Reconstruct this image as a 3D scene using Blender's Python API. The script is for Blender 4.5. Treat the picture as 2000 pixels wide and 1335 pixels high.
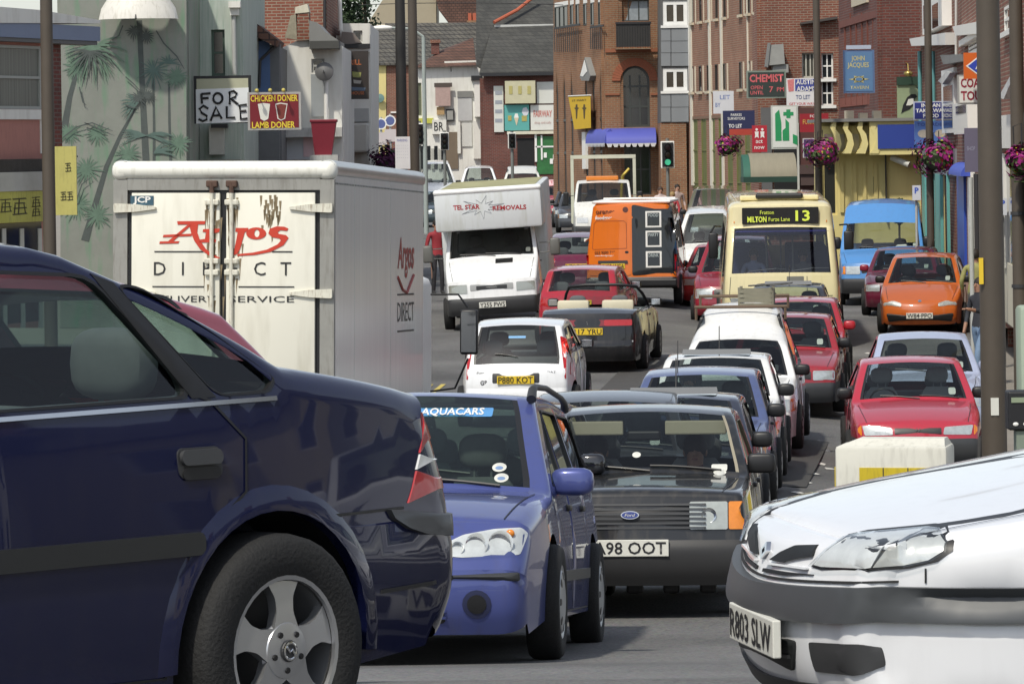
import bpy, bmesh, math, random
from mathutils import Vector, Matrix, Euler
from mathutils.geometry import delaunay_2d_cdt
from mathutils.bvhtree import BVHTree
PI = math.pi
R_ = math.radians
rnd = random.Random(7)
for o in list(bpy.data.objects):
    bpy.data.objects.remove(o, do_unlink=True)
SC = bpy.context.scene
COL = SC.collection

# ------------------------------------------------------------------ camera, sky, sun, exposure
FPX, PX0, PY0, ROLL, CAMZ = 8000.0, 1000.0, 290.0, 0.015, 3.4
cam = bpy.data.cameras.new('camera')
cam.sensor_width = 36.0
cam.lens = FPX / 2000.0 * 36.0
cam.shift_y = -(667.5 - PY0) / 2000.0
cam.clip_start, cam.clip_end = 0.5, 3000.0
cam_o = bpy.data.objects.new('camera', cam)
cam_o.matrix_world = Matrix.Translation((0, 0, CAMZ)) @ Matrix.Rotation(PI / 2, 4, 'X') @ Matrix.Rotation(-ROLL, 4, 'Z')
COL.objects.link(cam_o)
SC.camera = cam_o
SUN_EL, SUN_AZ = R_(54), R_(-152)      # azimuth of the sun seen from above, clockwise from +Y: behind the camera, to the left
wd = bpy.data.worlds.new('World')
SC.world = wd
wd.use_nodes = True
wn = wd.node_tree.nodes
wl = wd.node_tree.links
wn.clear()
sky = wn.new('ShaderNodeTexSky')
sky.sky_type = 'NISHITA'
sky.sun_disc = False
sky.sun_elevation = SUN_EL
sky.sun_rotation = SUN_AZ
sky.air_density, sky.dust_density, sky.ozone_density = 1.0, 1.2, 0.8
bg = wn.new('ShaderNodeBackground')
bg.inputs['Strength'].default_value = 0.15
wo = wn.new('ShaderNodeOutputWorld')
hsv = wn.new('ShaderNodeHueSaturation'); hsv.inputs['Saturation'].default_value = .5      # hazy, whitish summer sky
wl.new(sky.outputs[0], hsv.inputs['Color'])
wl.new(hsv.outputs[0], bg.inputs[0])
wl.new(bg.outputs[0], wo.inputs[0])
sun = bpy.data.lights.new('sun', 'SUN')
sun.energy = 3.0
sun.angle = R_(2.5)
sun.color = (1.0, 0.94, 0.82)
sun_o = bpy.data.objects.new('sun', sun)
sd = Vector((math.sin(SUN_AZ) * math.cos(SUN_EL), math.cos(SUN_AZ) * math.cos(SUN_EL), math.sin(SUN_EL)))
sun_o.rotation_euler = sd.to_track_quat('Z', 'Y').to_euler()
sun_o.location = (0, 0, 60)
COL.objects.link(sun_o)
vs = SC.view_settings
vs.view_transform = 'Standard'
vs.look = 'None'
vs.exposure = 0.12
vs.gamma = 1.0
try:
    SC.cycles.max_bounces = 8
    SC.cycles.transparent_max_bounces = 16
    SC.cycles.caustics_reflective = False
    SC.cycles.caustics_refractive = False
except Exception:
    pass

# ------------------------------------------------------------------ picture <-> place
_c, _s = math.cos(ROLL), math.sin(ROLL)
def ray(px, py):
    du, dv = px - PX0, py - PY0
    return (du * _c - dv * _s) / FPX, (-du * _s - dv * _c) / FPX
def P(px, py, D):
    a, b = ray(px, py)
    return Vector((a * D, D, CAMZ + b * D))
# height of the road along the view: bridge top near the camera, ramp down, level street
_prof = [(-60, 1.85), (6, 1.82), (11, 1.79), (14, 1.56), (18, 1.09), (22.5, .60), (25.3, .33), (28, .2), (32, 0.0), (36, -.28), (43, -.48), (52, -.56), (58, -.52), (66, -.38), (74, -.25), (85, -.02), (95, 0.0), (110, .05), (150, .33), (210, .55), (400, .6), (3000, .6)]
def gz(D):
    for (a, za), (b, zb) in zip(_prof, _prof[1:]):
        if D <= b:
            t = max(0, (D - a) / (b - a))
            t = t * t * (3 - 2 * t) * .35 + t * .65
            return za + (zb - za) * t
    return 0.0

def gx(x, D):
    """the gutter on the right lies lower for a stretch"""
    sm = lambda t: max(0, min(1, t)) ** 2 * (3 - 2 * max(0, min(1, t)))
    return gz(D) - .27 * sm((x - 2.2) / 3.5) * sm((D - 32) / 12) * sm((112 - D) / 14) - .1 * sm(x / 1.0) * sm((17 - D) / 3)

# ------------------------------------------------------------------ materials
_mc = {}
def hx(h):
    h = h.lstrip('#')
    v = [int(h[i:i + 2], 16) / 255 for i in (0, 2, 4)]
    return tuple(c / 12.92 if c <= .04045 else ((c + .055) / 1.055) ** 2.4 for c in v)
def col(c):
    return hx(c) if isinstance(c, str) else tuple(c)
def _nt(name):
    m = bpy.data.materials.new(name)
    m.use_nodes = True
    n, l = m.node_tree.nodes, m.node_tree.links
    return m, n, l, n['Principled BSDF']
def _mulcol(n, l, c, fac_out, var):
    mx = n.new('ShaderNodeMix'); mx.data_type = 'RGBA'
    mx.inputs[6].default_value = (*[max(0, v * (1 - var)) for v in c], 1)
    mx.inputs[7].default_value = (*[min(1, v * (1 + var)) for v in c], 1)
    l.new(fac_out, mx.inputs[0])
    return mx.outputs[2]
def M(name, c, rough=.5, metal=0., coat=0., var=.12, vs=3., bump=0., bs=60., emit=0., stretch=(1, 1, 1), spec=.5, dirt=0., dirtc=(.06, .05, .04)):
    key = (name, col(c), rough, metal, coat, var, vs, bump, bs, emit, stretch, dirt)
    if key in _mc: return _mc[key]
    c = col(c)
    m, n, l, b = _nt(name)
    b.inputs['Roughness'].default_value = rough
    b.inputs['Metallic'].default_value = metal
    b.inputs['Coat Weight'].default_value = coat
    b.inputs['Coat Roughness'].default_value = .04
    b.inputs['Specular IOR Level'].default_value = spec
    tc = n.new('ShaderNodeTexCoord')
    mp = n.new('ShaderNodeMapping'); mp.inputs['Scale'].default_value = stretch
    l.new(tc.outputs['Object'], mp.inputs[0])
    nz = n.new('ShaderNodeTexNoise'); nz.inputs['Scale'].default_value = vs; nz.inputs['Detail'].default_value = 6; nz.inputs['Roughness'].default_value = .65
    l.new(mp.outputs[0], nz.inputs['Vector'])
    out = _mulcol(n, l, c, nz.outputs[0], var)
    if dirt:
        d = n.new('ShaderNodeTexNoise'); d.inputs['Scale'].default_value = vs * 2.3; d.inputs['Detail'].default_value = 8
        mp2 = n.new('ShaderNodeMapping'); mp2.inputs['Scale'].default_value = (stretch[0] * 3, stretch[1] * 3, stretch[2] * .5)
        l.new(tc.outputs['Object'], mp2.inputs[0]); l.new(mp2.outputs[0], d.inputs['Vector'])
        rp = n.new('ShaderNodeValToRGB'); rp.color_ramp.elements[0].position = .5; rp.color_ramp.elements[1].position = .75
        rp.color_ramp.elements[1].color = (dirt, dirt, dirt, 1)
        l.new(d.outputs[0], rp.inputs[0])
        mx = n.new('ShaderNodeMix'); mx.data_type = 'RGBA'; mx.inputs[7].default_value = (*dirtc, 1)
        l.new(rp.outputs[0], mx.inputs[0]); l.new(out, mx.inputs[6]); out = mx.outputs[2]
    l.new(out, b.inputs['Base Color'])
    if bump:
        z2 = n.new('ShaderNodeTexNoise'); z2.inputs['Scale'].default_value = bs; z2.inputs['Detail'].default_value = 4
        l.new(mp.outputs[0], z2.inputs['Vector'])
        bp = n.new('ShaderNodeBump'); bp.inputs['Strength'].default_value = bump; bp.inputs['Distance'].default_value = .02
        l.new(z2.outputs[0], bp.inputs['Height']); l.new(bp.outputs[0], b.inputs['Normal'])
    if emit:
        l.new(out, b.inputs['Emission Color']); b.inputs['Emission Strength'].default_value = emit
    _mc[key] = m
    return m
def brick(name, c1, c2, mortar, bw=.225, bh=.075, ms=.012, rough=.85, bump=.6, var=.25):
    key = ('brick', name)
    if key in _mc: return _mc[key]
    m, n, l, b = _nt(name)
    b.inputs['Roughness'].default_value = rough
    tc = n.new('ShaderNodeTexCoord')
    sx = n.new('ShaderNodeSeparateXYZ'); l.new(tc.outputs['Object'], sx.inputs[0])
    ad = n.new('ShaderNodeMath'); ad.operation = 'ADD'; l.new(sx.outputs[0], ad.inputs[0]); l.new(sx.outputs[1], ad.inputs[1])
    cb = n.new('ShaderNodeCombineXYZ'); l.new(ad.outputs[0], cb.inputs[0]); l.new(sx.outputs[2], cb.inputs[1])
    br = n.new('ShaderNodeTexBrick')
    br.inputs['Scale'].default_value = 1
    br.inputs['Brick Width'].default_value = bw; br.inputs['Row Height'].default_value = bh
    br.inputs['Mortar Size'].default_value = ms; br.inputs['Mortar Smooth'].default_value = .3
    br.inputs['Color1'].default_value = (*col(c1), 1); br.inputs['Color2'].default_value = (*col(c2), 1); br.inputs['Mortar'].default_value = (*col(mortar), 1)
    l.new(cb.outputs[0], br.inputs['Vector'])
    nz = n.new('ShaderNodeTexNoise'); nz.inputs['Scale'].default_value = .9; nz.inputs['Detail'].default_value = 7
    l.new(tc.outputs['Object'], nz.inputs['Vector'])
    mx = n.new('ShaderNodeMix'); mx.data_type = 'RGBA'; mx.blend_type = 'MULTIPLY'; mx.inputs[0].default_value = 1
    rp = n.new('ShaderNodeValToRGB'); rp.color_ramp.elements[0].position = .3; rp.color_ramp.elements[1].position = .7
    rp.color_ramp.elements[0].color = (1 - var * 1.4,) * 3 + (1,); rp.color_ramp.elements[1].color = (1, 1, 1, 1)
    l.new(nz.outputs[0], rp.inputs[0]); l.new(br.outputs[0], mx.inputs[6]); l.new(rp.outputs[0], mx.inputs[7])
    l.new(mx.outputs[2], b.inputs['Base Color'])
    bp = n.new('ShaderNodeBump'); bp.inputs['Strength'].default_value = bump; bp.inputs['Distance'].default_value = .01
    iv = n.new('ShaderNodeMath'); iv.operation = 'SUBTRACT'; iv.inputs[0].default_value = 1
    l.new(br.outputs['Fac'], iv.inputs[1]); l.new(iv.outputs[0], bp.inputs['Height']); l.new(bp.outputs[0], b.inputs['Normal'])
    _mc[key] = m
    return m
def glass(name, tint=(.55, .6, .58), refl=1.0, rough=0.02):
    key = ('glass', name)
    if key in _mc: return _mc[key]
    m = bpy.data.materials.new(name); m.use_nodes = True
    n, l = m.node_tree.nodes, m.node_tree.links
    n.clear()
    t = n.new('ShaderNodeBsdfTransparent'); t.inputs[0].default_value = (*tint, 1)
    g = n.new('ShaderNodeBsdfGlossy'); g.inputs['Roughness'].default_value = rough; g.inputs[0].default_value = (1, 1, 1, 1)
    lw = n.new('ShaderNodeLayerWeight'); lw.inputs['Blend'].default_value = .5
    f = n.new('ShaderNodeMath'); f.operation = 'POWER'; f.inputs[1].default_value = 5.; l.new(lw.outputs['Facing'], f.inputs[0])
    mu = n.new('ShaderNodeMath'); mu.operation = 'MULTIPLY'; mu.inputs[1].default_value = refl; mu.use_clamp = True
    x = n.new('ShaderNodeMixShader'); o = n.new('ShaderNodeOutputMaterial')
    ad = n.new('ShaderNodeMath'); ad.operation = 'ADD'; ad.inputs[1].default_value = .05; ad.use_clamp = True
    l.new(f.outputs[0], mu.inputs[0]); l.new(mu.outputs[0], ad.inputs[0]); l.new(ad.outputs[0], x.inputs[0]); l.new(t.outputs[0], x.inputs[1]); l.new(g.outputs[0], x.inputs[2]); l.new(x.outputs[0], o.inputs[0])
    _mc[key] = m
    return m
def paint(c, rough=.3, metal=0., dirt=.25, var=.06):
    return M('car_paint', c, rough, metal, .9, var, 2.2, dirt=dirt, dirtc=(.09, .08, .065), spec=.15)
BLACK = M('black_plastic', (.012, .012, .013), .45, var=.3)
DGREY = M('grey_plastic', (.035, .036, .038), .5, var=.2, vs=8)
MGREY = M('bumper_plastic', (.045, .047, .05), .42, var=.15, vs=6)
RUBBER = M('tyre_rubber', (.012, .012, .012), .8, var=.35, vs=9, bump=.3, bs=90)
CHROME = M('chrome', (.75, .76, .77), .12, 1., var=.04)
ALLOY = M('alloy_wheel', (.55, .56, .58), .32, .85, var=.06)
STEEL = M('wheel_cover', (.42, .43, .44), .4, .6, var=.1)
INTERIOR = M('interior_cloth', (.10, .105, .11), .8, var=.25, vs=12)
INT_L = M('interior_grey', (.24, .25, .26), .8, var=.2, vs=10)
GLASS = glass('car_glass', (.72, .78, .76))
GLASSD = glass('dark_glass', (.22, .25, .26), 1.3)
LENS = glass('lamp_lens', (.9, .92, .92), .9, .03)
LAMP = M('lamp_reflector', (.62, .63, .62), .2, .4, var=.5, vs=14)
RED_L = M('red_lamp', (.42, .012, .015), .18, coat=.6, var=.2, vs=30)
AMBER_L = M('amber_lamp', (.75, .24, .02), .2, coat=.6, var=.2, vs=30)
CLEAR_L = M('clear_lamp', (.7, .7, .68), .2, .3, .6, var=.2, vs=30)
P_WHITE = M('plate_white', (.66, .66, .6), .4, var=.05)
P_YELLOW = M('plate_yellow', (.72, .5, .03), .4, var=.05)
INK = M('black_ink', (.012, .012, .014), .5, var=.1)
WHITE = M('white_paint', (.78, .77, .73), .45, var=.08)
SKIN = M('skin', (.55, .3, .2), .55, var=.1, vs=9)
WGLASS = M('window_glass', (.02, .024, .028), .06, spec=.8, var=.6, vs=.6)
DARKIN = M('dark_opening', (.012, .012, .013), .9, var=.3)

# ------------------------------------------------------------------ mesh building
def cdt(loops, holes=(), grid=.15, extra=()):
    """triangulate a 2D outline (with holes and extra constraint loops); returns verts, tris"""
    V, E = [], []
    def add(lp):
        k = len(V)
        V.extend(Vector(p) for p in lp)
        E.extend((k + i, k + (i + 1) % len(lp)) for i in range(len(lp)))
    for lp in loops: add(lp)
    for lp in holes: add(lp)
    for lp in extra: add(lp)
    if grid:
        xs = [p[0] for lp in loops for p in lp]; zs = [p[1] for lp in loops for p in lp]
        nx, nz = int((max(xs) - min(xs)) / grid), int((max(zs) - min(zs)) / grid)
        for i in range(1, nx + 1):
            for j in range(1, nz + 1):
                q = (min(xs) + i * (max(xs) - min(xs)) / (nx + 1), min(zs) + j * (max(zs) - min(zs)) / (nz + 1) + .0007 * (i % 2))
                if any(inside(q, lp) for lp in loops): V.append(Vector(q))
    r = delaunay_2d_cdt(V, E, [], 0, 1e-5)
    vo, T = r[0], []
    for f in r[2]:
        if len(f) != 3: continue
        a, b, c = (vo[i] for i in f)
        q = ((a.x + b.x + c.x) / 3, (a.y + b.y + c.y) / 3)
        if any(inside(q, lp) for lp in loops) and not any(inside(q, h) for h in holes): T.append((tuple(f), q))
    return [tuple(v) for v in vo], T
def inside(q, lp):
    x, y = q; c = False; n = len(lp); j = n - 1
    for i in range(n):
        xi, yi = lp[i]; xj, yj = lp[j]
        if (yi > y) != (yj > y) and x < (xj - xi) * (y - yi) / (yj - yi) + xi: c = not c
        j = i
    return c
def rrect(x0, z0, x1, z1, r=.02, n=3):
    r = min(r, abs(x1 - x0) / 2.01, abs(z1 - z0) / 2.01)
    out = []
    for cx, cz, a in ((x1 - r, z1 - r, 0), (x0 + r, z1 - r, 90), (x0 + r, z0 + r, 180), (x1 - r, z0 + r, 270)):
        for k in range(n + 1):
            t = R_(a + 90 * k / n); out.append((cx + r * math.cos(t), cz + r * math.sin(t)))
    return out
def circ(x, z, rx, rz=None, n=16):
    rz = rz or rx
    return [(x + rx * math.cos(2 * PI * k / n), z + rz * math.sin(2 * PI * k / n)) for k in range(n)]
def rpoly(pts, r=.02, n=3):
    """round the corners of a polygon"""
    out = []; m = len(pts)
    for i in range(m):
        p, a, b = Vector(pts[i]), Vector(pts[i - 1]), Vector(pts[(i + 1) % m])
        da, db = a - p, b - p
        k = min(r, da.length * .45, db.length * .45)
        s, e = p + da.normalized() * k, p + db.normalized() * k
        for j in range(n + 1):
            t = j / n
            out.append(tuple((1 - t) ** 2 * s + 2 * t * (1 - t) * p + t * t * e))
    return out
class MB:
    def __init__(self, off=(0, 0, 0)):
        self.v, self.f, self.off = [], [], Vector(off)
    def add(self, vs, fs):
        k = len(self.v)
        self.v.extend(Vector(p) for p in vs)
        self.f.extend(tuple(i + k for i in f) for f in fs)
        return self
    def box(self, a, b, bev=0.):
        x0, y0, z0 = (min(p, q) for p, q in zip(a, b)); x1, y1, z1 = (max(p, q) for p, q in zip(a, b))
        if bev:
            bm = bmesh.new(); bmesh.ops.create_cube(bm, size=1)
            for v in bm.verts: v.co = Vector(((x0 + x1) / 2 + v.co.x * (x1 - x0), (y0 + y1) / 2 + v.co.y * (y1 - y0), (z0 + z1) / 2 + v.co.z * (z1 - z0)))
            bmesh.ops.bevel(bm, geom=bm.edges[:], offset=bev, segments=2, profile=.5, affect='EDGES')
            bm.verts.index_update()
            self.add([v.co.copy() for v in bm.verts], [[v.index for v in f.verts] for f in bm.faces]); bm.free()
            return self
        return self.add([(x0, y0, z0), (x1, y0, z0), (x1, y1, z0), (x0, y1, z0), (x0, y0, z1), (x1, y0, z1), (x1, y1, z1), (x0, y1, z1)],
                        [(0, 3, 2, 1), (4, 5, 6, 7), (0, 1, 5, 4), (1, 2, 6, 5), (2, 3, 7, 6), (3, 0, 4, 7)])
    def hexa(self, p):
        """8 corners: bottom ring 4, top ring 4"""
        return self.add(p, [(0, 3, 2, 1), (4, 5, 6, 7), (0, 1, 5, 4), (1, 2, 6, 5), (2, 3, 7, 6), (3, 0, 4, 7)])
    def tube(self, pts, r, n=8, caps=True):
        pts = [Vector(p) for p in pts]; rs = r if isinstance(r, (list, tuple)) else [r] * len(pts)
        rings = []
        up = Vector((0, 0, 1))
        for i, p in enumerate(pts):
            d = (pts[min(i + 1, len(pts) - 1)] - pts[max(i - 1, 0)]).normalized()
            a = d.cross(up)
            if a.length < 1e-3: a = d.cross(Vector((1, 0, 0)))
            a.normalize(); b = d.cross(a)
            rings.append([p + (a * math.cos(2 * PI * k / n) + b * math.sin(2 * PI * k / n)) * rs[i] for k in range(n)])
        vs = [q for r_ in rings for q in r_]; fs = []
        for i in range(len(pts) - 1):
            for k in range(n):
                fs.append((i * n + k, i * n + (k + 1) % n, (i + 1) * n + (k + 1) % n, (i + 1) * n + k))
        if caps: fs += [tuple(range(n)), tuple(range((len(pts) - 1) * n, len(pts) * n))]
        return self.add(vs, fs)
    def lathe(self, prof, o=(0, 0, 0), ax='z', n=24, cap=False):
        """prof: (radius, height along axis)"""
        o = Vector(o); vs, fs = [], []
        for r, h in prof:
            for k in range(n):
                t = 2 * PI * k / n; a, b = r * math.cos(t), r * math.sin(t)
                vs.append(o + Vector({'z': (a, b, h), 'x': (h, a, b), 'y': (a, h, b)}[ax]))
        for i in range(len(prof) - 1):
            for k in range(n): fs.append((i * n + k, i * n + (k + 1) % n, (i + 1) * n + (k + 1) % n, (i + 1) * n + k))
        if cap: fs += [tuple(range(n)), tuple(range((len(prof) - 1) * n, len(prof) * n))]
        return self.add(vs, fs)
    def ell(self, c, r, nu=14, nv=9, q=1.0):
        vs, fs = [], []
        sg = lambda v: math.copysign(abs(v) ** q, v)
        for j in range(nv + 1):
            ph = PI * j / nv - PI / 2
            for i in range(nu):
                t = 2 * PI * i / nu
                vs.append((c[0] + r[0] * sg(math.cos(ph)) * sg(math.cos(t)), c[1] + r[1] * sg(math.cos(ph)) * sg(math.sin(t)), c[2] + r[2] * sg(math.sin(ph))))
        for j in range(nv):
            for i in range(nu): fs.append((j * nu + i, j * nu + (i + 1) % nu, (j + 1) * nu + (i + 1) % nu, (j + 1) * nu + i))
        return self.add(vs, fs)
    def prism(self, poly, f3, d, grid=0, holes=()):
        """2D polygon -> f3(u,v,depth) front at 0, back at d"""
        vo, T = cdt([poly], holes, grid)
        k = len(vo)
        vs = [f3(u, v, 0) for u, v in vo] + [f3(u, v, d) for u, v in vo]
        fs = [t for t, q in T] + [tuple(i + k for i in reversed(t)) for t, q in T]
        ed = {}
        for t, q in T:
            for i in range(3):
                e = (t[i], t[(i + 1) % 3]); ed[e] = 1
        for (a, b) in list(ed):
            if (b, a) not in ed: fs.append((b, a, a + k, b + k))
        return self.add(vs, fs)
    def grid(self, fn, nu, nv):
        vs = [fn(i / nu, j / nv) for j in range(nv + 1) for i in range(nu + 1)]
        return self.add(vs, [(j * (nu + 1) + i, j * (nu + 1) + i + 1, (j + 1) * (nu + 1) + i + 1, (j + 1) * (nu + 1) + i) for j in range(nv) for i in range(nu)])
    def mesh(self, name, smooth=None, fix=False):
        me = bpy.data.meshes.new(name)
        me.from_pydata([v + self.off for v in self.v], [], self.f)
        if fix:
            bm = bmesh.new(); bm.from_mesh(me); bmesh.ops.remove_doubles(bm, verts=bm.verts, dist=1e-4); bmesh.ops.recalc_face_normals(bm, faces=bm.faces); bm.to_mesh(me); bm.free()
        if smooth:
            me.polygons.foreach_set('use_smooth', [True] * len(me.polygons))
            try: me.set_sharp_from_angle(angle=R_(smooth))
            except Exception: pass
        me.update()
        return me
    def build(self, name, mat, parent=None, smooth=None, fix=False, **kw):
        if not self.f: return None
        me = self.mesh(name, smooth, fix)
        for m_ in (mat if isinstance(mat, (list, tuple)) else [mat]): me.materials.append(m_)
        return ob(name, me, parent, **kw)
def ob(name, data, parent=None, label=None, cat=None, group=None, kind=None):
    o = bpy.data.objects.new(name, data)
    COL.objects.link(o)
    if parent is not None: o.parent = parent
    return tag(o, label, cat, group, kind)
def tag(o, label=None, cat=None, group=None, kind=None):
    if label: o['label'] = label
    if cat: o['category'] = cat
    if group: o['group'] = group
    if kind: o['kind'] = kind
    return o
def thing(name, label, cat, loc=(0, 0, 0), rz=0., group=None, rx=0.):
    o = ob(name, None, None, label, cat, group)
    o.location = loc
    o.rotation_euler = (rx, 0, rz)
    o.empty_display_size = .1
    return o
def clone(o, parent=None):
    c = o.copy(); COL.objects.link(c)
    if parent is not None: c.parent = parent
    for ch in o.children: clone(ch, c)
    return c
_tx = {}
def text_mesh(s, h, w=None, bold=0., shear=0., ext=.002, res=2, sp=1.0):
    """flat lettering in local x (right), z (up), facing -y, centred; h cap height"""
    cu = bpy.data.curves.new('lettering', 'FONT')
    cu.body = s; cu.align_x = 'CENTER'; cu.resolution_u = res; cu.shear = shear; cu.space_character = sp
    cu.size = 1.0; cu.offset = bold; cu.extrude = 0
    o = bpy.data.objects.new('lettering', cu)
    me = bpy.data.meshes.new_from_object(o)
    bpy.data.objects.remove(o); bpy.data.curves.remove(cu)
    if not me.vertices: return me
    xs = [v.co.x for v in me.vertices]; ys = [v.co.y for v in me.vertices]
    sy = h / .69; sx = sy
    if w: sx = w / max(1e-6, max(xs) - min(xs))
    cx = (max(xs) + min(xs)) / 2
    nl = s.count('\n')
    cy = (max(ys) + min(ys)) / 2
    for v in me.vertices: v.co = Vector(((v.co.x - cx) * sx, 0, (v.co.y - cy) * sy))
    me.update()
    return me
def text(s, h, mat, parent, at, w=None, rz=0., rx=0., name='lettering', ry=0., **kw):
    me = text_mesh(s, h, w, **kw)
    me.materials.append(mat)
    o = ob(name, me, parent)
    o.location = at; o.rotation_euler = (rx, ry, rz)
    return o

# ------------------------------------------------------------------ vehicles
def spline(p, n=4):
    if len(p) < 3: return list(p)
    out = []
    for i in range(len(p) - 1):
        p0 = Vector(p[i - 1]) if i else Vector(p[0]) * 2 - Vector(p[1])
        p1, p2 = Vector(p[i]), Vector(p[i + 1])
        p3 = Vector(p[i + 2]) if i + 2 < len(p) else Vector(p[-1]) * 2 - Vector(p[-2])
        for k in range(n):
            t = k / n
            out.append(tuple(.5 * ((2 * p1) + (-p0 + p2) * t + (2 * p0 - 5 * p1 + 4 * p2 - p3) * t * t + (-p0 + 3 * p1 - 3 * p2 + p3) * t ** 3)))
    out.append(tuple(p[-1]))
    return out
class Car:
    """one vehicle body: side outline + half-width function -> shell, doors, bumpers, glass; then trim is laid on the shell.
    local axes: front at -y, z up, metres; the spec gives y from the front (0) to the rear (L)"""
    def __init__(s, root, S):
        s.root, s.S = root, S
        g = S.get
        s.L, s.W, s.zr = S['L'], S['W'], S['H']
        s.off = (0, -s.L / 2, 0)
        s.belt = g('belt', (.9, .95)); s.tum = g('tum', .34); s.bb = g('bb', .045); s.bs = g('bs', .03); s.zm = g('zm', .52)
        s.yf, s.kf, s.yr, s.kr = g('yf', .9), g('kf', .1), g('yr', .9), g('kr', .09)
        s.gr = g('grid', .16)
        s.parts = {}
        s.allv, s.allf = [], []
        s.paint = S['paint']
        s.shell()
        s.bvh = BVHTree.FromPolygons(s.allv, s.allf)
        s.wheels()
    def hw(s, y, z):
        w = s.W / 2
        zb = s.belt[0] + (s.belt[1] - s.belt[0]) * y / s.L
        if z <= zb:
            if z > s.zm: w -= s.bb * ((z - s.zm) / (zb - s.zm)) ** 2
            else: w -= s.bs * ((s.zm - z) / s.zm) ** 2
        else: w -= s.bb + (z - zb) * s.tum
        if y < s.yf: w -= s.kf * ((s.yf - y) / s.yf) ** 2
        if y > s.L - s.yr: w -= s.kr * ((y - s.L + s.yr) / s.yr) ** 2
        return w
    def mb(s, part):
        if part not in s.parts: s.parts[part] = MB(s.off)
        return s.parts[part]
    def emit(s, part, vs, fs):
        s.mb(part).add(vs, fs)
        k = len(s.allv)
        s.allv.extend(Vector(v) for v in vs); s.allf.extend(tuple(i + k for i in f) for f in fs)
    def shell(s):
        S = s.S; g = S.get
        C, last = [], None          # (y, z, tag of the stretch that follows)
        for tagn, pts in S['prof']:
            p = ([last] if last else []) + list(pts)
            q = spline(p, g('sub', 4))
            for a in q[:-1]: C.append([a[0], a[1], tagn])
            last = p[-1]
        C.append([last[0], last[1], C[-1][2]])
        n = len(C)
        N = []
        for i in range(n):
            a, b = C[max(i - 1, 0)], C[min(i + 1, n - 1)]
            d = Vector((b[0] - a[0], b[1] - a[1]))
            if 0 < i < n - 1:
                d1 = Vector((C[i][0] - a[0], C[i][1] - a[1])).normalized(); d2 = Vector((b[0] - C[i][0], b[1] - C[i][1])).normalized()
                d = d1 + d2
            d.normalize(); N.append(Vector((-d.y, d.x)))
        crown = dict(dict(fb=.10, nose=.10, bonnet=.035, ws=.05, roof=.03, rs=.05, boot=.03, tail=.08, rb=.08, hdr=.04, scut=.04), **g('crown', {}))
        rad = dict(dict(fb=.09, nose=.08, bonnet=.06, ws=.035, roof=.06, rs=.04, boot=.06, tail=.07, rb=.09, hdr=.05, scut=.05), **g('rad', {}))
        def sm(dic):
            a = [dic.get(c[2], .04) for c in C]
            for _ in range(2): a = [(a[max(i - 1, 0)] + 2 * a[i] + a[min(i + 1, n - 1)]) / 4 for i in range(n)]
            return a
        cr, rr = sm(crown), sm(rad)
        cd = [(Vector((-1, 0)) if C[i][2] in ('fb', 'nose') else Vector((1, 0)) if C[i][2] in ('tail', 'rb') else N[i]) * crown.get(C[i][2], .04) for i in range(n)]
        for _ in range(3): cd = [(cd[max(i - 1, 0)] + cd[i] * 2 + cd[min(i + 1, n - 1)]) / 4 for i in range(n)]
        Q = [(C[i][0] - N[i].x * rr[i], C[i][1] - N[i].y * rr[i]) for i in range(n)]
        zs = g('sill', .2)
        Q[0] = (Q[0][0], C[0][1]); Q[-1] = (Q[-1][0], C[-1][1])
        for i in range(1, n - 1): Q[i] = (Q[i][0], max(Q[i][1], min(C[0][1], C[-1][1])))
        # outline with wheel arches
        out = list(Q)
        ax = sorted(S['axles'], reverse=True); zw, Ra = g('zw', .3), g('arch', .36)
        s.arcs = []
        for ya in ax:
            h = math.sqrt(max(0, Ra * Ra - (zw - zs) ** 2)); a0 = math.atan2(zs - zw, h)
            arc = [(ya + Ra * math.cos(a0 + (PI - 2 * a0) * k / 14), zw + Ra * math.sin(a0 + (PI - 2 * a0) * k / 14)) for k in range(15)]
            out += arc; s.arcs.append(arc)
        s.outline = out
        doors = S.get('doors', []); bump = S.get('side_bumpers', [])
        wins = S.get('wins', [])
        vo, T = cdt([out], wins, s.gr, extra=[d for d in doors] + [b for _, b in bump])
        groups = {}
        for t, q in T:
            nm = 'body'
            for bn, b in bump:
                if inside(q, b): nm = bn
            if nm == 'body':
                for di, d in enumerate(doors):
                    if inside(q, d): nm = 'door%d' % di
            groups.setdefault(nm, []).append(t)
        for sx in (1, -1):
            vs = [(sx * s.hw(y, z), y, z) for y, z in vo]
            for nm, ts in groups.items():
                key = nm + ('L' if sx > 0 else 'R') if nm.startswith('door') else nm
                use = sorted({i for t in ts for i in t}); ix = {v: k for k, v in enumerate(use)}
                s.emit(key, [vs[i] for i in use], [tuple(ix[i] for i in (t if sx > 0 else t[::-1])) for t in ts])
            for arc in s.arcs:          # arch lips and wells
                m = s.mb('wheel_arch%d%d' % (s.arcs.index(arc), sx)); k = len(arc)
                m.add([(sx * (s.hw(*p) - .004), *p) for p in arc] + [(sx * (s.hw(*p) - .3), *p) for p in arc], [(i, i + 1, k + i + 1, k + i) for i in range(k - 1)])
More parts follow.
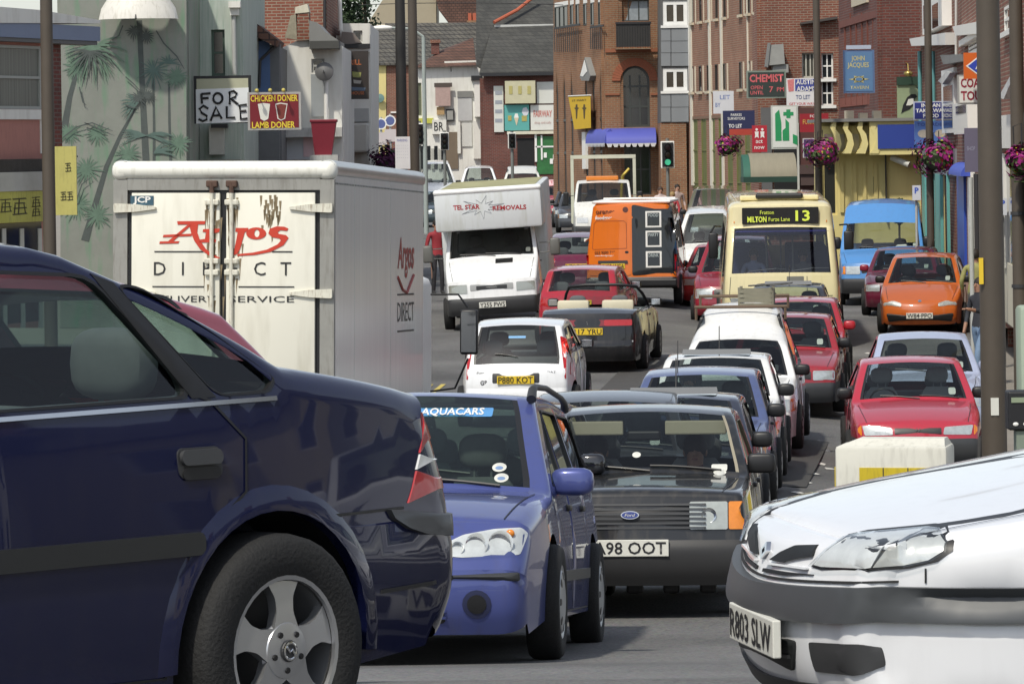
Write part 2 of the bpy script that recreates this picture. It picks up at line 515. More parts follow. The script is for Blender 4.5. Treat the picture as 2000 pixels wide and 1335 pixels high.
            for w in wins:              # reveals round the side windows
                k = len(w); c = (sum(p[0] for p in w) / k, sum(p[1] for p in w) / k)
                a = [(sx * (s.hw(*p) + .003), *p) for p in w]
                inn = [(p[0] + (c[0] - p[0]) * .03, p[1] + (c[1] - p[1]) * .05) for p in w]
                b = [(sx * (s.hw(*p) + .003), *p) for p in inn]; d = [(sx * (s.hw(*p) - .03), *p) for p in inn]
                s.mb('window_seal%d%d' % (wins.index(w), sx)).add(a + b + d, [(i, (i + 1) % k, k + (i + 1) % k, k + i) for i in range(k)] + [(k + i, k + (i + 1) % k, 2 * k + (i + 1) % k, 2 * k + i) for i in range(k)])
                v2, T2 = cdt([w], (), .25)
                s.mb('side_windowL%d' % wins.index(w) if sx > 0 else 'side_windowR%d' % wins.index(w)).add([(sx * (s.hw(y, z) - .012), y, z) for y, z in v2], [t for t, q in T2])
        # fillet + top strip
        nf = g('nf', 4)
        us = g('us', (-.905, -.86, -.6, -.3, 0, .3, .6, .86, .905)); us = sorted(set(us) | ({v * .1 for v in range(-8, 9)} if g('fine') else set()))
        rows = []
        for i in range(n):
            y, z, _ = C[i]; r = rr[i]; w = s.hw(*Q[i])
            row = []
            for k in range(nf + 1):
                t = PI / 2 * k / nf
                ins = r * (1 - math.sin(t))
                row.append((w - r * (1 - math.cos(t)), y - N[i].x * ins, z - N[i].y * ins))
            row[0] = (w, *Q[i])
            wi = w - r
            mid = []
            for u in us:
                c = 1 - u * u
                mid.append((u * wi, y + cd[i].x * c, z + cd[i].y * c))
            left = [(-a, b, c) for a, b, c in row]
            rows.append(left + mid + row[::-1])
        nc = len(rows[0])
        m0 = nf + 1                                   # index of first mid column
        me = m0 + len(us) - 1
        pn = dict(fb='front_bumper', rb='rear_bumper', bonnet='bonnet', roof='roof', boot='boot_lid', hdr='roof', scut='scuttle')
        pn.update(g('part_of', {}))
        for i in range(n - 1):
            tg = C[i][2]
            for j in range(nc - 1):
                if tg == 'open' and m0 <= j < me: continue
                if tg in ('ws', 'rs'):
                    if m0 + 1 <= j < me - 1: part = 'windscreen' if tg == 'ws' else 'rear_window'
                    elif j in (m0, me - 1): part = 'window_seal_%s%d' % (tg, j)
                    else: part = 'body'
                elif tg in ('fb', 'rb'): part = pn[tg]
                elif tg in pn and m0 <= j < me: part = pn[tg]
                else: part = 'body'
                q = [rows[i][j], rows[i][j + 1], rows[i + 1][j + 1], rows[i + 1][j]]
                s.emit(part, q, [(0, 1, 2, 3)])
        # close the underside
        z0 = min(C[0][1], C[-1][1], zs) + .03
        hwm = s.W / 2 - .3
        s.mb('underbody').box((-hwm, .15, z0), (hwm, s.L - .15, z0 + .14))
        s.mb('underbody').box((-s.W / 2 + .1, min(ax) + Ra + .02, z0), (s.W / 2 - .1, max(ax) - Ra - .02, z0 + .1))
        s.mb('underbody').box((-s.W / 2 + .15, .2, z0), (s.W / 2 - .15, min(ax) - Ra - .02, z0 + .1))
        s.mb('underbody').box((-s.W / 2 + .15, max(ax) + Ra + .02, z0), (s.W / 2 - .15, s.L - .2, z0 + .1))
        s.C, s.N = C, N
    def wheels(s):
        S = s.S; g = S.get
        r = g('wr', .3); w = g('ww', .19); st = g('wheel', 'cover'); zw = r
        for ya in S['axles']:
            for sx in (1, -1):
                x = sx * (s.W / 2 - .045)
                o = wheel_part(st, r, w, sx, s.root, s.S.get('rim_mat'))
                o.location = (x, ya - s.L / 2, r)
    def hit(s, axis, a, b):
        if axis in 'PQ':            # round a corner: a = angle from straight ahead (P) or astern (Q), positive to the left
            cy = s.S.get('pc', 1.0) if axis == 'P' else s.L - s.S.get('pc', 1.0)
            d0 = Vector((math.sin(a), -math.cos(a) if axis == 'P' else math.cos(a), 0))
            o, d = Vector((0, cy, b)) + d0 * 5, -d0
            h = s.bvh.ray_cast(o, d)
            return (h[0] if h[0] is not None else s.bvh.find_nearest(o)[0]), d
        if axis == 'F': o, d = Vector((a, -6, b)), Vector((0, 1, 0))
        elif axis == 'R': o, d = Vector((a, s.L + 6, b)), Vector((0, -1, 0))
        elif axis == 'S': o, d = Vector((6, a, b)), Vector((-1, 0, 0))
        elif axis == 'Z': o, d = Vector((-6, a, b)), Vector((1, 0, 0))
        else: o, d = Vector((a, b, 8)), Vector((0, 0, -1))
        h = s.bvh.ray_cast(o, d)
        if h[0] is None:
            q = s.bvh.find_nearest(Vector((a, 0 if axis == 'F' else s.L, b)) if axis in 'FR' else Vector((a, b, 1)) if axis == 'T' else Vector((s.W / 2 * (1 if axis == 'S' else -1), a, b)))
            return q[0], d
        return h[0], d
    def lay(s, name, mat, poly, axis, off=.006, th=.02, grid=.08, holes=(), parent=None, smooth=40, mirror=False, both=False, flat=False, **kw):
        """lay a polygon on the shell, seen along axis: F/R (x,z), S left side / Z right side (y,z), T (x,y)"""
        res = None
        for k, sx in enumerate((1, -1) if (mirror or both) else (1,)):
            pl = poly; ax = axis; hs = holes
            if sx < 0:
                if axis == 'S': ax = 'Z'
                else: pl = [(-a, b) for a, b in poly][::-1]; hs = [[(-a, b) for a, b in h][::-1] for h in holes]
            vo, T = cdt([pl], hs, grid)
            tv, bv = [], []
            hits = [s.hit(ax, a, b) for a, b in vo]
            if flat:
                dd = hits[0][1]; mn = min(h[0].dot(dd) for h in hits)
                hits = [(h[0] + dd * (mn - h[0].dot(dd)), dd) for h in hits]
            for (a, b), (h, d) in zip(vo, hits):
                q = h.copy() if ax in 'PQ' else Vector((a, h.y, b)) if ax in 'FR' else Vector((h.x, a, b)) if ax in 'SZ' else Vector((a, b, h.z))
                tv.append(q - d * off); bv.append(q + d * (th - off))
            m = MB(s.off); n = len(vo)
            fs = [t for t, q in T]; ed = {(t[i], t[(i + 1) % 3]) for t in fs for i in range(3)}
            fs = fs + [(b, a, a + n, b + n) for a, b in ed if (b, a) not in ed]
            m.add(tv + bv, fs)
            res = m.build(name, mat, parent or s.root, smooth, fix=True, **kw)
        return res
    def seam(s, pts, axis, w=.008, mat=None, name='panel_gap', mirror=False, off=.004, parent=None):
        """thin dark line along the shell"""
        for sx in ((1, -1) if mirror else (1,)):
            ax = axis; P_ = pts
            if sx < 0:
                if axis == 'S': ax = 'Z'
                else: P_ = [(-a, b) for a, b in pts]
            dense = []
            for (a, b) in zip(P_, P_[1:]):
                k = max(1, int((Vector(b) - Vector(a)).length / .1))
                dense += [tuple(Vector(a).lerp(Vector(b), i / k)) for i in range(k)]
            dense.append(P_[-1])
            vs, fs = [], []
            for i, p in enumerate(dense):
                a, b = Vector(dense[max(0, i - 1)]), Vector(dense[min(len(dense) - 1, i + 1)])
                t = (b - a).normalized(); nn = Vector((-t.y, t.x)) * w / 2
                for sg in (1, -1):
                    q = Vector(p) + nn * sg
                    h, d = s.hit(ax, q.x, q.y)
                    vs.append((h.copy() if ax in 'PQ' else Vector((q.x, h.y, q.y)) if ax in 'FR' else Vector((h.x, q.x, q.y)) if ax in 'SZ' else Vector((q.x, q.y, h.z))) - d * off)
            fs = [(2 * i, 2 * i + 1, 2 * i + 3, 2 * i + 2) for i in range(len(dense) - 1)]
            MB(s.off).add(vs, fs).build(name, mat or BLACK, parent or s.root)
    def finish(s):
        S = s.S; g = S.get
        gl = g('glass', GLASS)
        mats = dict(body=s.paint, front_bumper=g('bumper', s.paint), rear_bumper=g('bumper', s.paint), windscreen=gl, rear_window=gl, window_seal=g('seal', BLACK), wheel_arch=BLACK, underbody=BLACK)
        mats.update(g('mats', {}))
        for k, m in s.parts.items():
            nm = k
            if k.startswith('side_window'): mt, nm = g('side_glass', gl), 'side_window'
            elif k.startswith('wheel_arch'): mt, nm = BLACK, 'wheel_arch'
            elif k.startswith('window_seal'): mt, nm = g('seal', BLACK), 'window_seal'
            elif k.startswith('door'): mt, nm = g('door_mat', s.paint), 'door'
            else: mt = mats.get(k, s.paint)
            o = m.build(nm, mt, s.root, 38, fix=True)
            if nm == 'door' and g('handles', True):
                di = int(k[4]); sx = 1 if k.endswith('L') else -1
                d = S['doors'][di]
                ys = [p[0] for p in d]; zt = s.belt[0] + (s.belt[1] - s.belt[0]) * .5 - .1
                y1 = max(ys) - .06 if di == 0 or True else 0
                if 'handle_z' in S: zt = S['handle_z']
                hm = MB(s.off)
                if di == 1: y1 = max(p[0] for p in d if p[1] > zt - .1) - .1 if g('hd1') is None else g('hd1')
                x = sx * s.hw(y1 - .08, zt)
                hm.box((x - .02, y1 - .17, zt - .018), (x + .022 * sx if sx > 0 else x - .022, y1, zt + .018), .008)
                hm.build('handle', BLACK, o, 40)
        # interior
        if g('interior', True):
            it = g('int_mat', INTERIOR)
            yc, ye = S.get('cabin', (1.3, s.L - .7))
            zb = min(s.belt)
            hwid = s.W / 2 - .16
            m = MB(s.off)
            m.box((-hwid, yc - .25, .34), (hwid, ye, .42))
            m.box((-hwid + .06, yc - .35, .4), (hwid - .06, yc + .12, zb - .02), .05)          # dashboard
            m.box((-hwid + .12, ye - .3, .4), (hwid - .12, ye + .02, zb - .06), .03)           # parcel shelf
            m.build('cabin', it, s.root)
            for sx in (1, -1): MB(s.off).box((sx * (hwid - .005), yc + .05, .4), (sx * (hwid + .04), ye - .1, zb - .05)).build('door_card', it, s.root)
            for sx in (-.36, .36):
                seat(s, sx, yc + .75, g('seat_z', .42), it)
            if g('rear_seats', True):
                m = MB(s.off); yb = yc + 1.72
                m.box((-hwid + .1, yb, .45), (hwid - .1, yb + .16, zb + .02), .04)
                for sx in (-.38, .38):
                    m.ell((sx, yb + .08, zb + .15), (.145, .065, .1), 16, 10, .65); m.tube([(sx - .05, yb + .08, zb), (sx - .05, yb + .08, zb + .1)], .008, 6); m.tube([(sx + .05, yb + .08, zb), (sx + .05, yb + .08, zb + .1)], .008, 6)
                m.build('rear_seat', INTERIOR, s.root, 40)
            m = MB(s.off); sw = g('wheel_side', -.36)
            m.tube([(sw + .18 * math.cos(t * PI / 8), yc + .32 - .06 * math.sin(t * PI / 8), zb - .03 + .17 * math.sin(t * PI / 8)) for t in range(17)], .014, 6, False)
            m.build('steering_wheel', BLACK, s.root, 60)
def seat(s, x, y, z, mat):
    m = MB(s.off)
    m.box((x - .24, y - .45, z - .08), (x + .24, y + .05, z + .1), .06)
    vs = []
    for (yy, zz, w, t) in ((y, z, .23, .12), (y + .08, z + .25, .24, .11), (y + .16, z + .52, .2, .09), (y + .18, z + .6, .14, .06)):
        vs += [(x - w, yy - t / 2, zz), (x + w, yy - t / 2, zz), (x + w, yy + t / 2, zz), (x - w, yy + t / 2, zz)]
    fs = []
    for i in range(3):
        for k in range(4): fs.append((i * 4 + k, i * 4 + (k + 1) % 4, (i + 1) * 4 + (k + 1) % 4, (i + 1) * 4 + k))
    fs += [(12, 13, 14, 15)]
    m.add(vs, fs)
    m.ell((x, y + .2, z + .75), (.145, .055, .105), 14, 8, .7)
    m.tube([(x - .05, y + .19, z + .56), (x - .05, y + .2, z + .7)], .008, 6); m.tube([(x + .05, y + .19, z + .56), (x + .05, y + .2, z + .7)], .008, 6)
    m.build('seat', mat, s.root, 50)
_wm = {}
def wheel_part(st, r, w, sx, parent, rim_mat=None):
    k = (st, r, w, sx)
    if k not in _wm:
        m = MB(); rr = r * .655; h = w / 2
        pr = [(rr * .9, -h * .75), (rr, -h * .95), (r * .8, -h), (r * .93, -h * .96), (r * .985, -h * .75), (r, -h * .4), (r, h * .4), (r * .985, h * .75), (r * .93, h * .96), (r * .8, h), (rr, h * .95), (rr * .9, h * .75)]
        m.lathe(pr, ax='x', n=36)
        tyre = m.mesh('wheel', 50)
        q = MB()
        xo = h * .86
        F = lambda x: x * sx
        def lat(prof): q.lathe([(a, F(b)) for a, b in prof], ax='x', n=36)
        if st == 'alloy5':
            lat([(rr * 1.0, xo), (rr * .985, xo + .006), (rr * .93, xo + .004), (rr * .9, xo - .03), (rr * .88, -h * .7)])
            lat([(0, xo + .012), (rr * .2, xo + .012), (rr * .36, xo + .006), (rr * .4, xo - .01), (rr * .36, xo - .03)])
            for i in range(5):
                a = 2 * PI * i / 5 + PI / 2
                ca, sa = math.cos(a), math.sin(a)
                f3 = lambda u, v, d: (F(xo + .004 - (.02 * max(0, (v / rr - .3))) - d), v * ca - u * sa, v * sa + u * ca)
                hwid = rr * .16
                pl = [(-hwid * 1.5, rr * .25), (hwid * 1.5, rr * .25), (hwid * .95, rr * .5), (hwid * 1.05, rr * .7), (hwid * 1.9, rr * .92), (-hwid * 1.9, rr * .92), (-hwid * 1.05, rr * .7), (-hwid * .95, rr * .5)]
                q.prism(rpoly(pl, rr * .05), f3, .03)
        else:
            lat([(rr, xo), (rr * .97, xo + .006), (rr * .86, xo - .004), (rr * .8, xo + .008), (rr * .45, xo + .018), (rr * .3, xo + .012), (0, xo + .014)])
        rim = q.mesh('rim', 35)
        d = MB()
        d.lathe([(rr * .92, -h * .4 * sx), (0, -h * .4 * sx)], ax='x', n=24)
        if st == 'alloy5':
            pass
        else:
            for i in range(8):
                a = 2 * PI * i / 8; ca, sa = math.cos(a), math.sin(a)
                d.prism(rpoly([(-rr * .07, rr * .58), (rr * .07, rr * .58), (rr * .1, rr * .78), (-rr * .1, rr * .78)], .01), lambda u, v, dd: (F(xo + .017 - .01 * (v / rr - .5) * 2 - dd), v * ca - u * sa, v * sa + u * ca), .01)
        dk = d.mesh('rim_recess')
        _wm[k] = (tyre, rim, dk)
    tyre, rim, dk = _wm[k]
    tyre = tyre.copy(); rim = rim.copy(); dk = dk.copy()
    tyre.materials.append(RUBBER); rim.materials.append(rim_mat or (ALLOY if st == 'alloy5' else STEEL)); dk.materials.append(BLACK)
    o = ob('wheel', tyre, parent); ob('rim', rim, o); ob('rim_recess', dk, o)
    return o
def mirrors(c, y, z, mat=None, x=None, r=(.1, .06, .075), sides=(1, -1), q=.6):
    for sx in sides:
        m = MB(c.off); xx = x or c.hw(y, z - .04)
        m.ell((sx * (xx + .09), y - .03, z), r, 14, 8, q)
        m.tube([(sx * (xx - .03), y + .01, z - .05), (sx * (xx + .05), y - .01, z - .03)], .028, 8)
        o = m.build('door_mirror', mat or BLACK, c.root, 50)
        g = MB(c.off); g.box((sx * (xx + .015), y + r[1] * .8 - .03, z - .05), (sx * (xx + .165), y + r[1] - .024, z + .05), .003)
        g.build('mirror_glass', CHROME, o)
def plate(c, txt, rear, z, x=0., tilt=0., w=.52, h=.111, yo=.004, th=.086):
    hp, d = c.hit('R' if rear else 'F', x, z)
    hs = [c.hit('R' if rear else 'F', x + a, z + b)[0].y for a in (-w / 2, 0, w / 2) for b in (-.05, .05)]
    y = (max(hs) + yo) if rear else (min(hs) - yo)
    m = MB(); m.box((-w / 2, -.006, -h / 2), (w / 2, .02, h / 2), .004)
    o = m.build('number_plate', P_YELLOW if rear else P_WHITE, c.root)
    o.location = (x, y + c.off[1], z); o.rotation_euler = (-tilt, 0, PI if rear else 0)
    if txt: text(txt, th, INK, o, (0, -.009, 0), w=w * .93, name='registration', bold=.012)
    return o
def wipers(c, y0=None, rear=False, n=2, span=.55, part=None):
    """wiper arms lying on the screen, found on the shell"""
    ax = 'R' if rear else 'F'
    C = [p for p in c.C if p[2] == ('rs' if rear else 'ws')]
    zlo = min(p[1] for p in C); zhi = max(p[1] for p in C)
    for k in range(n):
        x0 = (.1 + .5 * k) if not rear else .0
        pts = []
        for t in range(7):
            a = x0 - .02 - span * t / 6; zz = zlo + .02 + (zhi - zlo) * (.1 * math.sin(PI * t / 12))
            h, d = c.hit(ax, a, zz); pts.append((a, h.y + (.018 if rear else -.018), zz))
        m = MB(c.off); m.tube(pts, .009, 6); m.build('wiper', BLACK, c.root)
def place(root, end_px, end_D, yaw, L, back=False, z=None, py=None):
    """put the middle of the front (or back) bumper at picture column px and distance D, on the road; yaw 0 faces the camera"""
    a, _ = ray(end_px, 700 if py is None else py)
    e = Vector((a * end_D, end_D))
    f = Vector((math.sin(yaw), -math.cos(yaw)))       # facing of local -y turned by yaw
    mid = e - f * (L / 2) if not back else e + f * (L / 2)
    zf, zb = (gx(q.x, q.y) for q in (mid + f * L * .3, mid - f * L * .3))
    root.location = (mid.x, mid.y, (zf + zb) / 2 if z is None else z)
    root.rotation_euler = (-math.atan2(zf - zb, L * .6), 0, yaw)
    return root
def lerp(a, b, t): return a + (b - a) * t
def spec(L, W, H, ax, cowl, wst, rfe, rse, tail, nose=(.06, .68), fbt=.5, rbt=.5, bot=.2, bn=None, bt=None, B=None, nw=2, wtop=.09, wr=.295, sill=.2, rear='saloon', dt=.0, ns=.03, **kw):
    """profile from a few measured points: cowl/wst = foot and head of the windscreen, rfe/rse = head and foot of the rear screen, tail = top of the tail"""
    bn = bn or (lerp(nose[0], cowl[0], .45), lerp(nose[1], cowl[1], .62))
    bt = bt or (lerp(rse[0], tail[0], .55), lerp(rse[1], tail[1], .35))
    pr = [('fb', [(.07, bot), (.012, lerp(bot, fbt, .35)), (0, lerp(bot, fbt, .75)), (.02, fbt)]),
          ('nose', [(lerp(.02, nose[0], .5), lerp(fbt, nose[1], .55)), nose]),
          ('bonnet', [(nose[0] + .07, nose[1] + ns), bn, cowl]),
          ('scut', [(cowl[0] + .04, cowl[1] + .025)]),
          ('ws', [(lerp(cowl[0] + .04, wst[0], .5) - .01, lerp(cowl[1] + .025, wst[1], .5) + .012), wst]),
          ('hdr', [(wst[0] + .1, wst[1] + .028)]),
          ('roof', [(lerp(wst[0], rfe[0], .45), H), (rfe[0] - .1, rfe[1] + .022)]),
          ('hdr', [rfe]),
          ('rs', [(lerp(rfe[0], rse[0], .5) + .008, lerp(rfe[1], rse[1], .5) + .012), rse]),
          ('boot', [bt, tail] if rear == 'saloon' else [(lerp(rse[0], tail[0], .5), lerp(rse[1], tail[1], .5)), tail]),
          ('tail', [(lerp(tail[0], L - .02, .6), lerp(tail[1], rbt, .6)), (L - .03, rbt)]),
          ('rb', [(L, lerp(bot, rbt, .75)), (L - .01, lerp(bot, rbt, .35)), (L - .08, bot)])]
    b0, b1 = kw.pop('belt', (cowl[1] + .0, cowl[1] + .05))
    bz = lambda y: lerp(b0, b1, y / L)
    zt = H - wtop
    fx = lambda z: cowl[0] + (wst[0] - cowl[0]) * (z - cowl[1]) / (wst[1] - cowl[1])
    rx = lambda z: rfe[0] + (rse[0] - rfe[0]) * (z - rfe[1]) / (rse[1] - rfe[1])
    B = B or lerp(cowl[0], rse[0], .5)
    cuts = B if isinstance(B, (list, tuple)) else [B]
    fo, ro = kw.pop('fo', .17), kw.pop('ro', .17)
    ends = [None] + list(cuts) + [None]
    wins = []
    for a, b in zip(ends, ends[1:]):
        p = []
        zb_a = bz(a or cowl[0]) + .03
        if a is None: p += [(fx(zb_a) + fo + .05, zb_a), ]
        else: p += [(a + .04, bz(a) + .03)]
        if b is None: yb = rx(bz(rse[0]) + .04) - ro; p += [(yb, bz(yb) + .03), (rx(zt) - ro - .03, zt - dt)]
        else: p += [(b - .04, bz(b) + .03), (b - .04, zt)]
        if a is None: p += [(fx(zt) + fo + .1, zt - .005)]
        else: p += [(a + .04, zt - (dt if b is None and nw < 3 else 0) * .3)]
        wins.append(rpoly(p, .05, 3))
    zw = kw.get('zw', wr + .0); Ra = kw.get('arch', wr + .065)
    A1, A2 = ax
    d0 = [(A1 + Ra + .05, sill + .03), (cuts[0], sill + .03), (cuts[0], H + .3), (fx(H) + .05, H + .3), (fx(bz(0)) + .12, bz(0) + .02), (A1 + Ra + .05, .7)]
    doors = [d0]
    if kw.pop('four', True):
        dr = kw.pop('d1', cuts[1] if len(cuts) > 1 else lerp(cuts[0], rse[0], .82))
        doors.append([(cuts[0], sill + .03), (min(A2 - Ra - .03, dr), sill + .03), (min(A2 - Ra - .01, dr), .45), (min(A2 - Ra * .7, dr), zw + Ra * .78), (dr, zw + Ra + .06), (dr, H + .3), (cuts[0], H + .3)])
    else: kw.pop('d1', None)
    sb = [('front_bumper', [(-.2, bot - .1), (A1 - Ra * .8, bot - .1), (A1 - Ra * .8, fbt), (-.2, fbt)]), ('rear_bumper', [(A2 + Ra * .8, bot - .1), (L + .2, bot - .1), (L + .2, rbt), (A2 + Ra * .8, rbt)])]
    S = dict(L=L, W=W, H=H, axles=ax, prof=pr, wins=wins, doors=doors, side_bumpers=sb, belt=(b0, b1), sill=sill, wr=wr, zw=zw, arch=Ra, cabin=(cowl[0] + .25, rse[0] - .3))
    S.update(kw)
    return S
def seams(c, B=True):
    S = c.S
    for d in S['doors']:
        c.seam([p for p in d if p[1] < S['H'] - .1][:], 'S', mirror=True)
        if len(d) > 5:
            pass
    ax = S['axles']
    bo = [p for p in c.C if p[2] == 'bonnet']
    if bo:
        y0, y1 = bo[0][0] + .01, bo[-1][0]
        k = S['W'] / 2
        c.seam([(k - .2, y0 + .02), (k - .15, (y0 + y1) / 2), (k - .12, y1)], 'T', mirror=True)
def lights_simple(c, hl, ind=None, grille=None, axis='F', lens=True):
    """headlamps: polygon hl on the left (x>0), mirrored; reflector, bowl and clear cover"""
    for sx in (1, -1):
        pl = hl if sx > 0 else [(-a, b) for a, b in hl][::-1]
        o = c.lay('headlight', LAMP, pl, 'F', .006, .03, .05)
        if lens: c.lay('lamp_lens', LENS, pl, 'F', .016, .008, .08, parent=o)
        if ind:
            pi = ind if sx > 0 else [(-a, b) for a, b in ind][::-1]
            c.lay('indicator', AMBER_L, pi, 'F', .008, .03, .05)
    if grille: c.lay('grille', BLACK, grille, 'F', .012, .02, .05)
def taxdisc(c, x=.5, dz=.1):
    C = [p for p in c.C if p[2] == 'ws']
    z = C[0][1] + dz
    c.lay('tax_disc', P_WHITE, rrect(x - .045, z - .04, x + .045, z + .04, .02), 'F', -.003, .004, 0)

# ------------------------------------------------------------------ ground: one sheet, pavements with kerbs
def asphalt():
    m, n, l, b = _nt('asphalt')
    tc = n.new('ShaderNodeTexCoord')
    a = n.new('ShaderNodeTexNoise'); a.inputs['Scale'].default_value = .35; a.inputs['Detail'].default_value = 8
    l.new(tc.outputs['Object'], a.inputs['Vector'])
    rp = n.new('ShaderNodeValToRGB'); rp.color_ramp.elements[0].position = .3; rp.color_ramp.elements[1].position = .72
    rp.color_ramp.elements[0].color = (.07, .067, .06, 1); rp.color_ramp.elements[1].color = (.16, .153, .138, 1)
    l.new(a.outputs[0], rp.inputs[0])
    g = n.new('ShaderNodeTexVoronoi'); g.inputs['Scale'].default_value = 55
    l.new(tc.outputs['Object'], g.inputs['Vector'])
    mx = n.new('ShaderNodeMix'); mx.data_type = 'RGBA'; mx.blend_type = 'MULTIPLY'; mx.inputs[0].default_value = .7
    l.new(rp.outputs[0], mx.inputs[6]); l.new(g.outputs['Color'], mx.inputs[7])
    hs = n.new('ShaderNodeHueSaturation'); hs.inputs['Saturation'].default_value = .25; hs.inputs['Value'].default_value = 1.4
    l.new(mx.outputs[2], hs.inputs['Color']); l.new(hs.outputs[0], b.inputs['Base Color'])
    b.inputs['Roughness'].default_value = .85
    bp = n.new('ShaderNodeBump'); bp.inputs['Strength'].default_value = .5; bp.inputs['Distance'].default_value = .01
    l.new(g.outputs['Distance'], bp.inputs['Height']); l.new(bp.outputs[0], b.inputs['Normal'])
    return m
ASPH = asphalt()
Ds = [-300, -60, -20, 0, 4, 8, 10, 11, 12, 13, 14, 15, 16, 17, 18, 19, 20, 21, 22, 24, 26, 28, 31, 35, 39, 43, 48, 52, 56, 62, 68, 75, 85, 95, 100, 104, 108, 112, 120, 130, 140, 150, 170, 190, 210, 300, 500, 2500]
Xs = [-1500, -200, -60, -20, -8, 0, 2, 3, 4, 5, 6, 8, 20, 60, 200, 1500]
m = MB(); m.add([(x, d, gx(x, d)) for d in Ds for x in Xs], [(j * len(Xs) + i, j * len(Xs) + i + 1, (j + 1) * len(Xs) + i + 1, (j + 1) * len(Xs) + i) for j in range(len(Ds) - 1) for i in range(len(Xs) - 1)])
m.build('road', ASPH, None, 60, kind='structure')

# ------------------------------------------------------------------ the vehicles, near to far
YAW = R_(-5.0)
def veh(name, label, cat, S, group=None):
    r = thing(name, label, cat, group=group)
    return r, Car(r, S)
def place_pt(root, lx, ly, px, py, D, yaw, L):
    """stand a local point (measured from the front, on the ground) on the ray of a picture column"""
    a, _ = ray(px, py)
    c, s = math.cos(yaw), math.sin(yaw)
    v = Vector((lx * c - (ly - L / 2) * s, lx * s + (ly - L / 2) * c))
    mid = Vector((a * D, D)) - v
    f = Vector((math.sin(yaw), -math.cos(yaw)))
    zf, zb = (gx(q.x, q.y) for q in (mid + f * L * .3, mid - f * L * .3))
    root.location = (mid.x, mid.y, (zf + zb) / 2)
    root.rotation_euler = (-math.atan2(zf - zb, L * .6), 0, yaw)

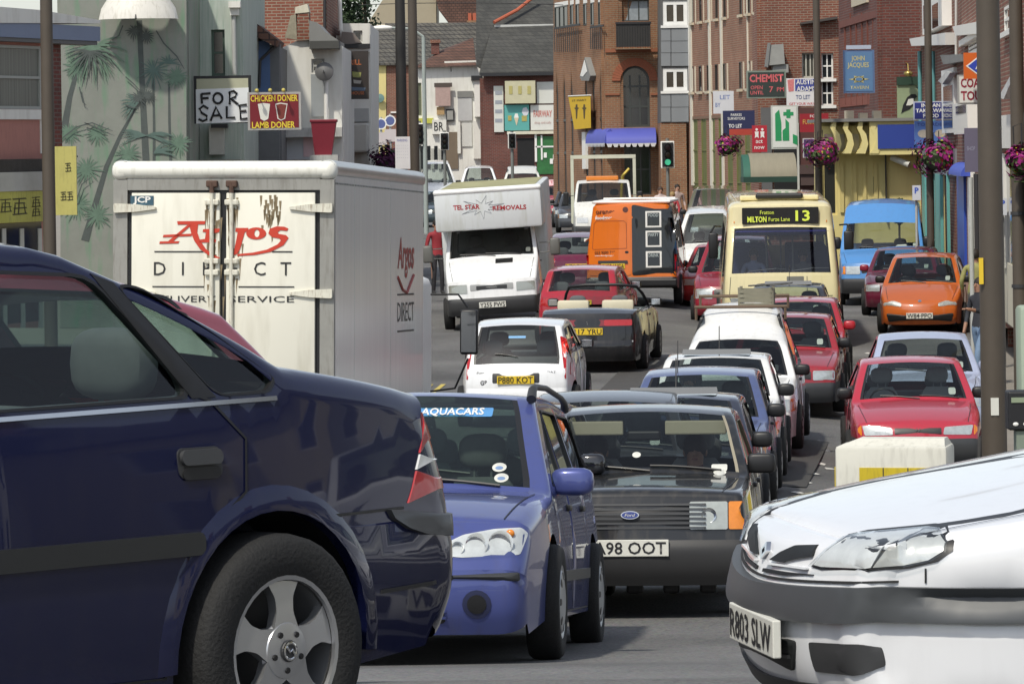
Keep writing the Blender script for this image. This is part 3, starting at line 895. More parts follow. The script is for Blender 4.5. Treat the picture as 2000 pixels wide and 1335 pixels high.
def vectra():
    pt = paint((.0062, .0085, .038), .26, .0, dirt=.05)
    S = spec(4.43, 1.71, 1.425, (.9, 3.54), (1.35, .93), (2.12, 1.365), (2.95, 1.375), (3.66, 1.065), (4.28, .965), nose=(.1, .66), fbt=.56, rbt=.62, bt=(4.0, 1.015), bot=.26, B=2.25, wr=.312, arch=.375, sill=.24,
             paint=pt, bumper=pt, belt=(.92, .985), tum=.36, wheel='alloy5', dt=.03, d1=3.22, ro=.2, fo=.12, grid=.1, sub=6, nf=6, fine=True, int_mat=INT_L, cabin=(1.6, 3.5), glass=glass('green_glass', (.72, .82, .78)), rad=dict(tail=.13, rb=.15, boot=.09, fb=.16, nose=.12), crown=dict(tail=.1, rb=.12, fb=.16, nose=.14), handles=False, bb=.05, bs=.05, kr=.11)
    # rear door window and rear quarter window
    b = lambda y: lerp(.92, .985, y / 4.48) + .025
    S['wins'] = [rpoly([(1.68, b(1.7)), (2.38, b(2.4)), (2.38, 1.335), (2.1, 1.325)], .05),
                 rpoly([(2.47, b(2.5)), (3.28, b(3.25)), (3.27, b(3) + .06), (3.03, 1.325), (2.47, 1.35)], .06),
                 rpoly([(3.38, b(3.3)), (3.58, b(3.5)), (3.62, b(3.5) + .035), (3.42, 1.165), (3.2, 1.29), (3.11, 1.3)], .045)]
    S['doors'][0] = [(1.33, .27), (2.43, .27), (2.43, 1.6), (2.2, 1.6), (1.5, .95), (1.33, .7)]
    S['doors'][1] = [(2.43, .27), (3.14, .27), (3.15, .42), (3.22, .58), (3.32, .66), (3.44, .74), (3.46, .88), (3.35, .985), (3.3, 1.0), (3.06, 1.33), (2.9, 1.6), (2.43, 1.6)]
    root, c = veh('saloon_car', 'dark navy saloon with silver alloy wheel turning across the foreground', 'car', S)
    seams(c)
    # black pillar between door glass and quarter light, chrome waist line, side moulding, handle
    c.lay('pillar_trim', BLACK, [(3.285, b(3.25)), (3.375, b(3.3)), (3.11, 1.3), (3.035, 1.325)], 'S', .004, .01, .06, both=True)
    c.lay('waist_trim', CHROME, [(1.5, b(1.5) - .022), (3.6, b(3.6) - .022), (3.6, b(3.6) - .01), (1.5, b(1.5) - .01)], 'S', .007, .012, .1, both=True)
    c.lay('side_moulding', M('moulding', (.02, .022, .025), .35, coat=.3), rrect(1.3, .585, 3.27, .645, .02), 'S', .014, .03, .1, both=True)
    for sx in (1, -1):
        a = 'S' if sx > 0 else 'Z'
        h = c.lay('handle', DGREY, rrect(3.2, .785, 3.36, .865, .02), a, .004, .012, .05)
        c.lay('handle_grip', MGREY, rrect(3.205, .82, 3.355, .86, .018), a, .018, .012, .05, parent=h)
        c.lay('handle_recess', BLACK, rrect(3.21, .782, 3.35, .814, .015), a, .007, .01, .05, parent=h)
    # flared arch lip
    for sx in (1, -1):
        for ya in S['axles']:
            m = MB(c.off); pts = []
            arc = [(ya + .385 * math.cos(t), .312 + .385 * math.sin(t)) for t in [R_(-5 + 190 * k / 20) for k in range(21)]]
            vs = []
            for (y, z) in arc:
                dy, dz = y - ya, z - .312; l = math.hypot(dy, dz); w = c.hw(y, z)
                vs += [(sx * (w - .02), ya + dy / l * .37, .312 + dz / l * .37), (sx * (w + .016), ya + dy / l * .372, .312 + dz / l * .372), (sx * (w + .014), ya + dy / l * .395, .312 + dz / l * .395), (sx * (w - .006), ya + dy / l * .44, .312 + dz / l * .44)]
            m.add(vs, [(4 * i + k, 4 * i + k + 1, 4 * i + 5 + k, 4 * i + 4 + k) for i in range(20) for k in range(3)])
            m.build('wheel_arch_flare', pt, root, 60, fix=True)
    # tail lamps wrapping the corner: red, clear, red
    for sx in (1, -1):
        Z = lambda pts: [(R_(t) * sx, z) for t, z in (pts if sx > 0 else pts[::-1])]
        tl = lambda z: lerp(49, 42, (z - .665) / .25)
        for z0, z1, mt, nm in ((.915, .80, RED_L, 'tail_light'), (.80, .755, CLEAR_L, 'reversing_light'), (.755, .665, RED_L, 'tail_light')):
            c.lay(nm, mt, Z([(tl(z1), z1 + .002), (tl(z0), z0 - .002), (14, z0 - .002), (14, z1 + .002)]), 'Q', .006, .02, .04)
        c.lay('bumper_corner', MGREY, Z([(54, .655), (53, .63), (50, .598), (46, .575), (40, .56), (32, .553), (10, .55), (10, .655)]), 'Q', .016, .03, .04)
        c.seam([(R_(70) * sx, .655), (R_(50) * sx, .655)], 'Q', .008); c.seam([(R_(62) * sx, .43), (R_(20) * sx, .44)], 'Q', .012)
    # wheel cap emblem
    for o in [o for o in root.children if o.name.startswith('wheel') and o.name.split('.')[0] == 'wheel']:
        sx = 1 if o.location.x > 0 else -1
        m = MB(); m.lathe([(0, .101 * sx), (.028, .101 * sx), (.03, .097 * sx)], ax='x', n=20); m.build('hub_emblem', DGREY, o)
        m = MB(); m.lathe([(.026, .1025 * sx), (.022, .1035 * sx), (.019, .1025 * sx)], ax='x', n=20)
        m.tube([(.103 * sx, -.016, .012), (.103 * sx, -.004, -.002), (.103 * sx, .004, .004), (.103 * sx, .016, -.012)], .004, 6); m.build('hub_ring', CHROME, o)
        for k in range(5):
            t = 2 * PI * k / 5 + .9
            m = MB(); m.lathe([(0, .096 * sx), (.008, .096 * sx), (.009, .09 * sx)], (0, .052 * math.cos(t), .052 * math.sin(t)), 'x', 8); m.build('wheel_bolt', BLACK, o)
    c.lay('no_smoking_sticker', M('sticker_white', (.6, .6, .58), .4), circ(2.5,1.3, .028), 'S', -.004, .003, 0) if False else None
    st = MB(c.off); x = c.hw(2.37, 1.285)
    f3 = lambda u, v, d: (c.hw(u, v) - .002 - d, u, v)
    st.prism(circ(2.52, 1.29, .027), f3, .003); so = st.build('round_sticker', P_WHITE, root)
    st = MB(c.off); st.prism(circ(2.52, 1.29, .027), lambda u, v, d: (c.hw(u, v) + .0012 - d, u, v), .002, holes=[circ(2.52, 1.29, .0215)])
    st.prism([(2.498, 1.305), (2.502, 1.309), (2.542, 1.275), (2.538, 1.271)], lambda u, v, d: (c.hw(u, v) + .0012 - d, u, v), .002); st.build('sticker_ring', RED_L, so)
    st = MB(c.off); st.prism(rrect(2.505, 1.287, 2.535, 1.294, .003), lambda u, v, d: (c.hw(u, v) + .001 - d, u, v), .002); st.build('sticker_cigarette', INK, so)
    mirrors(c, 1.62, .98)
    lights_simple(c, rpoly([(.35, .55), (.74, .57), (.78, .7), (.4, .66)], .03), None, rrect(-.3, .58, .3, .66, .02))
    plate(c, '', False, .42); plate(c, '', True, .78)
    c.finish()
    place_pt(root, S['W'] / 2 - .045, 3.54, 512, 1257, 11.0, R_(-41), 4.43)
vectra()

def laguna():
    pt = paint((.76, .77, .79), .3, dirt=.05, var=.03)
    S = spec(4.5, 1.75, 1.43, (.93, 3.6), (1.42, .92), (2.2, 1.36), (3.3, 1.37), (4.1, 1.05), (4.4, .98), nose=(.075, .69), fbt=.55, rbt=.56, bot=.2, bn=(.7, .80), fine=True, wr=.30, arch=.34, sill=.22, paint=pt, bumper=pt, grid=.08, sub=7, nf=8,
             rad=dict(fb=.1, nose=.09, bonnet=.09), crown=dict(fb=.10, nose=.10, bonnet=.022), yf=.62, kf=.27, wheel='cover', ns=.025)
    root, c = veh('saloon_car', 'white car nosing in from the right edge beside the kerb', 'car', S)
    seams(c)
    # dark band round the bumper, chin, apertures, lamps: laid round the curve of the nose
    rise = lambda t: .042 * min(1, abs(t) / 38) ** 1.5          # the trim lines sweep up towards the flanks
    Z = lambda pts, r=0: [(R_(t), z + rise(t)) for t, z in pts]
    arc = lambda t0, t1, z0, z1, n=24: [(lerp(t0, t1, k / n), z0) for k in range(n + 1)] + [(lerp(t1, t0, k / n), z1) for k in range(n + 1)]
    c.lay('bumper_band', M('bumper_band', (.06, .065, .07), .45, var=.1), Z(arc(-63, 63, .445, .545, 40)), 'P', .03, .03, .03)
    c.lay('chin_spoiler', M('chin', (.03, .03, .032), .6), Z(arc(-50, 50, .21, .262)), 'P', .012, .02, .05)
    ap = M('aperture', (.010, .012, .013), .6)
    c.lay('lower_intake', ap, Z(rpoly([(-17, .295), (17, .295), (19, .385), (-19, .385)], 2)), 'P', .01, .02, .03)
    c.lay('intake_slat', DGREY, Z(arc(-17, 17, .332, .342, 10)), 'P', .018, .01, .04)
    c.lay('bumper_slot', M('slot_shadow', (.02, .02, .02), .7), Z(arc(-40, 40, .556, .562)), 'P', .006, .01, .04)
    for sx in (1, -1):
        V = lambda pts: [(R_(t) * sx, z + rise(t)) for t, z in (pts if sx > 0 else pts[::-1])]
        c.lay('fog_recess', DGREY, V(rpoly([(24, .30), (35, .295), (38, .32), (37.5, .37), (35, .385), (23, .385)], 1.2)), 'P', .01, .02, .03)
        c.lay('grille_slot', ap, V([(2, .58), (12, .58), (22, .578), (12, .571), (2, .57)]), 'P', .008, .02, .03)
        c.lay('grille', ap, V(rpoly([(4, .608), (10, .606), (15, .62), (20.5, .63), (20, .662), (13, .658), (8, .635)], .6)), 'P', .01, .02, .025)
        sd = c.lay('headlight', M('lamp_bright', (.86, .87, .86), .3, .15, var=.35, vs=12), V([(21.5, .606), (24, .601), (35.5, .598), (36.5, .6), (39.3, .692), (38.6, .697), (28, .69), (26, .682)]), 'P', .008, .02, .02)
        c.lay('lamp_surround', BLACK, V([(20.6, .600), (24, .5925), (36, .5895), (41.8, .5975), (45.7, .617), (47.8, .648), (47.6, .674), (45.8, .696), (42.6, .7065), (39, .7065), (27.3, .6995), (25, .69)]), 'P', .004, .01, .02)
        c.lay('indicator', CLEAR_L, V([(36.9, .6), (41, .606), (44.5, .622), (46.5, .648), (46.4, .67), (45, .688), (42.5, .698), (39.7, .697)]), 'P', .01, .02, .02)
        c.lay('lamp_lens', LENS, V([(21, .603), (24, .597), (36, .594), (41.5, .602), (45.2, .62), (47.2, .648), (47, .672), (45.4, .692), (42.5, .702), (39, .702), (27.5, .695), (25.4, .686)]), 'P', .022, .006, .02, parent=sd)
        c.lay('grille_lip', pt, V([(3, .6), (3, .594), (20, .592), (20, .598)]), 'P', .016, .02, .03)
        c.seam([(R_(39) * sx, .742), (R_(45) * sx, .757), (R_(52) * sx, .775), (R_(60) * sx, .8), (R_(70) * sx, .825), (R_(85) * sx, .855)], 'P', .009)
        c.seam([(R_(44) * sx, .64), (R_(44) * sx, .598)], 'P', .005)
    c.lay('badge', CHROME, Z(rpoly([(0, .602), (1.8, .63), (0, .658), (-1.8, .63)], .3)), 'P', .014, .02, .02, holes=[Z(rpoly([(0, .618), (.9, .63), (0, .642), (-.9, .63)], .1))])
    pl = plate(c, 'R803 SLW', False, .405, x=.1, yo=.03, th=.08)
    text('MOTORSALES NORTHAMPTON', .008, INK, pl, (0, -.009, -.047), w=.2, name='dealer_line') if False else None
    mirrors(c, 1.6, 1.0, pt)
    c.finish()
    place_pt(root, 0, -.10, 1470, 1180, 12.3, R_(-79), 4.5)
    root.rotation_euler.x = 0
laguna()

def mondeo():
    pt = paint((.07, .09, .27), .3, .2, dirt=.2)
    S = spec(4.8, 1.81, 1.50, (.95, 3.7), (1.2, .91), (2.1, 1.45), (4.28, 1.44), (4.62, 1.02), (4.7, .95), nose=(.17, .74), fbt=.5, rbt=.55, bot=.16, bn=(.66, .86), wr=.315, arch=.375, sill=.22, rear='hatch',
             B=[2.28, 3.25], nw=3, d1=3.25, paint=pt, bumper=pt, grid=.1, sub=6, nf=6, fine=True, rad=dict(fb=.16, nose=.12, bonnet=.09), crown=dict(fb=.11, nose=.11), wheel='cover', tum=.33, glass=glass('screen_glass', (.6, .7, .64), 1.))
    root, c = veh('estate_car', 'blue estate car with light blue screen strip, front half hidden by the navy saloon', 'car', S)
    seams(c)
    for sx in (1, -1):
        f = lambda pl: pl if sx > 0 else [(-a, b) for a, b in pl][::-1]
        hl = rpoly(f([(.40, .575), (.5, .565), (.80, .578), (.835, .69), (.80, .722), (.66, .715), (.5, .685), (.41, .64)]), .015)
        o = c.lay('headlight', M('lamp_base', (.72, .73, .73), .3, .25, var=.25, vs=25), hl, 'F', .004, .03, .04)
        for (x, z, r) in ((.7, .64, .066), (.575, .635, .06), (.475, .615, .035)):
            h, d = c.hit('F', sx * x, z)
            m = MB(c.off); m.lathe([(r, -.012), (r * .9, -.004), (r * .6, .012), (r * .25, .02), (0, .02)], (sx * x, h.y - .006, z), 'y', 20); m.build('reflector', M('bright_chrome', (.9, .9, .9), .08, 1., var=.1, vs=40), o, 60)
        h, d = c.hit('F', sx * .76, .68); m = MB(c.off); m.ell((sx * .745, h.y - .012, .69), (.024, .015, .022)); m.build('indicator_bulb', AMBER_L, o, 60)
        c.lay('lamp_lens', LENS, hl, 'F', .022, .006, .06, parent=o)
        fg = c.lay('fog_recess', M('fog_surround', (.02, .025, .07), .35, coat=.5), circ(sx * .58, .32, .075), 'F', .006, .02, .04)
        c.lay('fog_lamp', BLACK, circ(sx * .58, .32, .05), 'F', .01, .02, .04, parent=fg)
    c.lay('bumper_strip', MGREY, rrect(-.8, .44, .8, .485, .01), 'F', .02, .03, .04)
    for a in 'SZ': c.lay('side_moulding', MGREY, rrect(1.2, .42, 3.3, .48, .01), a, .012, .02, .12)
    c.lay('grille', BLACK, rpoly([(-.34, .57), (.34, .57), (.4, .7), (-.4, .7)], .04), 'F', .005, .02, .06)
    lo = c.lay('lower_intake', BLACK, rpoly([(-.42, .22), (.42, .22), (.4, .32), (-.4, .32)], .03), 'F', .004, .02, .06)
    for z in (.25, .285): c.lay('intake_slat', pt, rrect(-.42, z - .008, .42, z + .008, .004), 'F', .012, .02, .08, parent=lo)
    c.lay('screen_strip', M('sticker_blue', (.1, .3, .6), .4), rpoly([(-.1, 1.362), (.47, 1.358), (.47, 1.412), (-.1, 1.416)], .01), 'F', .01, .004, .03)
    h, _ = c.hit('F', .25, 1.36)
    me = text_mesh('AQUACARS', .04, .36, bold=.02)
    for v in me.vertices:
        q, _ = c.hit('F', v.co.x + .24, v.co.z + 1.387); v.co = Vector((v.co.x + .24, q.y - .016 + c.off[1], v.co.z + 1.387))
    me.materials.append(WHITE); ob('screen_lettering', me, root)
    for x, z in ((.56, 1.1), (.58, 1.04)):
        o = c.lay('tax_disc', P_WHITE, circ(x, z - .04, .04, .026), 'F', .003, .003, 0)
        c.lay('disc_print', M('print_blue', (.2, .3, .5), .5), circ(x, z - .043, .022, .01), 'F', .006, .003, 0, parent=o)
    wipers(c, n=2, span=.6)
    mirrors(c, 1.72, .98, pt, r=(.125, .07, .08))
    for sx in (1, -1):
        m = MB(c.off); x = c.hw(2.5, 1.42) - .02
        ys = [2.05, 2.12, 2.3, 3.0, 4.0, 4.25, 4.3]; zs = [1.46, 1.515, 1.54, 1.555, 1.53, 1.505, 1.46]
        m.tube([(sx * x, y, z) for y, z in zip(ys, zs)], [.03, .026, .02, .018, .018, .022, .028], 10); m.build('roof_rail', DGREY, root, 60)
    plate(c, '', False, .53)
    c.finish()
    place(root, 718, 21.6, R_(-5.6), 4.8, py=1250)
    return root, c
mondeo_r, mondeo_c = mondeo()

def orion():
    pt = paint((.017, .018, .02), .32, dirt=.5)
    S = spec(4.2, 1.64, 1.39, (.82, 3.22), (1.22, .915), (1.86, 1.33), (3.0, 1.345), (3.5, .98), (4.12, .93), nose=(.07, .80), fbt=.525, rbt=.5, bot=.22, bn=(.62, .875), wr=.285, arch=.345, sill=.22, ns=.04,
             paint=pt, bumper=M('bumper_worn', (.03, .03, .031), .5, var=.25), B=2.05, grid=.12, sub=4, fine=True, rad=dict(fb=.05, nose=.04, bonnet=.045, roof=.07), crown=dict(fb=.05, nose=.04, bonnet=.03), tum=.30, kf=.05, seal=M('screen_rubber', (.3, .27, .2), .5), wheel='cover', int_mat=INT_L, us=(-.95, -.92, -.6, -.3, 0, .3, .6, .92, .95), glass=glass('clear_glass', (.62, .66, .65), .6))
    root, c = veh('saloon_car', 'weathered black boxy saloon with square headlamp and white plate in the queue', 'car', S)
    seams(c)
    g = c.lay('grille', BLACK, rrect(-.52, .585, .52, .785, .01), 'F', .004, .02, .1)
    for k in range(6):
        z = .6 + .031 * k
        c.lay('grille_slat', MGREY, rrect(-.51, z, .51, z + .014, .003), 'F', .024, .02, .05, parent=g)
    for sx in (1, -1):
        f = lambda a, b: (min(sx * a, sx * b), max(sx * a, sx * b))
        x0, x1 = f(.4, .655)
        o = c.lay('headlight', M('old_lamp', (.55, .56, .52), .25, .25, var=.3, vs=14), rrect(x0, .595, x1, .78, .012), 'F', .012, .03, .06)
        c.lay('lamp_lens', LENS, rrect(x0, .595, x1, .78, .012), 'F', .024, .008, .1, parent=o)
        m = MB(c.off); m.lathe([(.05, -.004), (.03, .008), (0, .012)], (sx * .53, c.hit('F', sx * .53, .69)[0].y - .016, .69), 'y', 16); m.build('reflector', CHROME, o, 60)
        x0, x1 = f(.662, .765)
        c.lay('indicator', AMBER_L, rrect(x0, .595, x1, .78, .012), 'F', .014, .03, .05)
    b = c.lay('badge', M('badge_rim', (.6, .6, .6), .2, .8), circ(0, .695, .062, .028), 'F', .026, .02, 0)
    c.lay('badge_field', M('badge_blue', (.02, .04, .2), .3, coat=.5), circ(0, .695, .055, .022), 'F', .029, .02, 0, parent=b)
    text('Ford', .02, WHITE, b, (0, c.hit('F', 0, .695)[0].y - .031 + c.off[1], .695), w=.07, name='badge_script', shear=.25)
    plate(c, 'A98 OOT', False, .475, tilt=.05, h=.112, th=.078)
    c.lay('bumper_lip', BLACK, rrect(-.78, .49, .78, .52, .01), 'F', .012, .02, .1)
    for k in range(5):
        x = -.5 + .25 * k
        m = MB(c.off); m.box((x - .05, .35, .15), (x + .06, .5, .24), .02); m.build('sump_guard', BLACK, root)
    wipers(c, n=2, span=.5)
    # sun visors, interior mirror, stickers
    for x in (-.36, .38):
        m = MB(c.off); m.box((x - .22, 1.88, 1.2), (x + .22, 1.9, 1.3), .01); m.build('sun_visor', M('visor', (.5, .45, .32), .7), root)
    m = MB(c.off); m.box((-.11, 1.84, 1.16), (.13, 1.88, 1.23), .015); m.build('rear_view_mirror', BLACK, root)
    c.lay('tax_disc', P_WHITE, rrect(.51, .955, .62, 1.0, .01), 'F', .003, .003, 0)
    c.lay('round_sticker', P_WHITE, circ(.57, .945, .045, .02), 'F', .004, .003, 0)
    c.lay('round_sticker', P_WHITE, circ(-.02, 1.07, .03, .02), 'F', .003, .003, 0)
    c.lay('bonnet_vent', BLACK, rrect(-.45, 1.15, .2, 1.19, .005), 'T', .002, .01, .1)
    mirrors(c, 1.5, 1.0, BLACK, r=(.1, .05, .07), q=.4)
    c.finish()
    place(root, 1232, 27.5, R_(-4.6), 4.2, py=1150)
    return root, c
orion_r, orion_c = orion()

def rear_lights(c, pl, mt=None, lens=True, name='tail_light'):
    for sx in (1, -1):
        p = pl if sx > 0 else [(-a, b) for a, b in pl][::-1]
        c.lay(name, mt or RED_L, p, 'R', .008, .03, .06)
def gcar(name, label, color, S=None, front=None, plate_f='', plate_r='', kind='hatch', bumper=None, mir=None, px=0, D=0, back=False, yaw=None, group=None, dirt=.3, metal=0., cat='car', trim=None, py=700, rack=False, sunroof=False, aerial=False, **kw):
    """everyday car of the given shape; trim(c, root) adds what only this one has"""
    pt = paint(color, .3, metal, dirt=dirt)
    base = dict(
        hatch=dict(L=3.9, W=1.62, H=1.4, ax=(.78, 3.22), cowl=(1.1, .9), wst=(1.75, 1.335), rfe=(3.3, 1.34), rse=(3.72, .98), tail=(3.84, .86), rear='hatch', nose=(.06, .7), B=2.0, four=False),
        saloon=dict(L=4.3, W=1.66, H=1.39, ax=(.85, 3.4), cowl=(1.25, .9), wst=(1.98, 1.33), rfe=(3.05, 1.34), rse=(3.62, .99), tail=(4.22, .94), nose=(.07, .7), B=2.15),
        mpv=dict(L=4.2, W=1.72, H=1.6, ax=(.85, 3.4), cowl=(1.0, 1.0), wst=(1.8, 1.53), rfe=(3.8, 1.54), rse=(4.05, 1.05), tail=(4.12, .95), rear='hatch', nose=(.08, .76), B=[2.0, 3.0], nw=3),
        van=dict(L=4.1, W=1.64, H=1.68, ax=(.8, 3.3), cowl=(1.0, .96), wst=(1.7, 1.5), rfe=(3.95, 1.6), rse=(4.0, 1.15), tail=(4.04, 1.0), rear='hatch', nose=(.07, .72), B=2.1, four=False),
        minibus=dict(L=4.8, W=1.95, H=2.0, ax=(.85, 3.7), cowl=(.7, 1.15), wst=(1.25, 1.88), rfe=(4.7, 1.92), rse=(4.74, 1.3), tail=(4.76, 1.1), rear='hatch', nose=(.06, .82), B=[1.75, 3.0], nw=3))[kind]
    base = dict(base); base.update(S or {})
    ax, cowl, wst, rfe, rse, tail = (base.pop(k) for k in ('ax', 'cowl', 'wst', 'rfe', 'rse', 'tail'))
    L, W, H = (base.pop(k) for k in ('L', 'W', 'H'))
    base.update(kw)
    sp = spec(L, W, H, ax, cowl, wst, rfe, rse, tail, paint=pt, bumper=bumper or pt, sub=base.pop('sub', 3), nf=base.pop('nf', 3), **base)
    root, c = veh(name, label, cat, sp, group)
    seams(c)
    nz = base.get('nose', (.07, .7))[1]; fbt = base.get('fbt', .5)
    if front is not False:
        f = front or {}
        hx0, hx1 = f.get('hx', (.42, W / 2 - .09)); z0, z1 = f.get('hz', (fbt + .035, nz - .025))
        hl = f.get('hl') or rrect(hx0, z0, hx1, z1, .02)
        ind = f.get('ind', rrect(hx1 + .005, z0, W / 2 - .03, z1, .01))
        lights_simple(c, hl, ind or None, f.get('grille', rrect(-hx0 + .03, z0 + .02, hx0 - .03, z1 - .01, .01)))
        plate(c, plate_f, False, f.get('pz', fbt - .12))
        wipers(c, n=2, span=.5)
        taxdisc(c)
    if front is False or back:
        r = kw.get('rear_lamp')
    mirrors(c, wst[0] - .3, cowl[1] + .09, mir or BLACK)
    if sunroof:
        c.lay('sunroof', GLASSD if sunroof is True else sunroof, rrect(-.4, wst[0] + .12, .4, wst[0] + .5, .05), 'T', .012, .02, .1)
        m = MB(c.off); z = c.hit('T', 0, wst[0] + .12)[0].z
        m.hexa([(-.42, wst[0] + .05, z + .01), (.42, wst[0] + .05, z + .01), (.42, wst[0] + .08, z + .01), (-.42, wst[0] + .08, z + .01), (-.41, wst[0] + .09, z + .075), (.41, wst[0] + .09, z + .075), (.41, wst[0] + .1, z + .07), (-.41, wst[0] + .1, z + .07)])
        m.build('wind_deflector', M('smoked_plastic', (.1, .11, .12), .2, coat=.5), root)
    if aerial:
        h = c.hit('T', aerial if aerial is not True else .0, wst[0] + .1)[0]
        m = MB(c.off); m.tube([h, h + Vector((0, .12, .35))], .006, 6); m.build('aerial', BLACK, root)
    if trim: trim(c, root)
    c.finish()
    yw = (YAW if yaw is None else yaw) + (PI if back else 0)
    place(root, px, D, yw, L, back=back, py=py)
    return root, c
UNPAINTED = MGREY
# ---- queue coming towards the camera, right-hand column
def hyundai(c, root):
    text('H', .05, CHROME, root, (0, c.hit('F', 0, .64)[0].y - .03 + c.off[1], .64), w=.06, name='badge', shear=.3)
gcar('saloon_car', 'red saloon with black bumper parked behind the white and yellow barrier', (.42, .028, .05), kind='saloon', S=dict(L=4.35, nose=(.08, .69), bn=(.6, .82), fbt=.52), bumper=MGREY, px=1793, D=51, yaw=R_(-3.2), py=850, dirt=.12, seal=BLACK,
     front=dict(hl=rpoly([(.31, .575), (.66, .565), (.69, .685), (.33, .665)], .02), ind=rpoly([(.695, .565), (.79, .575), (.78, .69), (.7, .685)], .01), grille=rpoly([(-.29, .585), (.29, .585), (.29, .655), (-.29, .655)], .01)), trim=hyundai, int_mat=INT_L)
gcar('saloon_car', 'pale silver blue saloon directly behind the red parked saloon', (.42, .47, .62), kind='saloon', S=dict(H=1.41), px=1812, D=56.8, yaw=R_(-4), py=740, dirt=.1, metal=.2, mir=M('mirror_silver', (.4, .45, .6), .3, .3))
def orange_punto(c, root):
    c.lay('badge', CHROME, circ(0, .665, .035, .02), 'F', .01, .01, 0)
    c.lay('lower_intake', BLACK, rpoly([(-.62, .26), (.62, .26), (.66, .42), (-.66, .42)], .03), 'F', .012, .02, .05)
gcar('hatchback_car', 'bright orange hatchback with black mirrors standing at the right kerb', (.5, .115, .02), S=dict(W=1.66, H=1.48, cowl=(.95, .93), wst=(1.75, 1.41), nose=(.1, .66), bn=(.5, .82), fbt=.5, kf=.14, rad=dict(fb=.15, nose=.12)), px=1797, D=80.5, yaw=R_(-9), py=640, dirt=.1, plate_f='W84 PPO',
     front=dict(hl=rpoly([(.36, .56), (.72, .57), (.74, .66), (.5, .665), (.36, .62)], .03), ind=None, grille=None, pz=.38), trim=orange_punto)
gcar('hatchback_car', 'dark maroon car parked between the orange hatchback and the blue van', (.11, .012, .03), px=1757, D=87, yaw=R_(-9), py=560, mir=M('mirror_maroon', (.25, .02, .04), .3))
gcar('hatchback_car', 'black car squeezed beside the blue estate car with a rounded black mirror', (.012, .013, .014), kind='mpv', S=dict(H=1.44, cowl=(1.1, .93), wst=(1.9, 1.39), rfe=(3.5, 1.385), W=1.7), px=862, D=27.2, yaw=R_(-5.6), py=1150, aerial=.0, mir=M('gloss_black', (.01, .01, .012), .1, coat=1.))
gcar('hatchback_car', 'dark grey green car behind, only its roof showing over the black saloon', (.05, .055, .058), S=dict(H=1.43, W=1.72), px=1155, D=36.4, yaw=R_(-5), py=900, metal=.3, glass=GLASS)
gcar('hatchback_car', 'dark blue car with tilted roof deflector behind the black saloon', (.03, .035, .055), S=dict(H=1.39), px=1298, D=37, yaw=R_(-5), py=900, sunroof=True, aerial=.02, bumper=MGREY)
cC = gcar('hatchback_car', 'pale blue hatchback with clear windscreen in the middle of the queue', (.1, .13, .27), S=dict(H=1.4), px=1355, D=43.5, yaw=R_(-5), py=850, metal=.3, aerial=-.25, bumper=MGREY)
cD = gcar('hatchback_car', 'white hatchback with roof deflector in front of the white van', (.74, .74, .72), S=dict(H=1.39), px=1390, D=48, yaw=R_(-5), py=820, sunroof=True, aerial=.03, dirt=.15)
def rack(c, root):
    for y in (2.3, 3.3):
        m = MB(c.off); z = c.hit('T', 0, y)[0].z
        m.tube([(-.62, y, z + .09), (.62, y, z + .09)], .022, 8)
        for x in (-.6, .6): m.tube([(x, y, z - .08), (x, y, z + .1)], .02, 6)
        m.build('roof_bar', M('rusty_bar', (.12, .08, .05), .7), root)
gcar('small_van', 'white car derived van carrying a crate on its roof bars', (.76, .76, .74), kind='van', S=dict(L=4.3, H=1.80, wst=(1.6, 1.37), rfe=(4.0, 1.72), cowl=(.98, .92), bn=(.5, .84), rad=dict(roof=.16)), px=1432, D=52.8, yaw=R_(-6), py=790, dirt=.15, aerial=.0, cat='van', trim=rack, glass=GLASSD)
cF = gcar('saloon_car', 'red older saloon with papers on the dash behind the white van', (.3, .02, .03), kind='saloon', S=dict(H=1.38), px=1532, D=60.5, yaw=R_(-5.5), py=720, bumper=MGREY)
cG = gcar('hatchback_car', 'red hatchback with red mirror just ahead of the bus', (.36, .022, .035), S=dict(H=1.4), px=1555, D=66, yaw=R_(-5.5), py=690, mir=M('mirror_red', (.4, .02, .03), .3))
gcar('hatchback_car', 'dark car with open roof deflector right in front of the cream bus', (.03, .033, .045), S=dict(H=1.4), px=1535, D=71, yaw=R_(-5.5), py=660, sunroof=True, aerial=.02)
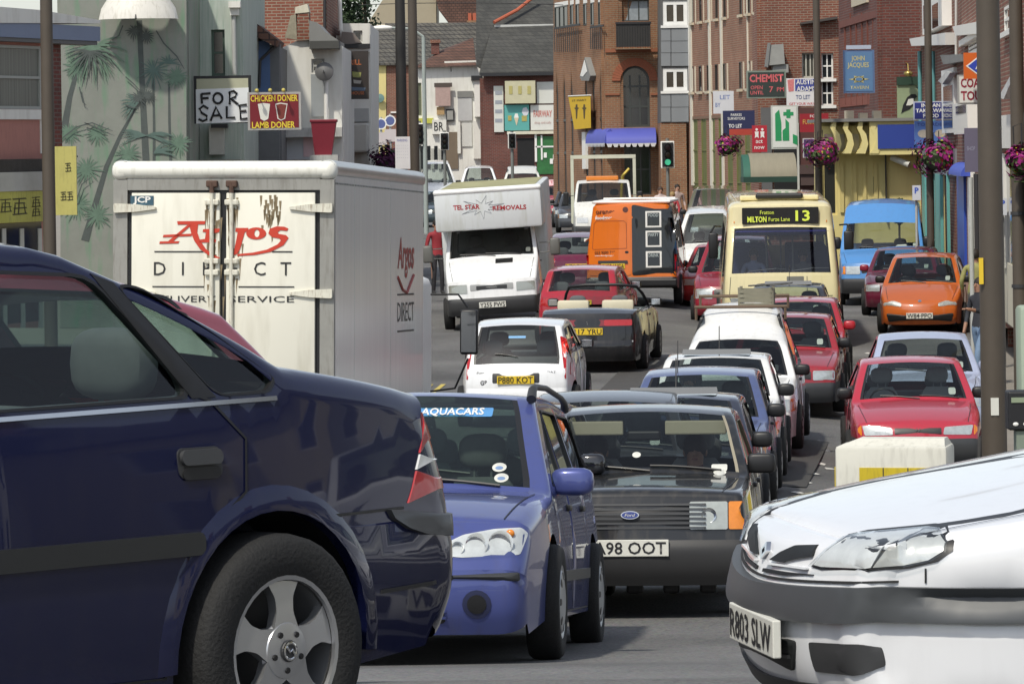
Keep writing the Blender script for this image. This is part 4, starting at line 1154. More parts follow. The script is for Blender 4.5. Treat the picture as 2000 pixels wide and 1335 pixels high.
# ---- traffic going away, left-hand lane
def white_punto(c, root):
    for sx in (1, -1):
        f = lambda pl: pl if sx > 0 else [(-a, b) for a, b in pl][::-1]
        o = c.lay('tail_light', RED_L, rpoly(f([(.6, 1.28), (.7, 1.26), (.8, .72), (.68, .70), (.66, .9)]), .02), 'R', .008, .03, .05)
        c.lay('brake_light', M('lit_brake_light', (.9, .07, .05), .3, emit=1.2), rpoly(f([(.635, 1.2), (.7, 1.19), (.73, 1.06), (.66, 1.05)]), .02), 'R', .014, .01, .05, parent=o)
    b = c.lay('plate_recess', BLACK, rrect(-.33, .655, .33, .79, .02), 'R', .006, .02, .1)
    plate(c, 'P880 KOT', True, .7, yo=.016)
    for tx, x, z, h, w in (('GB', .45, .66, .06, .1),):
        text(tx, h, INK, root, (x, c.hit('R', x, z)[0].y + .006 + c.off[1], z), w=w, rz=PI, name='country_letters', bold=.02)
    text('Punto', .03, DGREY, root, (.48, c.hit('R', .48, .8)[0].y + .006 + c.off[1], .8), rz=PI, name='model_badge', w=.14)
    text('FIAT', .03, DGREY, root, (-.5, c.hit('R', -.5, .8)[0].y + .006 + c.off[1], .8), rz=PI, name='maker_badge', w=.12)
    c.lay('rear_sticker', M('sticker_blue2', (.15, .35, .6), .5), rrect(-.12, 1.26, .12, 1.29, .005), 'R', .004, .004, .1)
    wipers(c, rear=True, n=1, span=-.32)
gcar('hatchback_car', 'white hatchback with glowing brake lights and GB letters, seen from behind', (.75, .76, .77), S=dict(L=3.77, W=1.63, H=1.45, rfe=(3.25, 1.4), rse=(3.62, .9), tail=(3.7, .8), rbt=.58, wst=(1.55, 1.39), cowl=(.9, .95)), px=1008, D=57.3, back=True, yaw=R_(-4.5), py=760, front=False, trim=white_punto, dirt=.1, kr=.12)
def saab(c, root):
    rear_lights(c, rrect(.28, .79, .74, .89, .02))
    c.lay('reflector_bar', M('dark_red_lamp', (.2, .01, .012), .2, coat=.6), rrect(-.28, .79, .28, .89, .005), 'R', .007, .03, .1)
    text('S', .05, CHROME, root, (0, c.hit('R', 0, .84)[0].y + .012 + c.off[1], .84), rz=PI, name='badge')
    plate(c, 'R17 YRU', True, .70, yo=.012)
    c.lay('bumper_strip', M('strip_grey', (.35, .35, .36), .35), rrect(-.76, .52, .76, .545, .005), 'R', .012, .02, .1)
def cabrio():
    pt = paint((.012, .012, .014), .3, dirt=.15)
    S = spec(4.5, 1.72, 1.43, (.9, 3.5), (1.3, .93), (1.9, 1.33), (3.1, 1.37), (3.75, 1.02), (4.4, .99), paint=pt, bumper=pt, rbt=.55, sub=4, nf=4, B=2.3, four=False)
    pr = dict(S['prof'])
    S['prof'] = [('fb', pr['fb']), ('nose', pr['nose']), ('bonnet', pr['bonnet']), ('open', [(2.4, .96), (3.5, .99)]), ('boot', [(3.62, 1.02), (4.1, 1.03), (4.4, .985)]), ('tail', pr['tail']), ('rb', pr['rb'])]
    S['wins'] = []; S['interior'] = False; S['doors'] = [[(1.4, .23), (2.5, .23), (2.5, 1.3), (1.4, 1.3)]]
    root, c = veh('open_top_car', 'black open top car with cream seats and full width red tail lamps', 'car', S)
    saab(c, root)
    m = MB(c.off); m.box((-.66, 1.3, .34), (.66, 3.5, .42)); m.box((-.68, 1.15, .5), (.68, 1.5, .92), .05); m.box((-.66, 3.2, .42), (.66, 3.35, .95), .04); m.build('cabin', INTERIOR, root)
    cr = M('cream_leather', (.62, .57, .42), .6, var=.12)
    for x in (-.36, .36): seat(c, x, 2.35, .34, INTERIOR)
    for x in (-.38, .38):
        m = MB(c.off); m.box((x - .27, 3.02, .9), (x + .27, 3.14, 1.14), .04); m.build('rear_headrest', cr, root, 40)
    m = MB(c.off); fr = [(-.74, 1.28, .95), (-.66, 1.6, 1.17), (-.58, 1.85, 1.3), (-.3, 1.88, 1.335), (.3, 1.88, 1.335), (.58, 1.85, 1.3), (.66, 1.6, 1.17), (.74, 1.28, .95)]
    m.tube(fr, .026, 8); m.build('windscreen_frame', BLACK, root, 60)
    MB(c.off).add(fr, [tuple(range(8))]).build('windscreen', GLASS, root)
    mirrors(c, 1.6, 1.02, BLACK)
    c.finish()
    place(root, 1148, 68, R_(-7) + PI, 4.5, back=True, py=690)
cabrio()
def red_hatch(c, root):
    rear_lights(c, rrect(.5, .72, .74, .9, .02))
    plate(c, 'D54 TRV', True, .79, yo=.012, w=.5)
gcar('hatchback_car', 'bright red hatchback seen from behind beyond the open top car', (.36, .02, .035), S=dict(L=3.85, H=1.39, rse=(3.66, .99), tail=(3.8, .9)), px=1130, D=75, back=True, yaw=R_(-7), py=620, front=False, trim=red_hatch, seal=M('red_pillar', (.36, .02, .03), .4))
def berry(c, root):
    rear_lights(c, rrect(.5, .8, .74, .92, .03)); plate(c, 'H21 BGA', True, .74)
gcar('hatchback_car', 'dark berry red rounded car between the removals van and the orange van', (.12, .008, .04), S=dict(H=1.45), px=1128, D=92, back=True, yaw=R_(-4), py=560, front=False, trim=berry)
pk, _ = gcar('hatchback_car', 'red car painted pinkish for roof glare, hidden between the navy saloon and the big lorry', (.3, .07, .1), S=dict(H=1.49, L=4.0), px=300, D=28.0, back=True, front=False, dirt=.05, glass=GLASS, sub=5, nf=5)  # glare on the roof is mixed into the pinkish body colour
place_pt(pk, 0, 4.0, 412, 900, 15.2, R_(-38), 4.0)
# ---- far traffic
gcar('hatchback_car', 'red car behind the orange van, edge of the oncoming lane', (.4, .03, .03), px=1398, D=90, yaw=R_(-8), py=560)
gcar('estate_car', 'dark red tall car alongside the cream bus', (.25, .015, .03), kind='mpv', S=dict(H=1.75, wst=(1.7, 1.66), rfe=(3.9, 1.68)), px=1432, D=83, yaw=R_(-6), py=560)
gcar('delivery_van', 'white van with broad windscreen behind the orange and black van', (.75, .75, .72), kind='minibus', px=1392, D=100, yaw=R_(-4), py=520, cat='van')
gcar('off_roader', 'olive four wheel drive with a roof rack behind the white van', (.1, .1, .06), kind='minibus', S=dict(W=1.75, H=1.9), px=1392, D=124, yaw=R_(-4), py=480)
gcar('hatchback_car', 'nearest dark grey car left of the tipper truck with shiny headlamp', (.05, .055, .065), px=1132, D=148, yaw=R_(-1), py=470)
gcar('hatchback_car', 'second dark car in the far queue left of the tipper truck', (.045, .05, .06), px=1122, D=156, yaw=R_(-1), py=460)
gcar('hatchback_car', 'small far red car left of the tipper truck', (.4, .04, .06), px=1128, D=165, yaw=R_(-1), py=450)
def taxi(c, root):
    m = MB(c.off); m.hexa([(-.5, 1.9, 1.39), (.5, 1.9, 1.39), (.5, 2.2, 1.39), (-.5, 2.2, 1.39), (-.42, 1.98, 1.62), (.42, 1.98, 1.62), (.42, 2.12, 1.62), (-.42, 2.12, 1.62)]); o = m.build('roof_sign', M('sign_pink_white', (.72, .5, .52), .5), root)
    text('TAXI', .12, M('sign_red', (.4, .05, .06), .5), o, (0, 1.9 + c.off[1] + .02, 1.53), w=.7, rx=-.4, name='sign_lettering')
gcar('taxi_car', 'far red taxi with a white and pink roof sign', (.4, .07, .1), px=1090, D=173, yaw=R_(-1), py=440, trim=taxi)
gcar('delivery_van', 'far white van with flat roof at the left end of the street', (.78, .78, .76), kind='minibus', px=856, D=205, yaw=R_(2), py=400, S=dict(H=2.3, wst=(1.25, 2.12), rfe=(4.7, 2.2)), cat='van')
gcar('saloon_car', 'dark blue green car in front of the far white van', (.03, .05, .06), px=866, D=160, yaw=R_(3), py=500, kind='saloon')
gcar('delivery_van', 'far white van with rounded roof right of the flat roofed one', (.8, .8, .8), kind='minibus', S=dict(rad=dict(roof=.2, ws=.05)), px=937, D=205, yaw=R_(0), py=470, cat='van')
gcar('delivery_van', 'far white van with stepped roof above the removals van', (.7, .69, .62), kind='minibus', S=dict(W=2.0, H=2.1, wst=(1.3, 1.75)), px=1022, D=186, yaw=R_(0), py=470, cat='van')

# ------------------------------------------------------------------ larger vehicles
def bus():
    pt = paint((.73, .65, .38), .38, dirt=.12)
    prof = [('fb', [(.12, .28), (.03, .4), (.02, .72)]), ('nose', [(.0, 1.0), (.04, 1.37)]), ('hdr', [(.05, 1.42)]), ('ws', [(.24, 2.26)]), ('hdr', [(.27, 2.32), (.30, 2.66)]), ('hdr', [(.42, 2.72)]),
            ('roof', [(2.5, 2.76), (7.0, 2.74)]), ('hdr', [(7.3, 2.6)]), ('rs', [(7.45, 1.6)]), ('tail', [(7.5, .7)]), ('rb', [(7.48, .5), (7.4, .3)])]
    wins = [rpoly([(.30, 1.35), (.7, 1.35), (.7, 2.2), (.42, 2.2)], .06)] + [rpoly([(y, 1.4), (y + 1.05, 1.4), (y + 1.05, 2.2), (y, 2.2)], .06) for y in (1.6, 2.75, 3.9, 5.05, 6.2)]
    S = dict(L=7.5, W=2.28, H=2.76, axles=(1.2, 5.6), prof=prof, wins=wins, doors=[[(.75, .35), (1.52, .35), (1.52, 2.3), (.75, 2.3)]], belt=(1.4, 1.4), tum=.1, bb=.03, bs=.04, zm=.8, wr=.38, zw=.38, arch=.46, sill=.3, paint=pt, bumper=pt, grid=.3, sub=3, nf=3, wheel='cover',
             interior=False, handles=False, rad=dict(ws=.05, hdr=.12, nose=.1, fb=.12, roof=.15), crown=dict(ws=.06, hdr=.05, nose=.06, fb=.06), kf=.08, us=(-.97, -.945, -.6, -.3, 0, .3, .6, .945, .97), glass=glass('bus_glass', (.6, .64, .68), .6))
    root, c = veh('bus', 'cream single deck bus showing route 13 to Milton', 'bus', S)
    d = c.lay('destination_box', M('blind_black', (.012, .012, .012), .25, coat=.4), rrect(-.72, 2.34, .72, 2.65, .02), 'F', .02, .04, .1, flat=True)
    y = min(c.hit('F', x, z)[0].y for x in (-.6, 0, .6) for z in (2.36, 2.62)) - .026 + c.off[1]
    lg = M('dot_green', (.62, .72, .08), .5, emit=.25)
    text('13', .19, lg, d, (.42, y, 2.49), w=.27, name='route_number', bold=.02)
    text('MILTON', .1, lg, d, (-.44, y, 2.43), w=.36, name='destination', bold=.03)
    text('Furze Lane', .075, lg, d, (-.02, y, 2.43), w=.4, name='destination')
    text('Fratton', .07, lg, d, (-.25, y, 2.56), w=.26, name='destination')
    c.lay('sun_band', M('band_blue', (.06, .055, .25), .2, coat=.5), [(-1.0, 2.12), (1.0, 2.12), (1.0, 2.27), (-1.0, 2.27)], 'F', .004, .004, .1)
    for sx in (1, -1):
        f = lambda a, b: sorted((a * sx, b * sx))
        x0, x1 = f(.62, .96)
        o = c.lay('headlight', LAMP, rrect(x0, .83, x1, .97, .02), 'F', .01, .03, .08); c.lay('lamp_lens', LENS, rrect(x0, .83, x1, .97, .02), 'F', .02, .01, .1, parent=o)
        x0, x1 = f(.86, 1.0); c.lay('indicator', AMBER_L, rrect(x0, 2.36, x1, 2.4, .01), 'F', .01, .02, 0)
    c.lay('front_vent', M('vent_grey', (.16, .16, .14), .5), rrect(.1, 1.22, .42, 1.36, .01), 'F', .006, .02, .1)
    c.seam([(-1.05, .99), (1.05, .99)], 'F', .012); c.seam([(-.95, 1.36), (-.98, 1.0), (-.9, .7)], 'F', .01); c.seam([(.48, 1.36), (.48, 1.0)], 'F', .01)
    c.lay('bumper_band', M('band_red', (.25, .03, .035), .4), rrect(-1.05, .35, 1.05, .5, .02), 'F', .008, .02, .1)
    plate(c, 'J611 KCU', False, .58)
    m = MB(c.off); m.box((-.75, .9, 2.76), (.75, 1.6, 2.86), .03); m.build('roof_pod', pt, root)
    m = MB(c.off); m.box((-.45, .82, 2.79), (.45, .95, 2.9), .04); m.build('roof_vent', BLACK, root)
    for sx in (1, -1):
        m = MB(c.off); x = sx * 1.12
        m.tube([(x, .35, 2.3), (x + sx * .12, .1, 2.32), (x + sx * .2, -.02, 2.2)], .018, 6)
        m.box((x + sx * .06, -.06, 1.72 if sx < 0 else 1.85), (x + sx * .24, .02, 2.2), .03); m.build('wing_mirror', BLACK, root, 50)
    m = MB(c.off); m.box((-1.02, .5, .45), (1.02, 7.3, .6)); m.box((-.98, .42, .6), (.98, .8, 1.36), .05); m.build('floor', INTERIOR, root)
    for yy in (2.2, 3.1, 4.0, 4.9, 5.8):
        for x in (-.6, .6):
            m = MB(c.off); m.box((x - .4, yy, .6), (x + .4, yy + .12, 1.75), .05); m.build('seat', M('seat_blue', (.05, .05, .14), .8), root)
    for x, yy in ((-.25, 1.3), (.25, 1.3), (.05, 2.6)):
        m = MB(c.off); m.tube([(x, yy, .6), (x, yy, 2.6)], .02, 6); m.build('handrail', M('rail_grey', (.3, .3, .3), .4), root)
    m = MB(c.off); m.tube([(-.6, .2, 1.45), (-.1, .17, 1.5), (.1, .17, 1.48)], .012, 6); m.build('wiper', BLACK, root)
    m = MB(c.off); m.tube([(.2, .2, 1.45), (.6, .17, 1.5), (.9, .17, 1.5)], .012, 6); m.build('wiper', BLACK, root)
    c.finish()
    place(root, 1527, 77.0, R_(-2.5), 7.5, py=600)
    return root, c
bus_r, bus_c = bus()

def transit():
    pt = paint((.085, .26, .58), .35, dirt=.1)
    S = spec(4.6, 1.97, 2.32, (.85, 3.7), (.72, 1.22), (1.25, 1.83), (4.45, 2.25), (4.55, 1.3), (4.57, 1.0), rear='hatch', nose=(.07, .95), bn=(.35, 1.1), fbt=.62, rbt=.55, bot=.28, B=[1.75, 3.1], wr=.33, sill=.3, paint=pt, bumper=DGREY, belt=(1.2, 1.2), tum=.12, bb=.03, wtop=.5, sub=4, nf=4, crown=dict(roof=.06), rad=dict(roof=.16), us=(-.95, -.92, -.6, -.3, 0, .3, .6, .92, .95), four=False)
    S['prof'] = [p for p in S['prof']]
    for i, (t, q) in enumerate(S['prof']):
        if t == 'ws': S['prof'][i + 1] = ('hdr', [(1.35, 1.93), (1.65, 2.24)]); S['prof'][i + 2] = ('roof', [(2.6, 2.32), (4.3, 2.28)]); break
    root, c = veh('delivery_van', 'sky blue van with raised roof behind the maroon car', 'van', S)
    seams(c)
    for sx in (1, -1):
        f = lambda a, b: sorted((a * sx, b * sx))
        x0, x1 = f(.48, .8); o = c.lay('headlight', LAMP, rrect(x0, .72, x1, .9, .02), 'F', .01, .03, .08); c.lay('lamp_lens', LENS, rrect(x0, .72, x1, .9, .02), 'F', .02, .01, .1, parent=o)
        x0, x1 = f(.81, .92); c.lay('indicator', AMBER_L, rrect(x0, .72, x1, .9, .02), 'F', .012, .03, .06)
    c.lay('grille', BLACK, rrect(-.45, .74, .45, .88, .03), 'F', .006, .02, .1)
    c.lay('dash_papers', WHITE, rpoly([(.25, 1.27), (.6, 1.27), (.55, 1.36), (.35, 1.35)], .01), 'F', -.004, .004, 0)
    wipers(c, n=2, span=.6); taxdisc(c, .75); mirrors(c, 1.0, 1.4, BLACK, r=(.1, .07, .14)); plate(c, 'F472 DAA', False, .5)
    c.finish()
    place(root, 1722, 92.5, R_(-6.5), 4.6, py=560)
transit()

def orange_van():
    orange = paint((.72, .165, .012), .35, dirt=.06)
    dark = paint((.014, .017, .02), .35, dirt=.1)
    S = spec(5.0, 1.99, 2.25, (.9, 4.0), (.8, 1.25), (1.5, 2.0), (4.86, 2.16), (4.9, 1.6), (4.93, 1.2), rear='hatch', nose=(.08, 1.0), fbt=.65, rbt=.62, bot=.38, B=[1.9, 3.2], wr=.33, sill=.36, paint=orange, bumper=BLACK, belt=(1.25, 1.25), tum=.14, bb=.03, wtop=.4, sub=4, nf=5, crown=dict(rs=.04, boot=.04, tail=.04, rb=.04), rad=dict(roof=.14, rs=.1, boot=.1, tail=.1, rb=.1), us=(-1, -.999, -.6, -.3, 0, .3, .6, .999, 1), four=False, kr=.03)
    S['part_of'] = {}
    S['prof'] = [(('boot' if t == 'rs' else t), q) for t, q in S['prof']]
    S['wins'] = [S['wins'][0]]; S['cabin'] = (1.1, 3.6)
    root, c = veh('delivery_van', 'orange and black van from behind with three white framed squares', 'van', S)
    # the right half (seen from behind) is dark: rear door and flank
    ld = c.lay('rear_door', orange, rpoly([(.015, .66), (.93, .66), (.9, 1.5), (.8, 2.14), (.015, 2.17)], .05), 'R', .012, .02, .1)
    rd = c.lay('rear_door', dark, rpoly([(-.015, .66), (-.985, .66), (-.965, 1.5), (-.87, 2.14), (-.015, 2.17)][::-1], .05), 'R', .012, .02, .1, label='black rear door with three white framed squares')
    c.lay('dark_flank', dark, rpoly([(1.95, .7), (4.95, .7), (4.9, 2.0), (1.95, 1.98)], .05), 'Z', .006, .01, .2)
    c.lay('dark_corner', dark, [(R_(-80), .68), (R_(-60), .68), (R_(-41), .68), (R_(-38), 1.4), (R_(-37), 2.08), (R_(-60), 2.05), (R_(-80), 2.0)], 'Q', .008, .01, .06)
    def T(s_, x, z, h, w, mt, par, nm, **k):
        text(s_, h, mt, par, (x, c.hit('R', x, z)[0].y + .02 + c.off[1], z), w=w, rz=PI, name=nm, **k)
    T('orange', .55, 2.0, .1, .42, M('brown_ink', (.09, .02, .01), .5), ld, 'sign_lettering', bold=.02)
    T('foodgroup', .55, 1.89, .075, .44, WHITE, ld, 'sign_lettering', bold=.03)
    c.lay('roundel', M('brown_ink', (.09, .02, .01), .5), circ(.12, 2.07, .06), 'R', .018, .01, 0, parent=ld)
    T('023 9200 7196', .55, 1.155, .06, .48, M('brown_ink', (.09, .02, .01), .5), ld, 'phone_number', bold=.02)
    T('www.foodgroup.com', .55, 1.085, .03, .48, WHITE, ld, 'web_address', bold=.02)
    for z, wd_ in ((1.86, 'FOOD'), (1.44, 'PARTY'), (1.0, 'DRINK')):
        fr = c.lay('white_frame', WHITE, rrect(-.65, z - .18, -.31, z + .17, .005), 'R', .02, .008, .1, holes=[rrect(-.61, z - .145, -.35, z + .135, .004)], parent=rd)
        T(wd_, -.48, z + .085, .07, .22, M('grey_ink', (.4, .45, .45), .5), rd, 'frame_lettering', bold=.02)
    for a in (rrect(.93, 1.39, 1.02, 1.46, .01), rrect(-1.02, 1.39, -.93, 1.46, .01)):
        c.lay('hinge', WHITE, a, 'R', .03, .03, 0)
    c.seam([(.1, 1.24), (.1, 1.78), (.16, 1.83), (.75, 1.83), (.8, 1.78), (.84, 1.24), (.8, 1.22), (.1, 1.24)], 'R', .012, M('crease', (.35, .07, .01), .5), 'pressed_line', off=.016)
    c.lay('number_lamp_bar', DGREY, rrect(.08, .92, .72, .98, .01), 'R', .035, .04, 0)
    c.lay('lock', BLACK, circ(.1, 1.16, .04, .025), 'R', .02, .02, 0)
    plate(c, 'GY53 WGA', True, .86, x=.4, yo=.02)
    for sx in (1, -1): c.lay('tail_light', RED_L, [(sx * .93, .75), (sx * .985, .75), (sx * .98, 1.1), (sx * .925, 1.1)][::sx], 'R', .014, .02, .05)
    m = MB(c.off); m.box((-.98, 4.95, .42), (.98, 5.12, .58), .03); m.build('rear_step', BLACK, root)
    m = MB(c.off); m.tube([(-.8, 1.6, 2.27), (.8, 1.6, 2.27)], .03, 6); m.box((-.85, 1.0, 2.2), (.85, 4.8, 2.262), .03); m.build('roof_skin', WHITE, root)
    c.finish()
    place(root, 1234, 88, R_(-5) + PI, 5.0, back=True, py=560)
orange_van()

def iveco_cab(root, pt, W=1.9):
    S = spec(2.3, W, 2.1, (.85, 1.85), (.75, 1.38), (1.32, 2.0), (2.2, 2.06), (2.26, 1.4), (2.27, 1.0), rear='hatch', nose=(.08, .98), bn=(.4, 1.22), fbt=.66, rbt=.6, bot=.32, B=1.95, wr=.33, sill=.36, paint=pt, bumper=DGREY, belt=(1.3, 1.35), tum=.12, bb=.03, bs=.03, sub=4, nf=4, four=False, us=(-.95, -.92, -.6, -.3, 0, .3, .6, .92, .95), rear_seats=False, cabin=(.9, 2.15), seat_z=.95, crown=dict(fb=.06, nose=.05), rad=dict(fb=.08), glass=glass('cab_glass', (.5, .52, .52), .9))
    S['axles'] = (.85,); S['side_bumpers'] = [S['side_bumpers'][0]]; S['cabin'] = (.9, 2.15)
    S['wins'] = [S['wins'][0]]
    return Car(root, S)
def telstar():
    pt = paint((.76, .77, .77), .35, dirt=.12)
    root = thing('removals_van', 'white removals van with red lettering facing the camera', 'van')
    c = iveco_cab(root, pt)
    seams(c)
    c.lay('bonnet_vent', BLACK, rrect(-.02 + .1, 1.29, .32 + .1, 1.37, .01), 'F', .01, .02, .08)
    c.lay('grille', M('grille_grey', (.3, .31, .31), .5), rrect(-.42, .8, .42, .92, .02), 'F', .008, .02, .1)
    c.lay('badge_plate', BLACK, rrect(-.3, .82, .3, .89, .01), 'F', .014, .02, .1)
    text('IVECO', .04, CHROME, root, (0, c.hit('F', 0, .855)[0].y - .02 + c.off[1], .855), w=.22, name='badge')
    for sx in (1, -1):
        x0, x1 = sorted((.48 * sx, .84 * sx)); o = c.lay('headlight', M('lamp_old2', (.45, .45, .4), .25, .4), rrect(x0, .76, x1, .93, .015), 'F', .01, .03, .08); c.lay('lamp_lens', LENS, rrect(x0, .76, x1, .93, .015), 'F', .02, .01, .1, parent=o)
        m = MB(c.off); x = sx * .95; m.tube([(x, .9, 1.62), (x + sx * .28, .82, 1.62)], .012, 6); m.tube([(x, .9, 1.42), (x + sx * .28, .82, 1.44)], .012, 6); m.box((x + sx * .2, .76, 1.36), (x + sx * .4, .86, 1.7), .04); m.build('wing_mirror', M('mirror_grey', (.12, .12, .11), .5), root, 50)
    plate(c, 'Y255 PWS', False, .52, yo=.01)
    wipers(c, n=2, span=.7); taxdisc(c, .72)
    c.finish()
    body = M('box_paint', (.62, .65, .66), .4, var=.05, dirt=.3, dirtc=(.25, .25, .12), vs=1.2)
    off = (0, -1.15, 0)
    w = 1.05
    m = MB(off); m.box((-w, .62, 1.95), (w, 2.34, 2.76), .05); m.build('luton', body, root, 40)
    m = MB(off); m.box((-w, 2.33, .8), (w, 5.6, 2.76), .05); m.build('box_body', body, root, 40)
    m = MB(off); m.box((-w - .01, .6, 2.66), (w + .01, .75, 2.775), .05); m.build('front_capping', M('capping', (.8, .81, .8), .4), root, 50)
    m = MB(off); m.box((-w + .12, .85, 2.755), (w - .12, 5.5, 2.768)); m.build('roof_grime', M('roof_moss', (.32, .31, .17), .9, var=.5, vs=1.5, stretch=(1, .4, 1)), root)
    for x in (-.62, .72):
        m = MB(off); m.box((x - .04, .66, 1.91), (x + .04, .75, 1.96)); m.build('luton_bracket', BLACK, root)
    red = M('letter_red', (.36, .02, .025), .5)
    text('TEL STAR', .085, red, root, (-.42, .62 - 1.15 - .004, 2.41), w=.52, name='sign_lettering', bold=.03, ry=.02)
    text('REMOVALS', .085, red, root, (.42, .62 - 1.15 - .004, 2.35), w=.66, name='sign_lettering', bold=.03, ry=.02)
    pts = []
    for k in range(22):
        t = 2 * PI * k / 22 + .2; r = (.36 if k % 4 == 0 else .25) if k % 2 == 0 else .12
        pts.append((-.12 + r * 1.25 * math.cos(t), .58 - 1.15, 2.39 + r * .65 * math.sin(t)))
    m = MB(); m.tube([(p[0], .617 - 1.15, p[2]) for p in pts + pts[:1]], .005, 4); m.build('star_outline', M('thin_grey', (.3, .32, .34), .6), root)
    for sx in (1, -1):
        for k in range(1):
            o = wheel_part('cover', .33, .2, sx, root); o.location = (sx * .88, 4.4 - 1.15, .33)
    m = MB(off); m.box((-.7, 2.2, .45), (.7, 5.5, .8)); m.build('chassis', BLACK, root)
    place(root, 965, 79.5, R_(-2.5), 2.3, py=600)
    root.rotation_euler.y = -.05
telstar()

def tipper():
    pt = paint((.7, .7, .66), .4, dirt=.3)
    root = thing('tipper_truck', 'cream tipper truck with open tube cage behind its cab', 'truck')
    c = iveco_cab(root, pt, 1.95)
    for sx in (1, -1):
        x0, x1 = sorted((.48 * sx, .84 * sx)); c.lay('headlight', LAMP, rrect(x0, .76, x1, .93, .015), 'F', .01, .03, .08)
        m = MB(c.off); x = sx * .95; m.tube([(x, .9, 1.62), (x + sx * .25, .82, 1.62)], .012, 6); m.box((x + sx * .16, .76, 1.3), (x + sx * .34, .86, 1.75), .04); m.build('wing_mirror', BLACK, root)
    plate(c, '', False, .52)
    c.finish()
    cg = M('cage_paint', (.55, .56, .45), .6, var=.15)
    off = (0, -1.15, 0)
    for sx in (1, -1):
        m = MB(off); m.box((sx * 1.02 - .05, 2.4, .7), (sx * 1.02 + .05, 2.5, 2.88)); m.build('cage_post', cg, root)
        m = MB(off); m.box((sx * 1.02 - .03, 2.5, 1.2), (sx * 1.02 + .03, 5.6, 1.26)); m.build('side_rail', cg, root)
        o = wheel_part('cover', .33, .2, sx, root); o.location = (sx * .9, 4.3 - 1.15, .33)
    m = MB(off); m.box((-1.07, 2.39, 2.8), (1.07, 2.51, 2.92)); m.build('cage_beam', cg, root)
    m = MB(off); m.box((-1.05, 2.5, .75), (1.05, 5.7, .95)); m.build('load_bed', cg, root)
    m = MB(off); m.box((-.55, 1.5, 2.1), (.5, 1.75, 2.24), .03); m.build('light_bar', M('orange_lamp', (.7, .22, .03), .3, coat=.5), root)
    m = MB(off); m.tube([(.55, 2.9, .95), (.62, 2.95, 2.2), (.85, 3.0, 2.45)], .05, 6); m.build('yellow_arm', M('yellow_paint', (.6, .45, .05), .5), root)
    place(root, 1178, 132, R_(-2), 2.3, py=450)
tipper()

